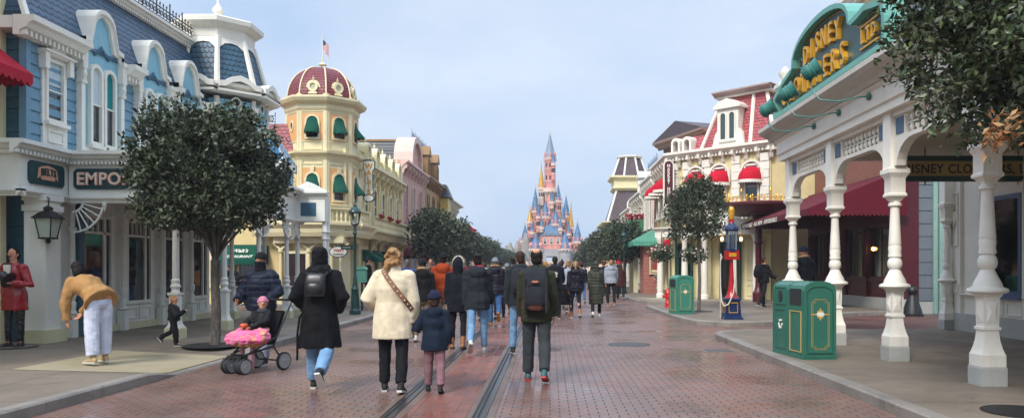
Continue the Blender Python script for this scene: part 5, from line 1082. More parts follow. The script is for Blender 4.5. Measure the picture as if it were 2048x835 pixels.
# ================= street furniture =================
LG=paint('lamp_green','#123d38',.35,.15); BG=paint('bin_green','#2c6757',.38,.1,3,.05); BGL=paint('bin_light_green','#3a7d69',.38,.1,3,.05); GLD=paint('bin_gold','#c2a25a',.45,.15); RDm=paint('pump_red','#a3121a',.25,.12); NVY=paint('pump_navy','#10264f',.3,.12)
SMOKE=clear('lamp_glass')
def street_lamp(label,X,Y,h,z=KZ,s=1.,sign=False):
    t=thing('street_lamp',label,'lamp',(X,Y,z),0,'green gas lamps along the street'); k=h/3.3
    MB().lathe([(.17,0),(.17,.12),(.14,.16),(.135,.2),(.12,.55),(.1,.72),(.12,.76),(.09,.82),(.065,.95),(.06,1.1),(.045,1.15),(.04,2.45*k-.1),(.07,2.5*k-.1),(.05,2.55*k-.1),(.04,2.62*k)],n=16).build('post',LG,t,smooth=True,ang=35)
    b=2.62*k; mb=MB(TR(0,0,b)); mb.lathe([(.04,0),(.1,.03),(.13,.06),(.12,.08)],n=6)
    for i in range(6): a=PI*i/3; mb.tube([(.12*math.cos(a),.12*math.sin(a),.07),(.17*math.cos(a),.17*math.sin(a),.4)],.01,4)
    mb.lathe([(.19,.39),(.2,.41),(.19,.44),(.1,.56),(.06,.58),(.06,.62),(.02,.64),(.015,.7),(.03,.73),(.005,.8)],n=12); mb.build('lantern_frame',LG,t,smooth=True,ang=35)
    MB(TR(0,0,b)).lathe([(.115,.08),(.165,.39)],n=6).build('lantern_glass',SMOKE,t); MB(TR(0,0,b)).tube([(0,0,.08),(0,0,.22)],.018,6).ball((0,0,.25),.03,8).build('mantle',W_,t)
    MB().tube([(-.28,0,b-.12),(.28,0,b-.12)],.014,6).ball((-.28,0,b-.12),.025,6).ball((.28,0,b-.12),.025,6).build('ladder_bar',LG,t)
    if sign: MB().box(-.42,-.06,-.015,.015,1.95,2.08).build('street_sign',LG,t); lettering(t,'MAIN ST.',.07,TR(-.24,-.018,1.99),W_,.002,.001,1,.9)
    return t
street_lamp('green street lamp with a small street sign beside the black coat','-' and PXx(710,22.6),22.6,3.35,sign=True)
street_lamp('green street lamp near the brick building with the poster',PXx(1248,42.3),42.3,3.6); street_lamp('green street lamp just behind another by the far trees',PXx(1262,52),52,3.6); street_lamp('green street lamp behind the single bin, hung with baskets',PXx(1352,28.2),28.2,3.5)
# newspaper style box by lamp
o=thing('green_box','pale green metal box hanging beside the street lamp','box',(PXx(724,24.5),24.5,1.05)); MB().box(-.14,.14,-.12,.12,0,.42).prism([(-.17,.42),(.17,.42),(.1,.52),(-.1,.52)],-.15,.15).build('housing',paint('pale_green_metal','#5f9c86',.5),o); MB().box(-.03,.03,-.03,.03,-.93,0).build('leg',LG,o)
for px,py in ((1323,505),(1387,508)):
    Y=28.2; o=thing('hanging_basket','hanging flower basket %s of the lamp post by the island tree'%('on the street side' if px<1350 else 'on the market side'),'flower basket',(PXx(px,Y),Y,PZz(py,Y)),0,'hanging baskets')
    me,_=crown_mesh('foliage',(.42,.42,.3),110,8,.11,.3,px,LEAF2,core=.2); link('foliage',me,o); MB().lathe([(.02,-.3),(.2,-.18),(.26,.0)],n=10).build('basket',BARK,o)
    MB().tube([(0,0,0),(0,0,.75),(.2 if px<1350 else -.2,0,.85),(.5 if px<1350 else -.6,0,.8)],.015,5).build('bracket',LG,o)
    mb=MB(); rg=random.Random(px)
    for i in range(24): a=rg.uniform(0,6.3); mb.ball((.38*math.cos(a),.38*math.sin(a),rg.uniform(-.1,.25)),.04,5)
    mb.build('blossoms',paint('pale_blossom','#c9b8b0',.7),o)
# litter bins
def bin_(label,loc,rz,slot=False,light=False,logo=True,top=1.14,w=.5,d=.56):
    """door on the local -y face, opening on the local -x face"""
    t=thing('litter_bin',label,'bin',loc,rz,'green litter bins'); g=BGL if light else BG; h=top
    pr=[(-w/2,.0),(w/2,.0),(w/2,h-.14),(w/2-.03,h-.06),(w/2-.1,h-.02),(w/2-.18,h),(-w/2+.18,h),(-w/2+.1,h-.02),(-w/2+.03,h-.06),(-w/2,h-.14)]
    pr=[(x,z+.03) for x,z in pr]; MB().prism(pr,-d/2,d/2).build('body',g,t)
    mb=MB(); mb.ring([(x*1.02,z*1.005) for x,z in pr],[(x*.86,.1+(z-.1)*.93) for x,z in pr],-d/2-.015,-d/2+.02); mb.ring([(x*1.02,z*1.005) for x,z in pr],[(x*.86,.1+(z-.1)*.93) for x,z in pr],d/2-.02,d/2+.015); mb.box(-w/2-.01,w/2+.01,-d/2-.01,d/2+.01,0,.05); mb.build('frame',g,t)
    o=MB().box(-w*.38,w*.38,-d/2-.02,-d/2,.1,.96).build('door',g,t); 
    for q,th in ((.05,.005),(.07,.003)):
        a,b=w*.38-q,.05+q; pts=[(-a+.05,.1+q),(a-.05,.1+q),(a-.05,.13+q),(a,.15+q),(a,.91-q),(a-.05,.93-q),(a-.05,.96-q),(-a+.05,.96-q),(-a+.05,.93-q),(-a,.91-q),(-a,.15+q),(-a+.05,.13+q)]
        MB().ring(pts,[(x*(1-th/a),.53+(z-.53)*(1-th/.4)) for x,z in pts],-d/2-.024,-d/2-.019).build('gold_lining',GLD,o)
    mb=MB(); cz=.68; st=[]
    for i in range(16): a=2*PI*i/16; r_=(.08,.05,.062,.05)[i%4]; st.append((r_*math.cos(a)*1.05,cz+r_*math.sin(a)*1.2))
    mb.prism(st,-d/2-.024,-d/2-.019); mb.prism([(-.17,cz),(-.08,cz-.012),(-.08,cz+.012)],-d/2-.024,-d/2-.019).prism([(.17,cz),(.08,cz+.012),(.08,cz-.012)],-d/2-.024,-d/2-.019); mb.build('emblem',GLD,o)
    MB().prism([(.06*math.cos(PI*i/8),cz+.035*math.sin(PI*i/8)) for i in range(16)],-d/2-.028,-d/2-.024).build('emblem_plate',W_,o)
    # street-side face
    Ms=TR(-w/2,0,0,R(-90)); m=MB(Ms)
    if slot: m.prism([(.07*math.cos(PI*i/8),.93+.09*math.sin(PI*i/8)) for i in range(16)],-.012,.0)
    else: m.prism(rect_pts(0,.82,d*.66,.24),-.012,0)
    m.build('opening',paint('bin_dark_opening','#23282a',.5),t)
    m=MB(Ms); 
    if slot: frame_ring(m,rect_pts(0,.8,d*.7,.28),.02,-.015,0)
    for pts in (rect_pts(0,.1,d*.7,.62),): frame_ring(m,pts,.012,-.012,0)
    m.build('side_panel_lining',GLD if not slot else g,t)
    if slot:
        m=MB(Ms)
        for k in range(3):
            a=PI/2+k*2*PI/3; c=(.05*math.cos(a),.48+.06*math.sin(a)); b=a+PI/2; m.prism([(c[0]+.045*math.cos(b)-.015*math.cos(a),c[1]+.045*math.sin(b)-.015*math.sin(a)),(c[0]+.045*math.cos(b)+.015*math.cos(a),c[1]+.045*math.sin(b)+.015*math.sin(a)),(c[0]-.03*math.cos(b)+.015*math.cos(a),c[1]-.03*math.sin(b)+.015*math.sin(a)),(c[0]-.06*math.cos(b),c[1]-.06*math.sin(b)),(c[0]-.03*math.cos(b)-.015*math.cos(a),c[1]-.03*math.sin(b)-.015*math.sin(a))],-.012,-.0)
        m.build('recycling_mark',W_,t)
    return t
bin_('green litter bin of the joined pair nearest the camera, square opening',(4.02,11.55,KZ),R(7)); bin_('green recycling bin of the joined pair with a round hole and white mark',(3.96,12.1,KZ),R(7),slot=True)
bin_('single lighter green litter bin on the island beside the hydrant',(4.02,22.95,KZ),R(12),light=True,w=.56,d=.6)
# hydrant
t=thing('fire_hydrant','small red fire hydrant on the kerb behind the single green bin','hydrant',(PXx(1336,27.0),27.0,KZ)); HR=paint('hydrant_red','#c01a22',.35,.1)
MB().lathe([(.14,0),(.14,.04),(.1,.06),(.1,.12),(.115,.14),(.095,.17),(.095,.46),(.12,.48),(.12,.51),(.1,.54),(.09,.6),(.05,.65),(.03,.66),(.03,.7),(.01,.71)],n=16).build('barrel',HR,t,smooth=True,ang=35)
for a in (PI,0,-PI/2): MB(TR(0,0,.38,a)@Matrix.Rotation(PI/2,4,'Y')).lathe([(.05,.08),(.05,.13),(.065,.13),(.065,.17),(.03,.18),(.03,.2)],n=10).build('outlet_cap',HR,t,smooth=True,ang=35)
# pump
t=thing('vintage_pump','red and navy vintage petrol pump with gold crown and glass cylinder','petrol pump',(PXx(1463,20.5),20.5,KZ))
MB().sq([(.36,0),(.36,.05),(.31,.07),(.3,.12),(.26,.5),(.3,.52),(.3,.56),(.24,.58)]).build('base',NVY,t); m=MB(); 
for a in range(4): m.M=Matrix.Rotation(a*PI/2,4,'Z'); frame_ring(m,rect_pts(0,.18,.34,.28),.02,-.3,-.27)
m.build('base_lining',GOLD,t)
MB().lathe([(.26,.58),(.17,.68),(.13,.8),(.09,1.1),(.065,1.5),(.065,1.62),(.1,1.66)],n=20).build('column',RDm,t,smooth=True,ang=35)
m=MB(); m.box(-.24,.24,-.2,.2,1.62,1.86); m.build('meter_box',RDm,t); m=MB(); m.box(-.14,.14,-.215,-.2,1.7,1.8); m.build('meter_plate',GOLD,t)
MB().lathe([(.19,1.88),(.2,2.4)],n=8,rot=A8).build('glass_cylinder',SMOKE,t); MB().lathe([(.11,1.88),(.11,2.3)],n=10).build('fuel_gauge',GY_,t); m=MB()
for i in range(8): a=A8+i*PI/4; m.tube([(.2*math.cos(a),.2*math.sin(a),1.86),(.21*math.cos(a),.21*math.sin(a),2.42)],.014,4)
m.lathe([(.24,1.84),(.24,1.9)],n=8,rot=A8); m.lathe([(.25,2.4),(.28,2.44),(.26,2.5),(.14,2.58),(.12,2.62)],n=16); m.build('lantern_frame',NVY,t)
MB().lathe([(.12,2.6),(.1,2.66),(.1,2.72)],n=12).build('collar',RDm,t); MB().lathe([(.07,2.7),(.1,2.74),(.11,2.85),(.12,2.98),(.1,3.0),(.09,3.05),(.04,3.07)],n=12).build('gold_crown',GOLD,t,smooth=True,ang=35)
m=MB(); m.tube([(-.24,0,2.3),(-.36,0,2.34),(-.36,0,2.25)],.014,5).tube([(.24,0,2.3),(.36,0,2.34),(.36,0,2.25)],.014,5); m.build('lamp_arm',GOLD,t); 
for x in (-.36,.36): MB().ball((x,0,2.18),.06,10).build('side_bulb',glow('side_bulb_glow','#ffcf8a',4),t)
HOSE=paint('white_hose','#c9c4b8',.5,.1); MB().tube([(.1,-.2,1.6),(.08,-.3,1.2),(-.02,-.36,.7),(-.2,-.38,.42),(-.34,-.3,.36),(-.42,-.2,.5),(-.44,-.1,.9),(-.43,0,1.4),(-.42,0,1.6)],.022,8).build('hose',HOSE,t,smooth=True); MB().tube([(-.42,0,0),(-.42,0,1.75)],.016,6).tube([(-.42,0,1.6),(-.36,-.02,1.68),(-.42,0,1.78)],.025,6).build('nozzle_stand',HOSE,t)
t.scale=(.72,.72,1)
# black bell bollard
t=thing('bell_bollard','black bell shaped iron bollard at the grey block wall','bollard',(11.45,23.7,.004)); MB().lathe([(.34,0),(.34,.06),(.3,.08),(.27,.2),(.2,.42),(.14,.6),(.12,.66),(.15,.72),(.17,.78),(.16,.86),(.1,.93),(.04,.96),(.0,.98)],n=20).build('body',DK,t,smooth=True,ang=40)
# floodlight panels far left
t=thing('floodlight_rig','dark green floodlight panels on a frame above the far trees','floodlight',(PXx(988,98),98,0)); 
for x,z,w in ((-.9,4.35,1.0),(.35,3.95,.8),(-.85,3.0,.5)): MB().box(x-w/2,x+w/2,-.1,.1,z,z+.62).build('panel',paint('dull_green','#2d4a40',.5),t)
MB().tube([(-.5,0,-.02),(-.4,0,3.3),(-.9,0,4.4)],.06,5).tube([(-.4,0,3.2),(.35,0,4.1)],.05,5).build('mast',GY_,t)
# ================= castle stand-in =================
CPK=paint('castle_pink','#d98f84',.7,.16,1.2,.0); CPK2=paint('castle_pale','#d8bfae',.7,.1,.4,.0); CST=bricks('castle_stone','#8f9094','#a3a1a0','#7d7c7c',.9,.45); CBL=scales('castle_blue','#456f93',.45,.4,'R'); CGD=paint('spire_gold','#c99a32',.35,.2,2,.0,metal=.4); CGR=paint('grey_blue_spire','#6f8294',.5,.15,1,.0)
t=thing('pink_castle','pink castle with blue cone roofs and a grey stone gate closing the avenue','castle',(0,150,0))
def cx(px): return (px-VX)/10.
def cz(py): return 1.475+(538-py)/10.
def ctower(px,r,z0,z1,z2,mat=CPK,roof=CBL,oy=0,win=True,flag=False,crown=True):
    x=cx(px); w=MB(TR(x,oy,0)); w.lathe([(r,z0),(r,z1-.7),(r*1.15,z1-.4),(r*1.15,z1)],n=14); o=w.build('tower',mat,t,smooth=True,ang=30)
    if crown:
        w=MB(TR(x,oy,0)); 
        for i in range(12): a=PI*i/6; w.box(r*1.12*math.cos(a)-.12,r*1.12*math.cos(a)+.12,r*1.12*math.sin(a)-.12,r*1.12*math.sin(a)+.12,z1-.55,z1-.3)
        w.lathe([(r*1.2,z1-.28),(r*1.22,z1-.1),(r*1.1,z1)],n=14); w.build('corbel',CPK2,o)
    w=MB(TR(x,oy,0)); w.lathe([(r*1.16,z1),(r*.78,z1+(z2-z1)*.3),(r*.4,z1+(z2-z1)*.66),(.05,z2)],n=14); w.build('roof',roof,o,smooth=True,ang=50)
    MB(TR(x,oy,0)).lathe([(.05,z2-.2),(.12,z2),(.04,z2+.2),(.02,z2+.9)],n=6).build('finial',CGD,o)
    if win:
        w=MB(TR(x,oy-r,0)); 
        zz=z1-1.9
        while zz>max(z0,5.2):
            for da in (-.7,0,.7): MB(TR(x,oy,0,da)@TR(0,-r,0)).prism(arch_pts(0,zz,.3,.8,6),-.03,.2).build('window_slit',GL,o)
            zz-=2.6
        w=MB(TR(x,oy,0)); zz=z1-2.4
        while zz>max(z0,5.2): w.lathe([(r,zz),(r+.09,zz+.04),(r+.09,zz+.14),(r,zz+.18)],n=14); w.build('string_band',CPK2,o); w=MB(TR(x,oy,0)); zz-=2.6
        for da in (-.9,.0,.9):
            w=MB(TR(x,oy,z1,da)); w.box(-r*.16,r*.16,-r*1.22,-r*.5,.05,r*.55); w.prism([(-r*.24,r*.5),(r*.24,r*.5),(0,r*.95)],-r*1.28,-r*.3); w.build('roof_dormer',CPK,o)
    return o
# wall, gate
w=MB(); 
for a,b in ((1045,1085),(1118,1168)): w.box(cx(a),cx(b),-1,1,0,cz(503)); 
w.box(cx(1085),cx(1118),-1.5,1.5,cz(512),cz(498)); w.box(cx(1085),cx(1093),-1.5,1.5,0,cz(512)).box(cx(1110),cx(1118),-1.5,1.5,0,cz(512)); w.build('curtain_wall',CST,t)
w=MB(); 
for i in range(26): x=cx(1046)+i*.47; w.box(x,x+.24,-1.05,-.7,cz(503),cz(503)+.4)
w.build('battlement',CPK2,t)
w=MB(); w.ring(arch_pts(cx(1101.5),0,2.6,3.2,10),arch_pts(cx(1101.5),0,1.8,2.7,10),-1.9,-1.5); w.build('gate_arch',CPK2,t); MB().prism(arch_pts(cx(1101.5),0,1.8,2.7,10),-1.52,-1.4).build('gate_opening',INT,t)
ctower(1072,1.25,0,cz(497),cz(466),CST,oy=-1.2); ctower(1130,1.25,0,cz(497),cz(462),CST,oy=-1.2); ctower(1155,.95,0,cz(482),cz(445),CPK,oy=0); ctower(1050,.8,0,cz(480),cz(448),CPK,oy=0)
# upper ward
w=MB(); w.box(cx(1084),cx(1122),1,6,4,cz(470)); w.box(cx(1062),cx(1142),3,8,4,cz(478)); w.build('keep_wall',CPK,t); w=MB(); mansard(w,cx(1082),cx(1124),.8,6.2,cz(470),cz(440),.9,2.2); w.build('keep_roof',CBL,t)
for px in (1090,1103,1116): window(t,TR(0,1,0),cx(px),cz(500)+1.2,.7,1.5,CPK2,arch=True,fw=.12,sash=False)
ctower(1070,.85,4,cz(418),cz(372),oy=4); ctower(1133,.8,4,cz(428),cz(388),oy=4); ctower(1059,.55,4,cz(440),cz(412),oy=3,roof=CGD); ctower(1143,.5,4,cz(452),cz(405),oy=3,roof=CGD); ctower(1082,.6,6,cz(368),cz(322),CPK2,roof=CGD,oy=6); ctower(1117,.7,6,cz(395),cz(362),oy=6); ctower(1091,.95,5,cz(430),cz(398),oy=3.2); ctower(1112,.9,5,cz(445),cz(415),oy=3)
ctower(1076,.42,9,cz(430),cz(404),oy=2.6); ctower(1126,.42,9,cz(438),cz(410),oy=2.6); ctower(1104,.4,14,cz(398),cz(376),CPK2,oy=5); ctower(1121,.38,8,cz(455),cz(432),CPK2,oy=1.4); ctower(1083,.38,8,cz(452),cz(430),CPK2,oy=1.4); ctower(1107,.4,20,cz(318),cz(296),oy=5.6); ctower(1064,.4,6,cz(462),cz(440),oy=1.5); ctower(1138,.4,6,cz(465),cz(440),oy=1.5)
w=MB()
for i in range(14): w.box(cx(1063)+i*.57,cx(1063)+i*.57+.3,2.9,3.2,cz(478),cz(478)+.4)
w.build('battlement',CPK2,t)
for px in (1090,1100,1110,1118): MB(TR(cx(px),.7,cz(470))).lathe([(.03,0),(.1,.3),(.02,.9)],n=6).build('roof_spike',CGD,t)
ctower(1099,1.35,5,cz(375),cz(374),oy=7,win=False); ctower(1100,1.15,15,cz(306),cz(254),oy=7,roof=CGR)
w=MB(TR(cx(1099),7,0)); w.lathe([(1.5,cz(385)),(2.1,cz(378)),(2.1,cz(370)),(1.9,cz(370))],n=18); w.build('gallery',CPK2,t)
for i in range(7): a=PI+PI*i/6; MB(TR(cx(1099),7,0)).tube([(1.52*math.cos(a),1.52*math.sin(a),8),(1.52*math.cos(a),1.52*math.sin(a),cz(382))],.16,5).build('buttress',CPK2,t)
# rocks and low walls beside it
rk=MB(); rng2=random.Random(2)
for i in range(26):
    x=cx(1048)-i*.45+rng2.uniform(-.5,.5); h=max(1.0,8.2-i*.3+rng2.uniform(-.6,.6)); rk.lathe([(1.2,0),(1.1,h*.3),(.95,h*.55),(.7,h*.8),(.2,h)],(x,rng2.uniform(-1,3),0),6,rng2.uniform(0,2))
rk.build('rock_outcrop',paint('pale_rock','#8f8b84',.85,.25,.8,.8,bs=2),None,label='pale craggy rock slope stepping down beside the pink castle',cat='rocks').location=(0,150,0)
t=thing('far_buildings','low pale rooftops beyond the left trees at the plaza edge','building',(PXx(1000,125),125,0)); 
for x,w_,h in ((-4,3,2.6),(-1,3,3.6),(2,2.6,3.0)): MB().box(x,x+w_,0,3,0,h).build('wall',CPK2,t); m=MB(); mansard(m,x-.2,x+w_+.2,-.2,3.2,h,h+1.2,.6,.6); m.build('roof',SLT,t)
t=thing('far_pavilion','low pavilion beyond the right trees at the plaza edge','building',(PXx(1200,118),118,0)); MB().box(-3.5,5,0,3,0,2.8).build('wall',CPK2,t); m=MB(); mansard(m,-3.8,5.3,-.3,3.3,2.8,4.0,1,1); m.build('roof',SLT,t)
o=thing('hedge_row','dark evergreen hedge closing the far plaza','hedge',(0,122,0)); 
for s in (-1,1): me,_=crown_mesh('foliage',(14,1.2,1.5),1600,8,.35,.35,70+s,LEAF,core=.3); q=link('foliage',me,o); q.location=(s*20,0,1.2)
# ================= people =================
def remeshed(mb,vox,smooth=3,wr=0,wscale=7,quilt=0,seed=0,fold=0,ripple=None):
    me=mb.mesh('tmp',[]) ; o=bpy.data.objects.new('tmp',me)
    m=o.modifiers.new('r','REMESH'); m.mode='VOXEL'; m.voxel_size=vox; m.use_smooth_shade=True
    if smooth: k=o.modifiers.new('s','SMOOTH'); k.factor=.5; k.iterations=smooth
    out=evald(o); bpy.data.objects.remove(o); bpy.data.meshes.remove(me)
    if wr or quilt or fold or ripple:
        off=Vector((seed*1.7,seed*.9,0))
        nv=len(out.vertices); NN=np.empty(nv*3,np.float32); out.vertex_normals.foreach_get('vector',NN); NN=NN.reshape(-1,3); CO=np.empty(nv*3,np.float32); out.vertices.foreach_get('co',CO); CO=CO.reshape(-1,3); D=np.zeros(nv,np.float32)
        for q_,c in enumerate(CO.tolist()):
            c=Vector(c); d=0
            if wr: d+=wr*(noise.noise(Vector((c.x*wscale,c.y*wscale,c.z*wscale*1.5))+off)+.5*noise.noise(Vector((c.x*wscale*2.3,c.y*wscale*2.3,c.z*wscale*3))+off))
            if fold: d+=fold*noise.noise(Vector((c.x*11,c.y*11,c.z*1.6))+off)
            if quilt: d+=quilt[0]*(abs(math.sin(PI*(c.z+.01*noise.noise(c*9))/quilt[1]))**.6-.65)
            if ripple: d+=ripple(c)
            D[q_]=d
        out.vertices.foreach_set('co',(CO+NN*D[:,None]).ravel())
    out.update(); return out
SKIN=[cloth('skin_light','#c58e74',.5,.08,90,.08,sheen=0),cloth('skin_tan','#a87253',.5,.08,90,.08,sheen=0)]
def hairm(name,h):
    if name in MC: return MC[name]
    s=NT(name); co=s.co(); mpn=s.n('ShaderNodeMapping'); mpn.inputs['Scale'].default_value=(9,9,2); s.l(co,mpn.inputs[0]); f=s.noise(9,5,.7,mpn.outputs[0]); s.col(s.mix(f,scl(lin(h),.5),scl(lin(h),1.5))); s.P(Roughness=.6); s.b.inputs['Specular IOR Level'].default_value=.2; s.bump(f,.7,.01); MC[name]=s.m; return s.m
HB=hairm('black_hair','#17120f'); HBR=hairm('brown_hair','#35241a'); HBL=hairm('blond_hair','#94724a'); HGR=hairm('grey_hair','#5b5550'); FUR=hairm('tan_fur','#a58a68'); FURW=hairm('pale_fur','#b8b0a4'); FURD=hairm('dark_fur','#2a2320')
SOLE=paint('shoe_sole','#b9b4ac',.7,.1); SOLED=paint('dark_sole','#1d1b1a',.8,.2)
def V(*a): return Vector(a)
def person(label,loc,face=0,h=1.7,legs=((12,5,0),(-12,18,25)),arms=((-8,6,10),(8,6,10)),lean=2,headp=0,heady=0,skin=0,near=False,group=None,
           coat=None,hem=.02,cg=.035,sleeve=1.,hood=None,furm=None,quilt=None,flare=.0,pants=None,legw=1.,shoe=None,sole=None,hair=HBR,hairs='short',hat=None,hats='beanie',scarf=None,
           armpts=None,twist=0,skirt=None,face_detail=False,pom=None,boot=0,extra=None,cat='person',child=False,root=None,open_front=None,seat=False,fa=1.):
    """face: heading in degrees, 0 = walking away from the camera, anticlockwise positive"""
    t=thing('person',label,cat,loc,R(face),group) if root is None else root
    k=h/1.70; vox=(.0085 if near else .02); S_=Matrix.Scale(k,4); hs=1.0 if not child else 1.28   # head scale
    ub=1. if not child else .93
    L=R(lean); u=V(0,math.sin(L),math.cos(L)); fw=V(0,math.cos(L),-math.sin(L)); X=V(1,0,0)
    def seg(ang,out=0,side=1): a=R(ang); o=R(out)*side; return V(math.sin(o),math.sin(a)*math.cos(o),-math.cos(a)*math.cos(o))
    pel=V(0,0,.93); lg=[]
    ll=.42
    for side,(a,b,p) in zip((-1,1),legs):
        hip=pel+V(side*.09,0,-.04); kn=hip+seg(a,3 if not seat else 10,side)*ll; an=kn+seg(a-b,1,side)*ll; lg.append((side,hip,kn,an,R(p)))
    lo=min(an.z-.085*math.cos(p)-.12*max(0,math.sin(p)) for _,_,_,an,p in lg)
    dz=V(0,0,-lo) if not seat else V(0,0,seat/k-pel.z)
    pel=pel+dz; lg=[(s,a+dz,b+dz,c+dz,p) for s,a,b,c,p in lg]
    chest=pel+u*.36*ub; neck=pel+u*.52*ub; Lh=R(lean*.6-headp); uh=V(0,math.sin(Lh),math.cos(Lh)); hc=neck+uh*(.165 if not child else .18)
    sh=[pel+u*.455*ub+V(s*.165,0,0) for s in (-1,1)]; ar=[]
    for i,side in enumerate((-1,1)):
        if armpts and armpts[i]: e_,w_=[V(*q) for q in armpts[i]]; e_=e_/k; w_=w_/k; 
        else:
            a,o,e=arms[i]; e_=sh[i]+seg(a,o,side)*.29; w_=e_+seg(a+e,o*.3,side)*.25
        ar.append((side,sh[i],e_,w_))
    Rh=Matrix.Rotation(R(heady),3,'Z')@Matrix.Rotation(-Lh,3,'X')
    H_=lambda x,y,z: hc+Rh@(V(x,y,z)*hs)
    # ---- body ----
    b=MB(S_)
    tr=[(-.1,.15,.105),(0,.165,.12),(.14,.135,.1),(.3,.155,.115),(.42,.17,.1),(.475,.12,.08),(.52,.062,.06)]
    b.loft([(pel+u*z*(ub if z>0 else 1),X*a,fw*c) for z,a,c in tr],16)
    b.tube([neck-u*.04,neck+uh*.09],[.06,.052],10)
    b.ball(H_(0,0,.015),(.074*hs,.092*hs,.105*hs),14,Rh); b.ball(H_(0,.022,-.055),(.052*hs,.062*hs,.06*hs),10,Rh)
    b.ball(H_(0,.098,-.008),(.013*hs,.02*hs,.02*hs),6,Rh); b.ball(H_(0,.09,.012),(.01*hs,.012*hs,.028*hs),6,Rh)
    for s in (-1,1): b.ball(H_(s*.076,-.005,0),(.012*hs,.02*hs,.03*hs),6,Rh)
    for s,hip,kn,an,p in lg: b.tube([hip,hip.lerp(kn,.5),kn,kn.lerp(an,.35),an],[.085,.07,.05,.05,.036],10,caps=True)
    for s,a,e,w in ar:
        b.tube([a,a.lerp(e,.5),e,e.lerp(w,.4),w],[.055,.046,.036,.036,.026],10,caps=True)
        d=(w-e).normalized(); fv=V(0,1,0)-d*d.y; 
        if fv.length<.2: fv=V(0,0,1)-d*d.z
        fv.normalize(); sd=d.cross(fv).normalized(); hk=1 if not child else .9   # palm faces the thigh: fingers spread along fv
        pc=w+d*.045*hk; b.loft([(w-d*.01,fv*.022,sd*.016),(pc,fv*.036*hk,sd*.014),(w+d*.085*hk,fv*.038*hk,sd*.012)],10)
        inn=-s*sd if sd.x>0 else s*sd
        inn=V(-s,0,0)-d*V(-s,0,0).dot(d); inn=inn.normalized() if inn.length>.1 else sd
        if near:
            for q in range(4):
                o=(q-1.5)*.019; ln=(.062,.072,.068,.052)[3-q]*hk; b0=w+d*.078*hk+fv*o; b1=b0+(d*.85+inn*.35).normalized()*ln*.55; b2=b1+(d*.55+inn*.75).normalized()*ln*.55
                b.tube([b0-d*.02,b0,b1,b2],[.009,.0095,.0088,.0078],6,caps=True)
            b0=w+d*.025+fv*.03; b1=b0+(d*.6+fv*.6+inn*.3).normalized()*.035; b2=b1+(d*.9+inn*.4).normalized()*.032; b.tube([b0-fv*.012,b0,b1,b2],[.012,.012,.0105,.009],6,caps=True)
        else: b.loft([(w+d*.07,fv*.036,sd*.013),(w+d*.12+inn*.012,fv*.032,sd*.013),(w+d*.155+inn*.03,fv*.022,sd*.01)],8)
    me=remeshed(b,vox if near else .017,2); me.materials.append(SKIN[skin]); link('body',me,t)
    # ---- trousers ----
    if pants:
        b=MB(S_); b.loft([(pel+u*.12,X*.15,fw*.115),(pel,X*.175,fw*.13),(pel-V(0,0,.1),X*.175,V(0,.125,0)),(pel-V(0,0,.16),X*.14,V(0,.1,0))],14)
        for s,hip,kn,an,p in lg:
            d=(an-kn).normalized(); b.tube([hip+V(0,0,.03),hip.lerp(kn,.45),kn,kn.lerp(an,.5),an-d*(.03 if not boot else .12)],[.098,.085*(.6+.4*legw),.064*legw,.06*legw,.055*legw],12)
        me=remeshed(b,.012 if near else .022,2,.006 if near else 0,9,seed=h,fold=.008 if near else 0); me.materials.append(pants); link('trousers',me,t)
    # ---- shoes ----
    for s,hip,kn,an,p in lg:
        fr=Matrix.Rotation(-p,3,'X')@Matrix.Rotation(R(-s*6),3,'Z'); f=lambda x,y,z: an+fr@V(x,y,z)
        if seat: fr=Matrix.Rotation(R(-15),3,'X')
        b=MB(S_); fv=fr@V(0,1,0); uz=fr@V(0,0,1); xx=fr@V(1,0,0)
        b.loft([(f(0,-.075,-.045),xx*.02,uz*.02),(f(0,-.06,-.035),xx*.034,uz*.04),(f(0,-.01,-.03),xx*.037,uz*.05),(f(0,.06,-.042),xx*.04,uz*.038),(f(0,.12,-.055),xx*.046,uz*.028),(f(0,.165,-.06),xx*.036,uz*.02),(f(0,.185,-.062),xx*.012,uz*.01)],12)
        b.tube([f(0,-.01,-.03),f(0,-.008,.03)]+([an.lerp(kn,.33)] if boot else []),[.04,.043]+([.058] if boot else []),10)
        o=b.build('shoe',shoe or SOLED,t,smooth=True,ang=60)
        b=MB(S_); pts=[(-.03,-.075),(.03,-.075),(.038,-.02),(.04,.05),(.049,.12),(.04,.17),(.0,.195),(-.04,.17),(-.049,.12),(-.04,.05),(-.038,-.02)]
        n=len(pts); vs=[f(x,y,-.085) for x,y in pts]+[f(x*1.02,y*1.01,-.06) for x,y in pts]; b.add(vs,[tuple(range(n-1,-1,-1)),tuple(range(n,2*n))]+[(i,(i+1)%n,(i+1)%n+n,i+n) for i in range(n)]); b.build('sole',sole or SOLE,o)
    # ---- coat ----
    if coat:
        g=cg; b=MB(S_); rings=[(.14,.135+g,.1+g),(.3,.16+g,.12+g),(.42,.172+g*.8,.105+g*.8),(.475,.135+g*.5,.085+g*.5),(.515,.085+g*.3,.075),(.545,.07,.068)]
        R_=[]; hemz=hem*1.0
        if hem>=0:
            zz=pel.z-hem; nst=max(1,int(hem/.12)); 
            for i in range(nst+1):
                q=1-i/nst; z=pel.z-hem*q; wx=.165+g+flare*q; R_.append((V(0,(pel.y),z),X*wx,V(0,.125+g+flare*.8*q,0)) if lean<30 else (pel-(u*.55+V(0,0,.45))*hem*q+fw*-.02,X*wx,fw*(.14+g+flare*q)))
        R_+= [(pel+u*z*ub,X*a,fw*c) for z,a,c in rings]; b.loft(R_,20)
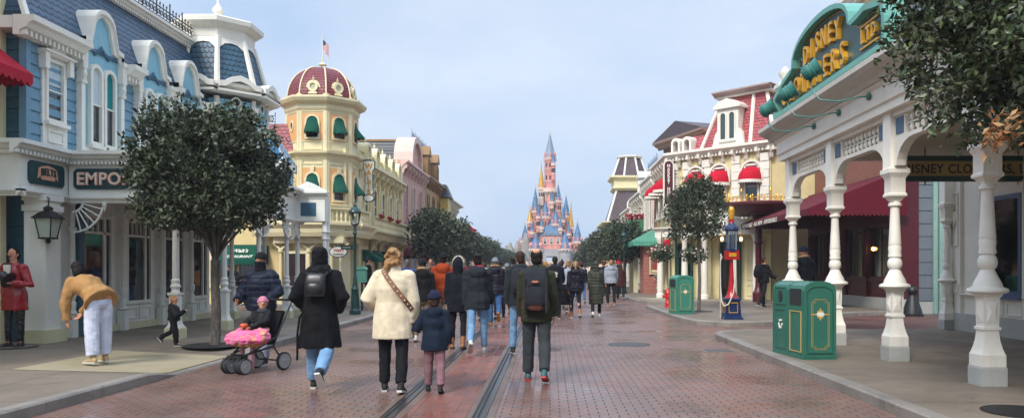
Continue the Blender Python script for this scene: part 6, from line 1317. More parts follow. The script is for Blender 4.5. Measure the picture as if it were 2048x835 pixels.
        for s,a,e,w in ar:
            d=(w-e).normalized(); b.ball(a+V(s*.0,0,.0),(.07+g*.5,.075+g*.5,.06+g*.4),10); b.tube([a,a.lerp(e,.5),e,e.lerp(w,.45),w-d*.0],[.066+g*.5,.06+g*.5,.054+g*.55,.05+g*.5,.04+g*.4],12,caps=False)
        if hood=='down':
            b.loft([(neck-fw*.1-u*.17,X*.05,fw*.035),(neck-fw*.125-u*.11,X*.12,fw*.055),(neck-fw*.115-u*.04,X*.15,fw*.08),(neck-fw*.1+u*.025,X*.14,fw*.075),(neck-fw*.06+u*.065,X*.1,fw*.05)],16); b.tube([neck-fw*.09+X*.09*math.cos(0)+u*.03]+[neck+u*(.035)+X*.1*math.cos(q)-fw*.1*math.sin(q)-fw*.0 for q in [PI*i/8 for i in range(9)]],.036,8)
        if hood=='collar': b.loft([(neck-u*.05,X*.1,fw*.09),(neck+u*.03,X*.085,fw*.08),(neck+u*.07,X*.08,fw*.075)],14)
        if hood=='up': b.loft([(neck-u*.06,X*.11,fw*.1),(neck+u*.02-fw*.02,X*.1,fw*.1),(hc-Rh@V(0,.03*hs,.02),X*.1*hs,fw*.11*hs),(H_(0,-.035,.06),X*.098*hs,Rh@V(0,.1*hs,0)),(H_(0,-.03,.12),X*.06*hs,Rh@V(0,.065*hs,0)),(H_(0,-.03,.14),X*.02,V(0,.02,0))],16)
        me=remeshed(b,.0125 if near else .022,3,.010*fa if near else .004,6,quilt=quilt,seed=h*3+face,fold=.019*fa if near else .006); me.materials.append(coat); jo=link('coat' if hem>.25 else 'jacket',me,t)
        if near:
            for s,a,e,w in ar:
                d=(w-e).normalized(); MB(S_).tube([w-d*.035,w+d*.006],[.045+g*.4,.044+g*.4],14).build('cuff',coat,jo,smooth=True,ang=50)
    if furm:
        b=MB(S_); rgx=random.Random(int(h*1000)); cen=(hc if hood=='up' else neck-fw*.03+u*.06)
        if hood=='up': pp=[cen+Rh@(V(.1*math.cos(q),.055,.02+.125*math.sin(q))*hs) for q in [2*PI*i/20 for i in range(20)]]
        else: pp=[cen+X*.115*math.cos(q)-fw*(.11*math.sin(q)-.03)+u*.03*math.sin(q) for q in [PI*(-.1+1.2*i/18) for i in range(19)]]
        for p_ in pp:
            for j in range(16 if near else 9):
                d=V(rgx.gauss(0,1),rgx.gauss(0,1),rgx.gauss(0,1)).normalized(); s_=d.cross(V(.3,.5,.8)).normalized()*.008; c0=p_+d*.012; b.add([c0-s_,c0+s_,c0+d*rgx.uniform(.035,.06)],[(0,1,2)])
        for a_,b_ in zip(pp,pp[1:]): b.tube([a_,b_],.028,7,caps=True)
        b.build('fur_trim',furm,t,smooth=True,ang=80)
    if scarf:
        b=MB(S_); pp=[neck+u*.045+X*.085*math.cos(q)+fw*(.082*math.sin(q)+.0) for q in [2*PI*i/14 for i in range(15)]]; b.tube(pp,.034,8); pp=[neck+u*.005+X*.1*math.cos(q)+fw*(.092*math.sin(q)) for q in [2*PI*i/14 for i in range(15)]]; b.tube(pp,.034,8)
        me=remeshed(b,.01,2,.006,14); me.materials.append(scarf); link('scarf',me,t)
    # ---- hair ----
    if hair and not (hats=='beanie' and hat and hairs=='none'):
        b=MB(S_)
        if hairs in ('short','long','bun','pony','curly','bald','bob'):
            b.ball(H_(0,-.018,.03),(.084*hs,.094*hs,.1*hs),14,Rh); b.ball(H_(0,-.05,-.02),(.074*hs,.056*hs,.085*hs),10,Rh)
        if hairs=='long': b.loft([(H_(0,-.04,.02),X*.085*hs,fw*.07*hs),(H_(0,-.05,-.08),X*.095*hs,fw*.065*hs),(H_(0,-.06,-.2),X*.11,fw*.055),(H_(0,-.075,-.3),X*.1,fw*.04)],12)
        if hairs=='bob': b.loft([(H_(0,-.03,.02),X*.09*hs,fw*.09*hs),(H_(0,-.03,-.09),X*.1*hs,fw*.075*hs),(H_(0,-.03,-.13),X*.08*hs,fw*.05)],12)
        if hairs=='bun': b.ball(H_(0,-.09,.07),(.045,.04,.045),10)
        if hairs=='pony': b.tube([H_(0,-.09,.03),H_(0,-.13,-.02),H_(0,-.12,-.14),H_(0,-.1,-.22)],[.03,.035,.035,.012],8)
        if hairs=='curly':
            b.ball(H_(-.05,-.075,-.07),(.055,.055,.06),10)
            rgx=random.Random(5)
            for i in range(26): a=rgx.uniform(0,6.28); z=rgx.uniform(-.12,.1); r=.09*math.cos(z*4); b.ball(H_(r*math.cos(a)*.95,-.035+min(0.02,r*math.sin(a)),z*.8),.024,6)
            b.tube([H_(-.06,-.09,-.09),H_(-.075,-.1,-.13),H_(-.06,-.1,-.2)],[.04,.035,.012],8)
        me=remeshed(b,.009 if near else .014,1,.006 if hairs!='curly' else .01,22,seed=face)
        # keep it off the face
        bmm=bmesh.new(); bmm.from_mesh(me); RT=Rh.transposed()
        kill=[]
        for v in bmm.verts:
            q=RT@(v.co/k-hc)/hs
            if q.y>.03 and q.z<.055+(.0): kill.append(v)
            elif q.y>.0 and q.z<-.02 and hairs not in('long','bob'): kill.append(v)
        bmesh.ops.delete(bmm,geom=kill,context='VERTS'); bmm.to_mesh(me); bmm.free()
        me.materials.append(hair); link('hair',me,t)
        if hairs=='bald': 
            b=MB(S_); b.ball(H_(0,-.045,.088),(.055,.06,.042),12,Rh); b.build('bald_crown',SKIN[skin],t,smooth=True)
    if hat:
        b=MB(S_)
        if hats=='beanie':
            b.loft([(H_(0,-.02,.035),Rh@V(.09,0,0)*hs,Rh@V(0,.105,0)*hs),(H_(0,-.01,.05),Rh@V(.09,0,0)*hs,Rh@V(0,.105,0)*hs),(H_(0,-.015,.085),Rh@V(.083,0,0)*hs,Rh@V(0,.097,0)*hs),(H_(0,-.02,.12),Rh@V(.06,0,0)*hs,Rh@V(0,.07,0)*hs),(H_(0,-.02,.14),Rh@V(.03,0,0)*hs,Rh@V(0,.035,0)*hs)],20)
            b.loft([(H_(0,-.02,.022),Rh@V(.092,0,0)*hs,Rh@V(0,.107,0)*hs),(H_(0,-.02,.026),Rh@V(.098,0,0)*hs,Rh@V(0,.113,0)*hs),(H_(0,-.018,.062),Rh@V(.098,0,0)*hs,Rh@V(0,.113,0)*hs),(H_(0,-.018,.068),Rh@V(.09,0,0)*hs,Rh@V(0,.105,0)*hs)],20)
        if hats=='cap':
            b.ball(H_(0,-.01,.045),(.088*hs,.1*hs,.085*hs),14,Rh); b.loft([(H_(0,.07,.04),Rh@V(.07,0,0),Rh@V(0,0,.008)),(H_(0,.15,.025),Rh@V(.055,0,0),Rh@V(0,0,.005))],12)
        ho=b.build('hat',hat,t,smooth=True,ang=50)
        if pom: MB(S_).ball(H_(0,-.02,.16),.035,8).build('pompom',pom,ho,smooth=True)
    if face_detail:
        for s in (-1,1):
            o=MB(S_).ball(H_(s*.03,.083,.01),(.013*hs,.008,.008*hs),8,Rh).build('eye',paint('eye_white','#c9c4bd',.3,.02),t,smooth=True); MB(S_).ball(H_(s*.03,.0895,.01),(.006*hs,.004,.0065*hs),8,Rh).build('iris',paint('eye_dark','#20150f',.2,.02),o,smooth=True)
            MB(S_).tube([H_(s*.015,.093,.028),H_(s*.032,.092,.034),H_(s*.048,.082,.028)],.004*hs,5).build('eyebrow',hair or HB,t)
        MB(S_).ball(H_(0,.085,-.052),(.024*hs,.008,.006*hs),8,Rh).build('lips',paint('lip_rose','#9c5a50',.5,.05),t,smooth=True)
    t['_k']=k; J=dict(k=k,pel=pel*k,chest=chest*k,neck=neck*k,u=u,fw=fw,hc=hc*k,ar=[(s,a*k,e*k,w*k) for s,a,e,w in ar],S=S_,H=lambda x,y,z:H_(x,y,z)*k,lg=lg,t=t,Rh=Rh)
    del t['_k']; return t,J
def on_person(J,name,label,cat,group=None):
    t=J['t']; o=thing(name,label,cat,t.location,t.rotation_euler.z,group); return o
BKL=paint('black_leather','#121113',.35,.2,12,.2); 
def backpack(J,label,col,w=.3,h=.46,d=.16,z=-.06,straps=True,bottom=None,mark=None,pocket=True,soft=None,sm_=.045,group=None):
    """hung behind the shoulder blades, straps over both shoulders"""
    o=on_person(J,'backpack',label,'backpack',group); k=J['k']; u,fw=J['u'],J['fw']; c=J['chest']+u*z*k-fw*(.155+d/2)*k if True else 0
    X=V(1,0,0); b=MB()
    def ringp(p,zz,ww,dd): 
        return (p,X*ww,fw*dd)
    b=MB(); prof=[(-.5,.8,.75),(-.46,.95,.95),(-.3,1,1),(.1,1,.95),(.35,.93,.8),(.46,.75,.6),(.5,.4,.35)]
    n=20; rings=[]
    for q,a,e in prof:
        rings.append((c+u*(q*h*k)+fw*((1-e)*d*.3*k),X*(w/2*a*k),fw*(d/2*e*k)))
    vs=[];fs=[]
    for cc,a,bb in rings:
        for i in range(n):
            tt=2*PI*i/n; cx_=math.copysign(abs(math.cos(tt))**.5,math.cos(tt)); sy=math.copysign(abs(math.sin(tt))**.5,math.sin(tt)); vs.append(cc+a*cx_+bb*sy)
    for r in range(len(rings)-1):
        for i in range(n): j=(i+1)%n; fs.append((r*n+i,r*n+j,(r+1)*n+j,(r+1)*n+i))
    fs+= [tuple(range(n-1,-1,-1)),tuple((len(rings)-1)*n+i for i in range(n))]; b.add(vs,fs)
    b.build('bag_body',col,o,smooth=True,ang=50)
    if pocket:
        p=c-fw*(d*.48*k)-u*.1*h*k; m=MB(); m.loft([(p-u*.26*h*k,X*w*.36*k,fw*.03*k),(p-u*.2*h*k,X*w*.42*k,fw*.045*k),(p+u*.12*h*k,X*w*.42*k,fw*.04*k),(p+u*.2*h*k,X*w*.34*k,fw*.02*k)],16); m.build('front_pocket',bottom if bottom and h<.4 else col,o,smooth=True,ang=50)
        m=MB(); m.tube([p+u*.19*h*k-X*w*.33*k-fw*.03*k,p+u*.21*h*k-fw*.045*k,p+u*.19*h*k+X*w*.33*k-fw*.03*k],.005*k,5); m.build('zip',SOLED,o)
    if bottom:
        p=c-u*.34*h*k; m=MB(); m.loft([(p-u*.15*h*k,X*w*.4*k,fw*d*.42*k),(p-u*.1*h*k,X*w*.53*k,fw*d*.54*k),(p+u*.08*h*k,X*w*.53*k,fw*d*.53*k),(p+u*.1*h*k,X*w*.5*k,fw*d*.5*k)],20); m.build('base_panel',bottom,o,smooth=True,ang=50)
    if straps:
        for s,a,e,w_ in J['ar']:
            sx=s*.11*k; top=J['neck']-u*.03*k; m=MB(); pts=[c+u*.34*h*k+X*s*.05*k-fw*d*.1*k, J['chest']+u*.06*k+X*s*.085*k-fw*.205*k, J['chest']+u*.12*k+X*s*.115*k-fw*.17*k, top+X*sx*1.3-fw*.06*k+u*.04*k, top+X*sx*1.15+fw*.07*k-u*.0*k, J['chest']+X*sx*1.35+fw*.165*k-u*.0*k]
            m.tube(pts,.017*k,6); m.build('shoulder_strap',col,o,smooth=True)
    m=MB(); hp=c+u*(.5*h)*k; m.tube([hp-X*.04*k,hp-X*.03*k+u*.035*k-fw*.01,hp+X*.03*k+u*.035*k-fw*.01,hp+X*.04*k],.007*k,6); m.build('grab_handle',col,o)
    return o,c
# cloths
def cl(n,h,**k): return cloth(n,h,**k)
NAVY=cl('navy_puffer','#141a2b',rough=.55,bs=20); BLACK=cl('black_wool','#0d0d10',bs=90); CREAM=cl('cream_teddy','#cfc2a6',rough=.95,bs=170,bump=.35,sheen=.3); OLIVE=cl('olive_parka','#2b2d1f'); DGREY=cl('dark_grey_parka','#20262a'); ORNG=cl('rust_parka','#8e3716'); KHAKI=cl('khaki_trousers','#6e6350'); LDEN=cl('light_denim','#6f93b5',bs=140); DEN=cl('mid_denim','#35557e',bs=140); BDEN=cl('black_denim','#17181b',bs=120); GRNT=cl('grey_green_trousers','#33383a'); CRT=cl('cream_trousers','#a89c88'); TANJ=cl('tan_jacket','#a17a4c',bs=50); WHT=cl('pale_blue_trousers','#bfc4d4',bs=60); MAUVE=cl('mauve_trousers','#7d5d63'); NAVYC=cl('navy_child_coat','#14202f'); NAVH=cl('navy_knit','#1a2136',bs=120,bump=.8); PINKF=cl('pink_fleece','#c98a8c'); PGREY=cl('pale_grey_puffer','#8b909b',rough=.6); GPUF=cl('green_puffer','#33362a',rough=.5,bs=20); PLUM=cl('aubergine_puffer','#171421',rough=.5,bs=20); BLUEP=cl('blue_puffer','#22386e',rough=.5,bs=20); MARB=cl('maroon_knit','#4a1e28',bs=120); GREYK=cl('grey_knit','#70767e',bs=120); TANL=paint('tan_leather','#8d5a2e',.6,.15); WSH=paint('white_shoe','#c2bfb8',.5,.1); BRL=paint('brown_leather','#5a2c20',.45,.2,10); GRN=cl('bag_grey_nylon','#25282e',bs=120,bump=.5); TEALS=paint('teal_shoe','#2f5a60',.6,.2); REDS=paint('red_sole','#a5232a',.6,.1); GREYJ=cl('grey_jogger','#7b8090'); PINKH=cl('pink_knit','#b8768a',bs=120,bump=.8); TULLE=cl('pink_tulle','#d2628c',rough=.9,bs=40,bump=.8); _s=NT('pink_tulle_mix'); _f=_s.noise(7,3,.6,_s.co(),.6); _s.col(_s.ramp(_f,(.36,lin('#e0729f')),(.5,lin('#d8588a')),(.6,lin('#d98a6a')),(.72,lin('#dcb07a')))); _s.P(Roughness=.8); _s.b.inputs['Sheen Weight'].default_value=.3; _s.bump(_s.noise(34,3,.7,_s.co()),.8,.02); TULLE=_s.m
MUST=cl('mustard_tulle','#c99a6a',rough=.9,bs=40)
def at(px,py,z=0.): return spot(px,py,z)
Kz=KZ
# 1 black coat
t,J=person('woman in a long black coat and hood carrying a small leather backpack, one sole raised',at(640,779),2,1.69,near=True,legs=((14,6,0),(-14,42,52)),armpts=(((-.29,-.06,1.13),(-.2,.12,.98)),((.29,-.06,1.13),(.2,.12,.98))),coat=BLACK,hem=.42,cg=.05,flare=.05,hood='down',pants=LDEN,legw=1.35,shoe=SOLED,sole=WSH,hair=HB,hairs='bob',hat=None)
b=MB(J['S']); 
me=MB(); me.loft([(J['neck']-V(0,.0,.02),V(.13,0,0),V(0,.12,0)),(J['neck']+V(0,-.02,.07),V(.1,0,0),V(0,.105,0)),(J['hc']+V(0,-.03,.0),V(.098,0,0),V(0,.108,0)),(J['hc']+V(0,-.03,.07),V(.095,0,0),V(0,.1,0)),(J['hc']+V(0,-.025,.12),V(.06,0,0),V(0,.06,0)),(J['hc']+V(0,-.02,.135),V(.02,0,0),V(0,.02,0))],16)
m2=remeshed(me,.011,3,.01,12); m2.materials.append(BLACK); link('headscarf',m2,t)
MB().tube([(-.13,-.2,.98),(-.2,-.16,.9),(-.235,-.13,.7),(-.24,-.12,.38)],.014,6).build('coat_belt',BLACK,t)
backpack(J,'small black leather backpack worn over the long black coat',BKL,.25,.3,.12,z=-.02,pocket=True)
# 2 cream coat and child holding hands
pw=at(787,783); pc=at(869,783)
hand=V(PXx(822,(pw.y+pc.y)/2),(pw.y+pc.y)/2-.02,.80)
def loc_of(P,face,q): a=R(-face); d=q-P; return (d.x*math.cos(a)-d.y*math.sin(a),d.x*math.sin(a)+d.y*math.cos(a),d.z)
hw=loc_of(pw,3,hand+V(-.02,0,.05)); ew=((.235),-.02,1.08)
t,J=person('woman in a cream teddy coat with curly fair hair holding a child by the hand',pw,3,1.665,near=True,legs=((7,5,0),(-8,10,12)),armpts=(((-.3,-.03,1.12),(-.22,.17,1.0)),(ew,hw)),coat=CREAM,hem=.3,cg=.075,flare=.02,fa=.45,hood='collar',pants=BDEN,legw=1.2,shoe=SOLED,sole=WSH,hair=HBL,hairs='curly',heady=-4)
m=MB(); o=on_person(J,'shoulder_bag_strap','patterned tan bag strap across the back of the cream coat','bag'); 
pp=[(-.11,-.1,1.475),(-.06,-.19,1.4),(.05,-.232,1.26),(.16,-.215,1.12),(.235,-.12,1.0),(.262,-.0,.94)]
for i in range(len(pp)-1):
    a,b_=V(*pp[i]),V(*pp[i+1]); w=V(.02,0,.022); dn=V(0,-.008,0); m.hexa([a-w,b_-w,b_+w,a+w],[a-w+dn,b_-w+dn,b_+w+dn,a+w+dn])
m.build('strap',paint('strap_tan','#7d5842',.6,.3,60,.2),o); m=MB()
for i in range(14):
    q=i/13*4.99; j=int(q); f=q-j; c=V(*pp[j]).lerp(V(*pp[j+1]),f)+V(0,-.014,0); m.ball(c,(.011,.004,.011),6)
m.build('strap_pattern',paint('strap_pattern_cream','#c7ab8c',.6),o)
hc_=loc_of(pc,4,hand+V(.02,0,-.02)); 
t,J=person('child in a navy hooded coat and hat holding the cream coated woman by the hand',pc,4,1.16,near=True,child=True,legs=((10,6,0),(-8,16,18)),armpts=(((-.235,0,.73),hc_),None),arms=((0,0,0),(-5,12,15)),coat=NAVYC,hem=.22,cg=.062,flare=.02,hood='down',scarf=MARB,pants=MAUVE,legw=1.25,shoe=SOLED,sole=SOLED,hair=HBR,hairs='short',hat=NAVH)
# 3 backpack man
t,J=person('balding man in an olive parka with a large grey hiking backpack',at(1073,761),-2,1.675,near=True,legs=((9,4,0),(-13,20,20)),arms=((3,7,12),(-6,10,14)),coat=OLIVE,hem=.16,cg=.05,hood='down',pants=GRNT,legw=1.3,shoe=TEALS,sole=REDS,hair=HB,hairs='bald',skin=0)
o,c=backpack(J,'large grey hiking backpack with a brown base on the man in the olive parka',GRN,.33,.56,.17,z=-.09,bottom=BRL); MB().prism([(c.x+x*.05,c.z+.1+z*.02) for x,z in ((-1,0),(-.5,.7),(.5,.7),(1,0),(.5,-.7),(-.5,-.7))],c.y-.145,c.y-.09).build('badge',paint('copper_badge','#a8694a',.5),o)
for s in (-1,1): MB().box(c.x+s*.14-.012,c.x+s*.14+.012,c.y-.1,c.y-.08,c.z-.3,c.z+.15).build('side_strap',SOLED,o)
# 4 man beside him
t,J=person('brown haired man in a dark grey hooded jacket half hidden by the olive parka man',at(1040,708),3,1.73,near=True,legs=((12,6,0),(-12,30,35)),arms=((-8,8,8),(8,7,12)),coat=DGREY,hem=.12,cg=.05,hood='down',pants=LDEN,shoe=SOLED,hair=HBR,hairs='short',heady=15)
backpack(J,'dark grey backpack on the brown haired man beside the olive parka',GRN,.3,.44,.14)
# 5 dark grey parka / light jeans
t,J=person('woman in a charcoal parka and light jeans with a bun, trailing foot lifted',at(955,706),6,1.70,near=True,legs=((-12,38,45),(14,4,0)),arms=((-6,7,10),(9,8,12)),coat=DGREY,hem=.17,cg=.05,hood='down',pants=LDEN,legw=1.05,shoe=WSH,hair=HB,hairs='bun',scarf=cl('pink_scarf','#b5294e'))
t,J=person('woman in a black coat with pale fur hood and tan boots beside the charcoal parka',at(916,697),0,1.62,near=True,legs=((5,4,0),(-8,12,10)),arms=((-6,7,10),(4,7,10)),coat=cl('blue_black_coat','#10141c'),hem=.24,cg=.05,hood='up',furm=FURW,pants=BDEN,legw=.95,shoe=TANL,sole=SOLED,boot=1,hair=None,hairs='none')
t,J=person('person in a rust orange parka and cream trousers with a dark cap',at(887,676),-4,1.76,near=True,legs=((10,6,0),(-10,24,25)),arms=((-6,8,10),(6,8,10)),coat=ORNG,hem=.13,cg=.06,hood='down',pants=CRT,legw=1.2,shoe=TANL,hair=HB,hairs='short',hat=cl('black_knit','#15161a'))
t,J=person('woman in a black jacket with tan fur trimmed hood and khaki trousers',at(845,681),2,1.62,near=True,legs=((-8,14,12),(8,5,0)),arms=((-4,8,10),(4,8,10)),coat=cl('soft_black_jacket','#141416'),hem=.08,cg=.055,hood='down',furm=FUR,pants=KHAKI,legw=1.2,shoe=WSH,hair=HBR,hairs='short',hat=cl('black_knit','#15161a'))
t,J=person('person in a navy puffer with brown fur hood and blue jeans, heel kicked up',at(990,652),0,1.70,near=True,legs=((6,4,0),(-16,50,60)),arms=((-6,9,10),(6,9,10)),coat=PLUM,hem=.12,cg=.07,hood='down',furm=FUR,quilt=(.012,.09),pants=DEN,legw=1.1,shoe=TANL,sole=TANL,hair=HGR,hairs='short',hat=GREYK)
# mid-distance crowd
def mid(label,px,py,h,near=False,z=0,**k):
    k.setdefault('face',0); k.setdefault('legs',random.choice((((12,6,0),(-12,26,25)),((-10,22,22),(12,5,0)),((6,4,0),(-6,10,8))))); k.setdefault('arms',((-8,8,12),(8,8,12))); k.setdefault('shoe',SOLED)
    return person(label,at(px,py,z),h=h,near=near,**k)
t,J=mid('person in a black jacket with a white emblem on the backpack, pushing a black stroller',1110,637,1.80,coat=NAVY,hem=.1,cg=.05,hood='down',pants=BDEN,arms=((25,10,40),(25,10,40)),hair=HB)
o,c=backpack(J,'black backpack with a white trefoil emblem on the stroller pusher',cl('black_nylon','#0f1013'),.31,.46,.16)
m=MB(); yb=c.y-.14
for a in (90,128,52): m.M=TR(c.x,yb,c.z-.03)@Matrix.Rotation(R(a-90),4,'Y'); m.prism([(-.0,0),(.028,.03),(.03,.065),(0,.11),(-.03,.065),(-.028,.03)],-.004,.004)
m.M=TR(c.x,yb,c.z-.03)
for i in range(3): m.box(-.075+i*.01,.075-i*.01,-.004,.004,-.02-i*.02,-.01-i*.02)
m.build('white_emblem',W_,o)
mid('woman in a black padded coat and black leggings with tan ankle boots',1151,636,1.66,near=True,coat=PLUM,hem=.13,cg=.055,hood='down',furm=FURD,quilt=(.008,.08),pants=BDEN,legw=.85,shoe=TANL,boot=1,hair=HBL,hairs='pony')
mid('person in a long olive green quilted coat with the hood up',1192,633,1.66,near=True,coat=GPUF,hem=.55,cg=.06,hood='up',quilt=(.014,.1),pants=BDEN,shoe=WSH,hair=None,hairs='none',flare=.01)
mid('person in a pale grey puffer and dark trousers with tan shoes',1222,611,1.78,coat=PGREY,hem=.1,cg=.07,hood='down',quilt=(.012,.11),pants=BDEN,shoe=TANL,hair=HBL,hairs='short')
mid('person in a bright blue puffer with a blue backpack behind the cream coat',814,640,1.70,coat=BLUEP,hem=.05,cg=.06,quilt=(.012,.09),hood='collar',pants=BDEN,hair=HGR)
mid('bearded man in a dark jacket facing the camera between hooded walkers',862,634,1.74,near=True,face=172,coat=cl('brown_jacket','#2c2622'),hem=.08,pants=BDEN,hair=HB,face_detail=True,skin=1)
J=_[1] if isinstance(_,tuple) and isinstance(_[1],dict) else J
mid('woman with dark hair and a pale fur collar ahead of the navy puffer',968,637,1.62,coat=BLACK,hem=.1,cg=.05,hood='down',furm=FURW,pants=BDEN,hair=HBR,hairs='pony')
mid('person in a grey knitted hat and teal jacket left of the olive parka man',1014,630,1.60,coat=cl('teal_jacket','#29485a'),hem=.1,pants=BDEN,hat=GREYK,hair=HGR)
mid('person with a brown bob in a khaki jacket, head low in the crowd',1027,620,1.55,coat=KHAKI,hem=.1,pants=BDEN,hair=HBR,hairs='bob')
mid('person in a black bobble hat and dark coat behind the stroller pusher',1124,606,1.78,coat=BLACK,hem=.15,pants=BDEN,hat=cl('black_knit','#15161a'),pom=BLACK,hair=HB)
mid('person in a maroon hat and navy jacket by the olive quilted coat',1163,606,1.72,coat=NAVY,hem=.08,pants=DEN,hat=MARB,hair=HBR)
mid('tall red haired man in a black jacket between the quilted coats',1208,603,1.82,coat=BLACK,hem=.08,pants=BDEN,hair=hairm('auburn_hair','#5e3520'))
mid('woman in a white jacket with long blond hair ahead of the stroller',1093,612,1.60,coat=cl('off_white_jacket','#a8a196'),hem=.1,pants=BDEN,hair=HBL,hairs='long')
mid('person in a red and white bobble hat in the far crowd',1098,600,1.6,coat=cl('wine_jacket','#541722'),hem=.1,pants=BDEN,hat=cl('red_knit','#8d1c26'),pom=WSH,hair=HB)
mid('person in a dark red coat near the far lamp post',1241,600,1.68,z=0,coat=cl('dark_red_coat','#3d1a1c'),hem=.3,pants=BDEN,hair=HBR,hairs='long')
mid('man in black by the green lamp, left of the kerb',1236,592,1.7,coat=BLACK,hem=.1,pants=BDEN,hair=HB)
mid('person in a black coat waiting beside the green lamp post and box',735,606,1.75,z=Kz,face=-60,coat=BLACK,hem=.2,pants=BDEN,hat=cl('black_knit','#15161a'),hair=HB,legs=((2,2,0),(-2,2,0)))
# people by the market
for i,(px,py,h,c_,face,lab) in enumerate(((1262,570,1.7,BLACK,20,'person in black at the window by the brick pier'),(1271,572,1.65,KHAKI,-10,'person in a khaki coat at the window by the brick pier'),(1281,571,1.75,BLACK,5,'man in a black jacket and beige trousers by the brick pier'),(1291,573,1.6,NAVY,40,'person in navy leaning by the brick pier'))):
    mid(lab,px,py,h,z=Kz,face=face,coat=c_,hem=.12,pants=KHAKI if i==2 else BDEN,hair=HB,legs=((3,2,0),(-3,3,0)))
mid('person in a grey jacket bending forward behind the red hydrant',1335,588,1.7,z=Kz,face=75,lean=48,coat=cl('grey_green_jacket','#6a6c62'),hem=.05,pants=BDEN,hair=HB,legs=((0,2,0),(-4,2,0)),arms=((40,6,20),(30,6,20)))
mid('person in a cream jacket behind the single green bin',1357,588,1.66,z=Kz,face=30,coat=CREAM,hem=.05,pants=BDEN,hair=HBR)
mid('woman in a pink fleece and blue jeans beside the island tree',1381,594,1.70,z=Kz,face=10,coat=PINKF,hem=.04,cg=.05,hood='down',pants=DEN,hair=HBR,hairs='bun',legs=((3,2,0),(-3,3,0)))
mid('woman in a long dark coat with long hair at the market door',1431,586,1.68,z=Kz,face=-70,coat=BLACK,hem=.45,pants=BDEN,hair=HBR,hairs='long',legs=((3,2,0),(-3,3,0)))
t,J=person('man in a black jacket with a black backpack walking past the pump',at(1527,615,Kz),-65,1.74,near=True,legs=((10,5,0),(-12,22,20)),arms=((-5,8,12),(20,8,45)),coat=BLACK,hem=.08,cg=.05,pants=BDEN,hair=HBR,hairs='short')
backpack(J,'black backpack on the man walking past the pump',cl('black_nylon','#0f1013'),.3,.45,.18)
person('person in a dark fur trimmed coat and navy hood between the first porch pillars',at(1607,662,Kz),15,1.77,near=True,legs=((3,2,0),(-4,6,4)),arms=((-4,8,12),(4,8,12)),coat=cl('blue_black_coat','#10141c'),hem=.1,cg=.06,hood='down',furm=FUR,pants=BDEN,hair=HB,hairs='none',hat=NAVH)
# left pavement
person('person dressed in black bending over near the restaurant awning',at(480,612,Kz),70,1.7,near=False,lean=52,legs=((6,6,0),(-6,4,0)),arms=((50,6,30),(40,6,30)),coat=BLACK,hem=.1,pants=BDEN,shoe=SOLED,hair=HB)
t,J=person('woman in a tan jacket and pale wide trousers bending towards the shop window',at(197,724,Kz),62,1.68,near=True,lean=60,headp=4,legs=((-3,2,0),(5,4,0)),armpts=(((-.23,.42,.86),(-.22,.4,.62)),((.2,.46,.88),(.1,.56,.7))),coat=TANJ,hem=.14,cg=.05,flare=.035,pants=WHT,legw=1.55,shoe=paint('tan_shoe','#b39a72',.6),sole=WSH,hair=HB,hairs='bob')
person('toddler in a black gilet with green sleeves and black trousers running on the pavement',at(347,691,Kz),-78,.86,near=True,child=True,legs=((-12,48,50),(14,12,0)),armpts=(None,((.2,.1,.53),(.08,.2,.62))),arms=((-15,10,30),(0,0,0)),coat=cl('black_gilet','#121416',rough=.6),hem=.07,cg=.075,hood='down',quilt=(.006,.05),pants=BDEN,legw=1.5,shoe=SOLED,sole=WSH,hair=HBL,hairs='short',face_detail=True)
# statue
t,J=person('painted statue of a moustached gentleman in a red tailcoat holding a top hat',at(29,694,Kz),176,1.66,near=True,legs=((0,0,0),(0,2,0)),arms=((0,10,12),(0,0,0)),armpts=(((-.3,.02,1.08),(-.13,.22,1.12)),None),coat=paint('glossy_red_coat','#93141c',.25,.12,3,.05),hem=.3,cg=.035,flare=.02,pants=paint('glossy_black_trousers','#0e0f12',.25,.1),shoe=BKL,sole=BKL,hair=HB,hairs='short',face_detail=True,cat='statue',group=None)
t.name='gentleman_statue'; H=J['H']
MB().tube([H(-.045,.092,-.028),H(-.02,.104,-.034),H(0,.106,-.03),H(.02,.104,-.034),H(.045,.092,-.028)],[.003,.008,.005,.008,.003],6).build('moustache',HB,t,smooth=True)
c=J['chest']; MB().prism([(-.045,c.z-.02),(.045,c.z-.02),(.06,c.z+.14),(-.06,c.z+.14)],c.y+.13,c.y+.168).build('shirt_front',W_,t); MB().tube([(-.05,c.y+.15,c.z+.15),(0,c.y+.16,c.z+.14),(.05,c.y+.15,c.z+.15)],[.022,.008,.022],6).build('bow_tie',BKL,t)
for i in range(3): MB().ball((.0,c.y+.155,c.z-.06-i*.09),.012,6).build('button',GOLD,t)
for s in (-1,1): MB().ring([(H(s*.03,0,0).x+.017*math.cos(a*PI/5),H(0,0,.01).z+.017*math.sin(a*PI/5)) for a in range(10)],[(H(s*.03,0,0).x+.013*math.cos(a*PI/5),H(0,0,.01).z+.013*math.sin(a*PI/5)) for a in range(10)],H(0,.1,0).y,H(0,.1,0).y+.004).build('spectacle_rim',GOLD,t)
hp=J['ar'][0][3]+V(0,.06,.05); o=on_person(J,'top_hat','black top hat held on the forearm of the red tailcoat statue','hat'); MB(Matrix.Translation(hp)@Matrix.Rotation(R(62),4,'Y')).lathe([(.14,0),(.145,.01),(.09,.02),(.085,.1),(.1,.15),(.0,.152)],n=20).build('crown',BKL,o,smooth=True,ang=40); MB(Matrix.Translation(hp)@Matrix.Rotation(R(62),4,'Y')).lathe([(.092,.02),(.09,.045)],n=20).build('band',MAR,o)
o=thing('statue_base','low round dark plate under the red tailcoat statue','plinth',at(29,694,Kz)); MB().lathe([(.36,0),(.36,.01),(.33,.014)],n=24).build('plate',M_iron,o); MB().lathe([(.3,.01),(.3,.02)],n=24).build('pad',M_walk,o)
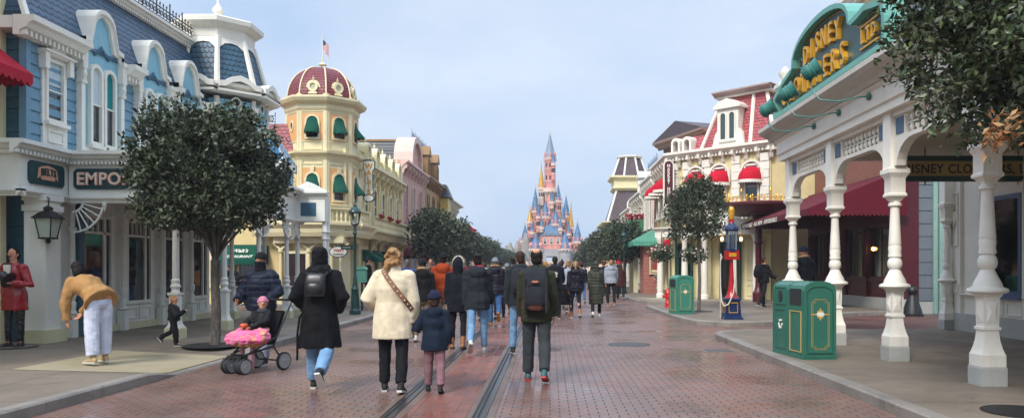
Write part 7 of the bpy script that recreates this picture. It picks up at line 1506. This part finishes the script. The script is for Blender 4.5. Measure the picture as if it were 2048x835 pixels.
# stroller, father and child
p4=V(PXx(523,11.7),11.45,0); FA=170
t,J=person('man in a navy puffer, black hat and neck warmer pushing the stroller',p4+V(0,.25,0),FA,1.67,near=True,legs=((12,8,0),(-12,20,15)),armpts=(((-.29,.03,1.12),(-.25,.24,1.0)),((.29,.03,1.12),(.25,.24,1.0))),coat=NAVY,hem=.1,cg=.075,quilt=(.014,.095),hood='collar',pants=GREYJ,legw=1.25,shoe=SOLED,hair=HB,hairs='short',hat=cl('black_knit','#15161a'),face_detail=True,skin=1)
m=MB(J['S'].__class__()); Hh=J['H']; m.loft([(J['neck']-V(0,0,.0),V(.09,0,0),V(0,.085,0)),(J['neck']+V(0,.01,.07),V(.085,0,0),V(0,.09,0)),(Hh(0,.015,-.04),V(.085,0,0),V(0,.1,0)),(Hh(0,.015,-.015),V(.08,0,0),V(0,.098,0))],16); m2=remeshed(m,.01,2,.006,14); m2.materials.append(cl('black_knit','#15161a')); link('neck_warmer',m2,t)
fd=V(math.cos(R(FA+90)),math.sin(R(FA+90)),0)
FA=154; fd=V(math.cos(R(FA+90)),math.sin(R(FA+90)),0); ps=V(-4.24,10.95,0); s_=thing('stroller','black framed stroller with four silver rimmed wheels carrying a small child','stroller',ps,R(FA))
TY=paint('tyre_black','#18181a',.7,.2); RMs=paint('silver_rim','#a5a8ab',.35,.1,4,.05,metal=.5); FRm=paint('stroller_frame','#1b1c1f',.35,.15)
def wheel(par,x,y,r):
    Mw=TR(x,y,r)@Matrix.Rotation(PI/2,4,'Y'); o=MB(Mw).lathe([(r*.78,-.016),(r*.95,-.02),(r,-.01),(r,.01),(r*.95,.02),(r*.78,.016)],n=24).build('wheel',TY,par,smooth=True,ang=40)
    m=MB(Mw); m.lathe([(r*.2,-.026),(r*.25,-.02),(r*.25,.02),(r*.2,.026)],n=10); m.lathe([(r*.62,-.022),(r*.8,-.024),(r*.8,.024),(r*.62,.022)],n=24); 
    m.tube([(r*.74*math.cos(a*PI/12),r*.74*math.sin(a*PI/12),0) for a in range(25)],.012,5)
    for a in range(6): m.tube([(0,0,0),(r*.75*math.cos(a*PI/3),r*.75*math.sin(a*PI/3),0)],.009,4)
    m.build('rim',RMs,o)
for x in (-.13,-.07,.07,.13) : 
    pass
for x in (-.17,-.09,.09,.17): wheel(s_,x,.42,.115)
for x in (-.27,.27): wheel(s_,x,-.2,.135)
m=MB()
for s in (-1,1): m.tube([(s*.13,.42,.12),(s*.13,.38,.27),(s*.22,-.05,.36),(s*.25,-.2,.14)],.015,7).tube([(s*.16,.32,.29),(s*.24,-.1,.5),(s*.26,-.36,.98),(s*.22,-.4,1.02)],.014,7).tube([(s*.22,-.05,.36),(s*.24,-.1,.5)],.014,6)
m.tube([(-.26,-.2,.14),(.26,-.2,.14)],.012,6).tube([(-.22,-.4,1.02),(.22,-.4,1.02)],.018,8).tube([(-.15,.38,.27),(.15,.38,.27)],.014,6); m.build('frame',FRm,s_,smooth=True)
m=MB(); m.hexa([(-.2,.3,.42),(.2,.3,.42),(.2,-.1,.38),(-.2,-.1,.38)],[(-.2,.3,.47),(.2,.3,.47),(.2,-.1,.43),(-.2,-.1,.43)]); m.hexa([(-.2,-.1,.38),(.2,-.1,.38),(.2,-.3,.85),(-.2,-.3,.85)],[(-.2,-.05,.42),(.2,-.05,.42),(.2,-.25,.87),(-.2,-.25,.87)]); m.build('seat',BLACK,s_); MB().box(-.14,.14,.34,.46,.22,.26).build('foot_rest',FRm,s_)
t,J=person('small child in a black puffer, pink hat and pink tulle skirt seated in the stroller',ps+fd*-.02+V(0,0,.0),FA,1.08,near=True,child=True,seat=.55,legs=((62,55,0),(64,60,0)),armpts=(((-.17,.06,.72),(-.07,.25,.64)),((.17,.06,.72),(.07,.25,.64))),lean=-6,heady=44,coat=cl('black_gilet','#121416',rough=.6),hem=.03,cg=.055,hood='down',scarf=cl('dark_grey_knit','#3a3c40',bs=120),pants=cl('pink_tights','#b78a95'),legw=1.,shoe=cl('pink_bootie','#b8808c'),sole=cl('pink_bootie','#b8808c'),hair=HBL,hairs='short',hat=PINKH,face_detail=True,headp=0)
m=MB(); rgx=random.Random(3)
m.loft([(V(0,.06,.62),V(.13,0,0),V(0,.1,0)),(V(0,.14,.61),V(.24,0,0),V(0,.2,0)),(V(0,.22,.55),V(.31,0,0),V(0,.26,0)),(V(0,.25,.48),V(.33,0,0),V(0,.26,0)),(V(0,.26,.42),V(.3,0,0),V(0,.22,0)),(V(0,.25,.4),V(.2,0,0),V(0,.14,0))],28); m2=remeshed(m,.012,2,.03,9,fold=.03,seed=2); m2.materials.append(TULLE); link('skirt',m2,t)
m=MB(); m.loft([(V(0,.24,.46),V(.24,0,0),V(0,.19,0)),(V(0,.25,.4),V(.27,0,0),V(0,.2,0)),(V(0,.24,.38),V(.2,0,0),V(0,.13,0))],20); m2=remeshed(m,.014,2,.03,12,seed=5); m2.materials.append(MUST); link('underskirt',m2,t)
MB(TR(0,.3,.68)).lathe([(.0,-.03),(.05,-.03),(.06,0),(.05,.02),(.0,.03)],n=8).build('snack',paint('orange_snack','#c4502a',.5),thing('snack_packet','small orange packet on the lap of the stroller child','packet',t.location,t.rotation_euler.z))
# second stroller
q=at(1120,633); s2_=thing('stroller','dark folding stroller pushed by the person with the white emblem','stroller',q+V(.12,.55,0),0)
for x in (-.22,.22): wheel(s2_,x,-.3,.12); wheel(s2_,x,.35,.09)
m=MB()
for s in (-1,1): m.tube([(s*.22,-.3,.12),(s*.22,.05,.5),(s*.22,.35,.1)],.014,6).tube([(s*.22,.2,.3),(s*.24,-.3,1.0)],.014,6)
m.tube([(-.24,-.3,1.0),(.24,-.3,1.0)],.016,6); m.build('frame',FRm,s2_); m=MB(); m.loft([(V(0,.1,.35),V(.2,0,0),V(0,.2,0)),(V(0,.05,.6),V(.22,0,0),V(0,.2,0)),(V(0,.0,.85),V(.2,0,0),V(0,.2,0)),(V(0,.0,1.0),V(.12,0,0),V(0,.12,0))],14); m.build('canopy',BLACK,s2_,smooth=True)
# far crowd
rgx=random.Random(11); FC=[BLACK,NAVY,DGREY,OLIVE,PLUM,cl('wine_jacket','#541722'),KHAKI,BLUEP,PGREY,TANJ,cl('grey_coat','#4b4d52'),CREAM]; HH=[HB,HBR,HBL,HGR]
protos=[]
CN=['black','navy','charcoal','olive','dark purple','wine red','khaki','blue','pale grey','tan','grey','cream']
for i in range(56):
    Y=rgx.uniform(34,92) if i<30 else rgx.uniform(20,46); X=rgx.uniform(-4.2,3.1) if i<30 else rgx.uniform(-.155,.03)*Y*.75+rgx.uniform(-.3,.3) if i%4 or i>=30 else rgx.choice((-1,1))*rgx.uniform(4.6,5.6)
    if X<-5: X=-6.6
    if i>=30 and any(abs(X-q.location.x)<.5 and abs(Y-q.location.y)<.6 for q in C.objects if q.parent is None and q.name.startswith('person')): X+=.7
    ci=(i*5+i//12)%12; tr_=(i+i//12)%3; fl_='far down the avenue' if i<30 else 'amid the crowd'; hs_=('short','long','bun','bob')[i%4]; z=KZ if X>3.5 or X<-5 else 0; hh=rgx.uniform(1.58,1.82)
    lab='%s walker in %s %s, %s, %s, %s'%(('tall' if hh>1.7 else 'shorter'),CN[ci],'coat' if i%2 else 'jacket',('short hair','long hair','hair bun','bobbed hair')[i%4],('black trousers','blue jeans','khaki trousers')[tr_],fl_)
    kw=dict(face=rgx.choice((0,0,8,-8,180)) if i<30 else rgx.choice((0,4,-5,9)),legs=((12,6,0),(-12,26,25)) if i%2 else ((-10,22,22),(12,5,0)),arms=((-8,8,12),(8,8,12)),coat=FC[ci],hem=.3 if i%2 else .1,pants=(BDEN,DEN,KHAKI)[tr_],shoe=SOLED,hair=HH[(i//3)%4],hairs=hs_)
    person(lab,V(X,Y,z),h=hh,group='distant walkers on the avenue',**kw)
bpy.data.scenes.remove(TS)
# thin overcast air
hz=MB().box(-323,323,-63,423,-1.05,42).mesh('haze',[]); hm=bpy.data.materials.new('thin_air'); hm.use_nodes=True; nt=hm.node_tree; nt.nodes.remove(nt.nodes['Principled BSDF'])
pv=nt.nodes.new('ShaderNodeVolumePrincipled'); pv.inputs['Density'].default_value=.00075; pv.inputs['Color'].default_value=(.8,.87,.97,1); nt.links.new(pv.outputs[0],nt.nodes['Material Output'].inputs['Volume']); hz.materials.append(hm)
ho=link('haze',hz,None,kind='stuff'); S.cycles.volume_bounces=0
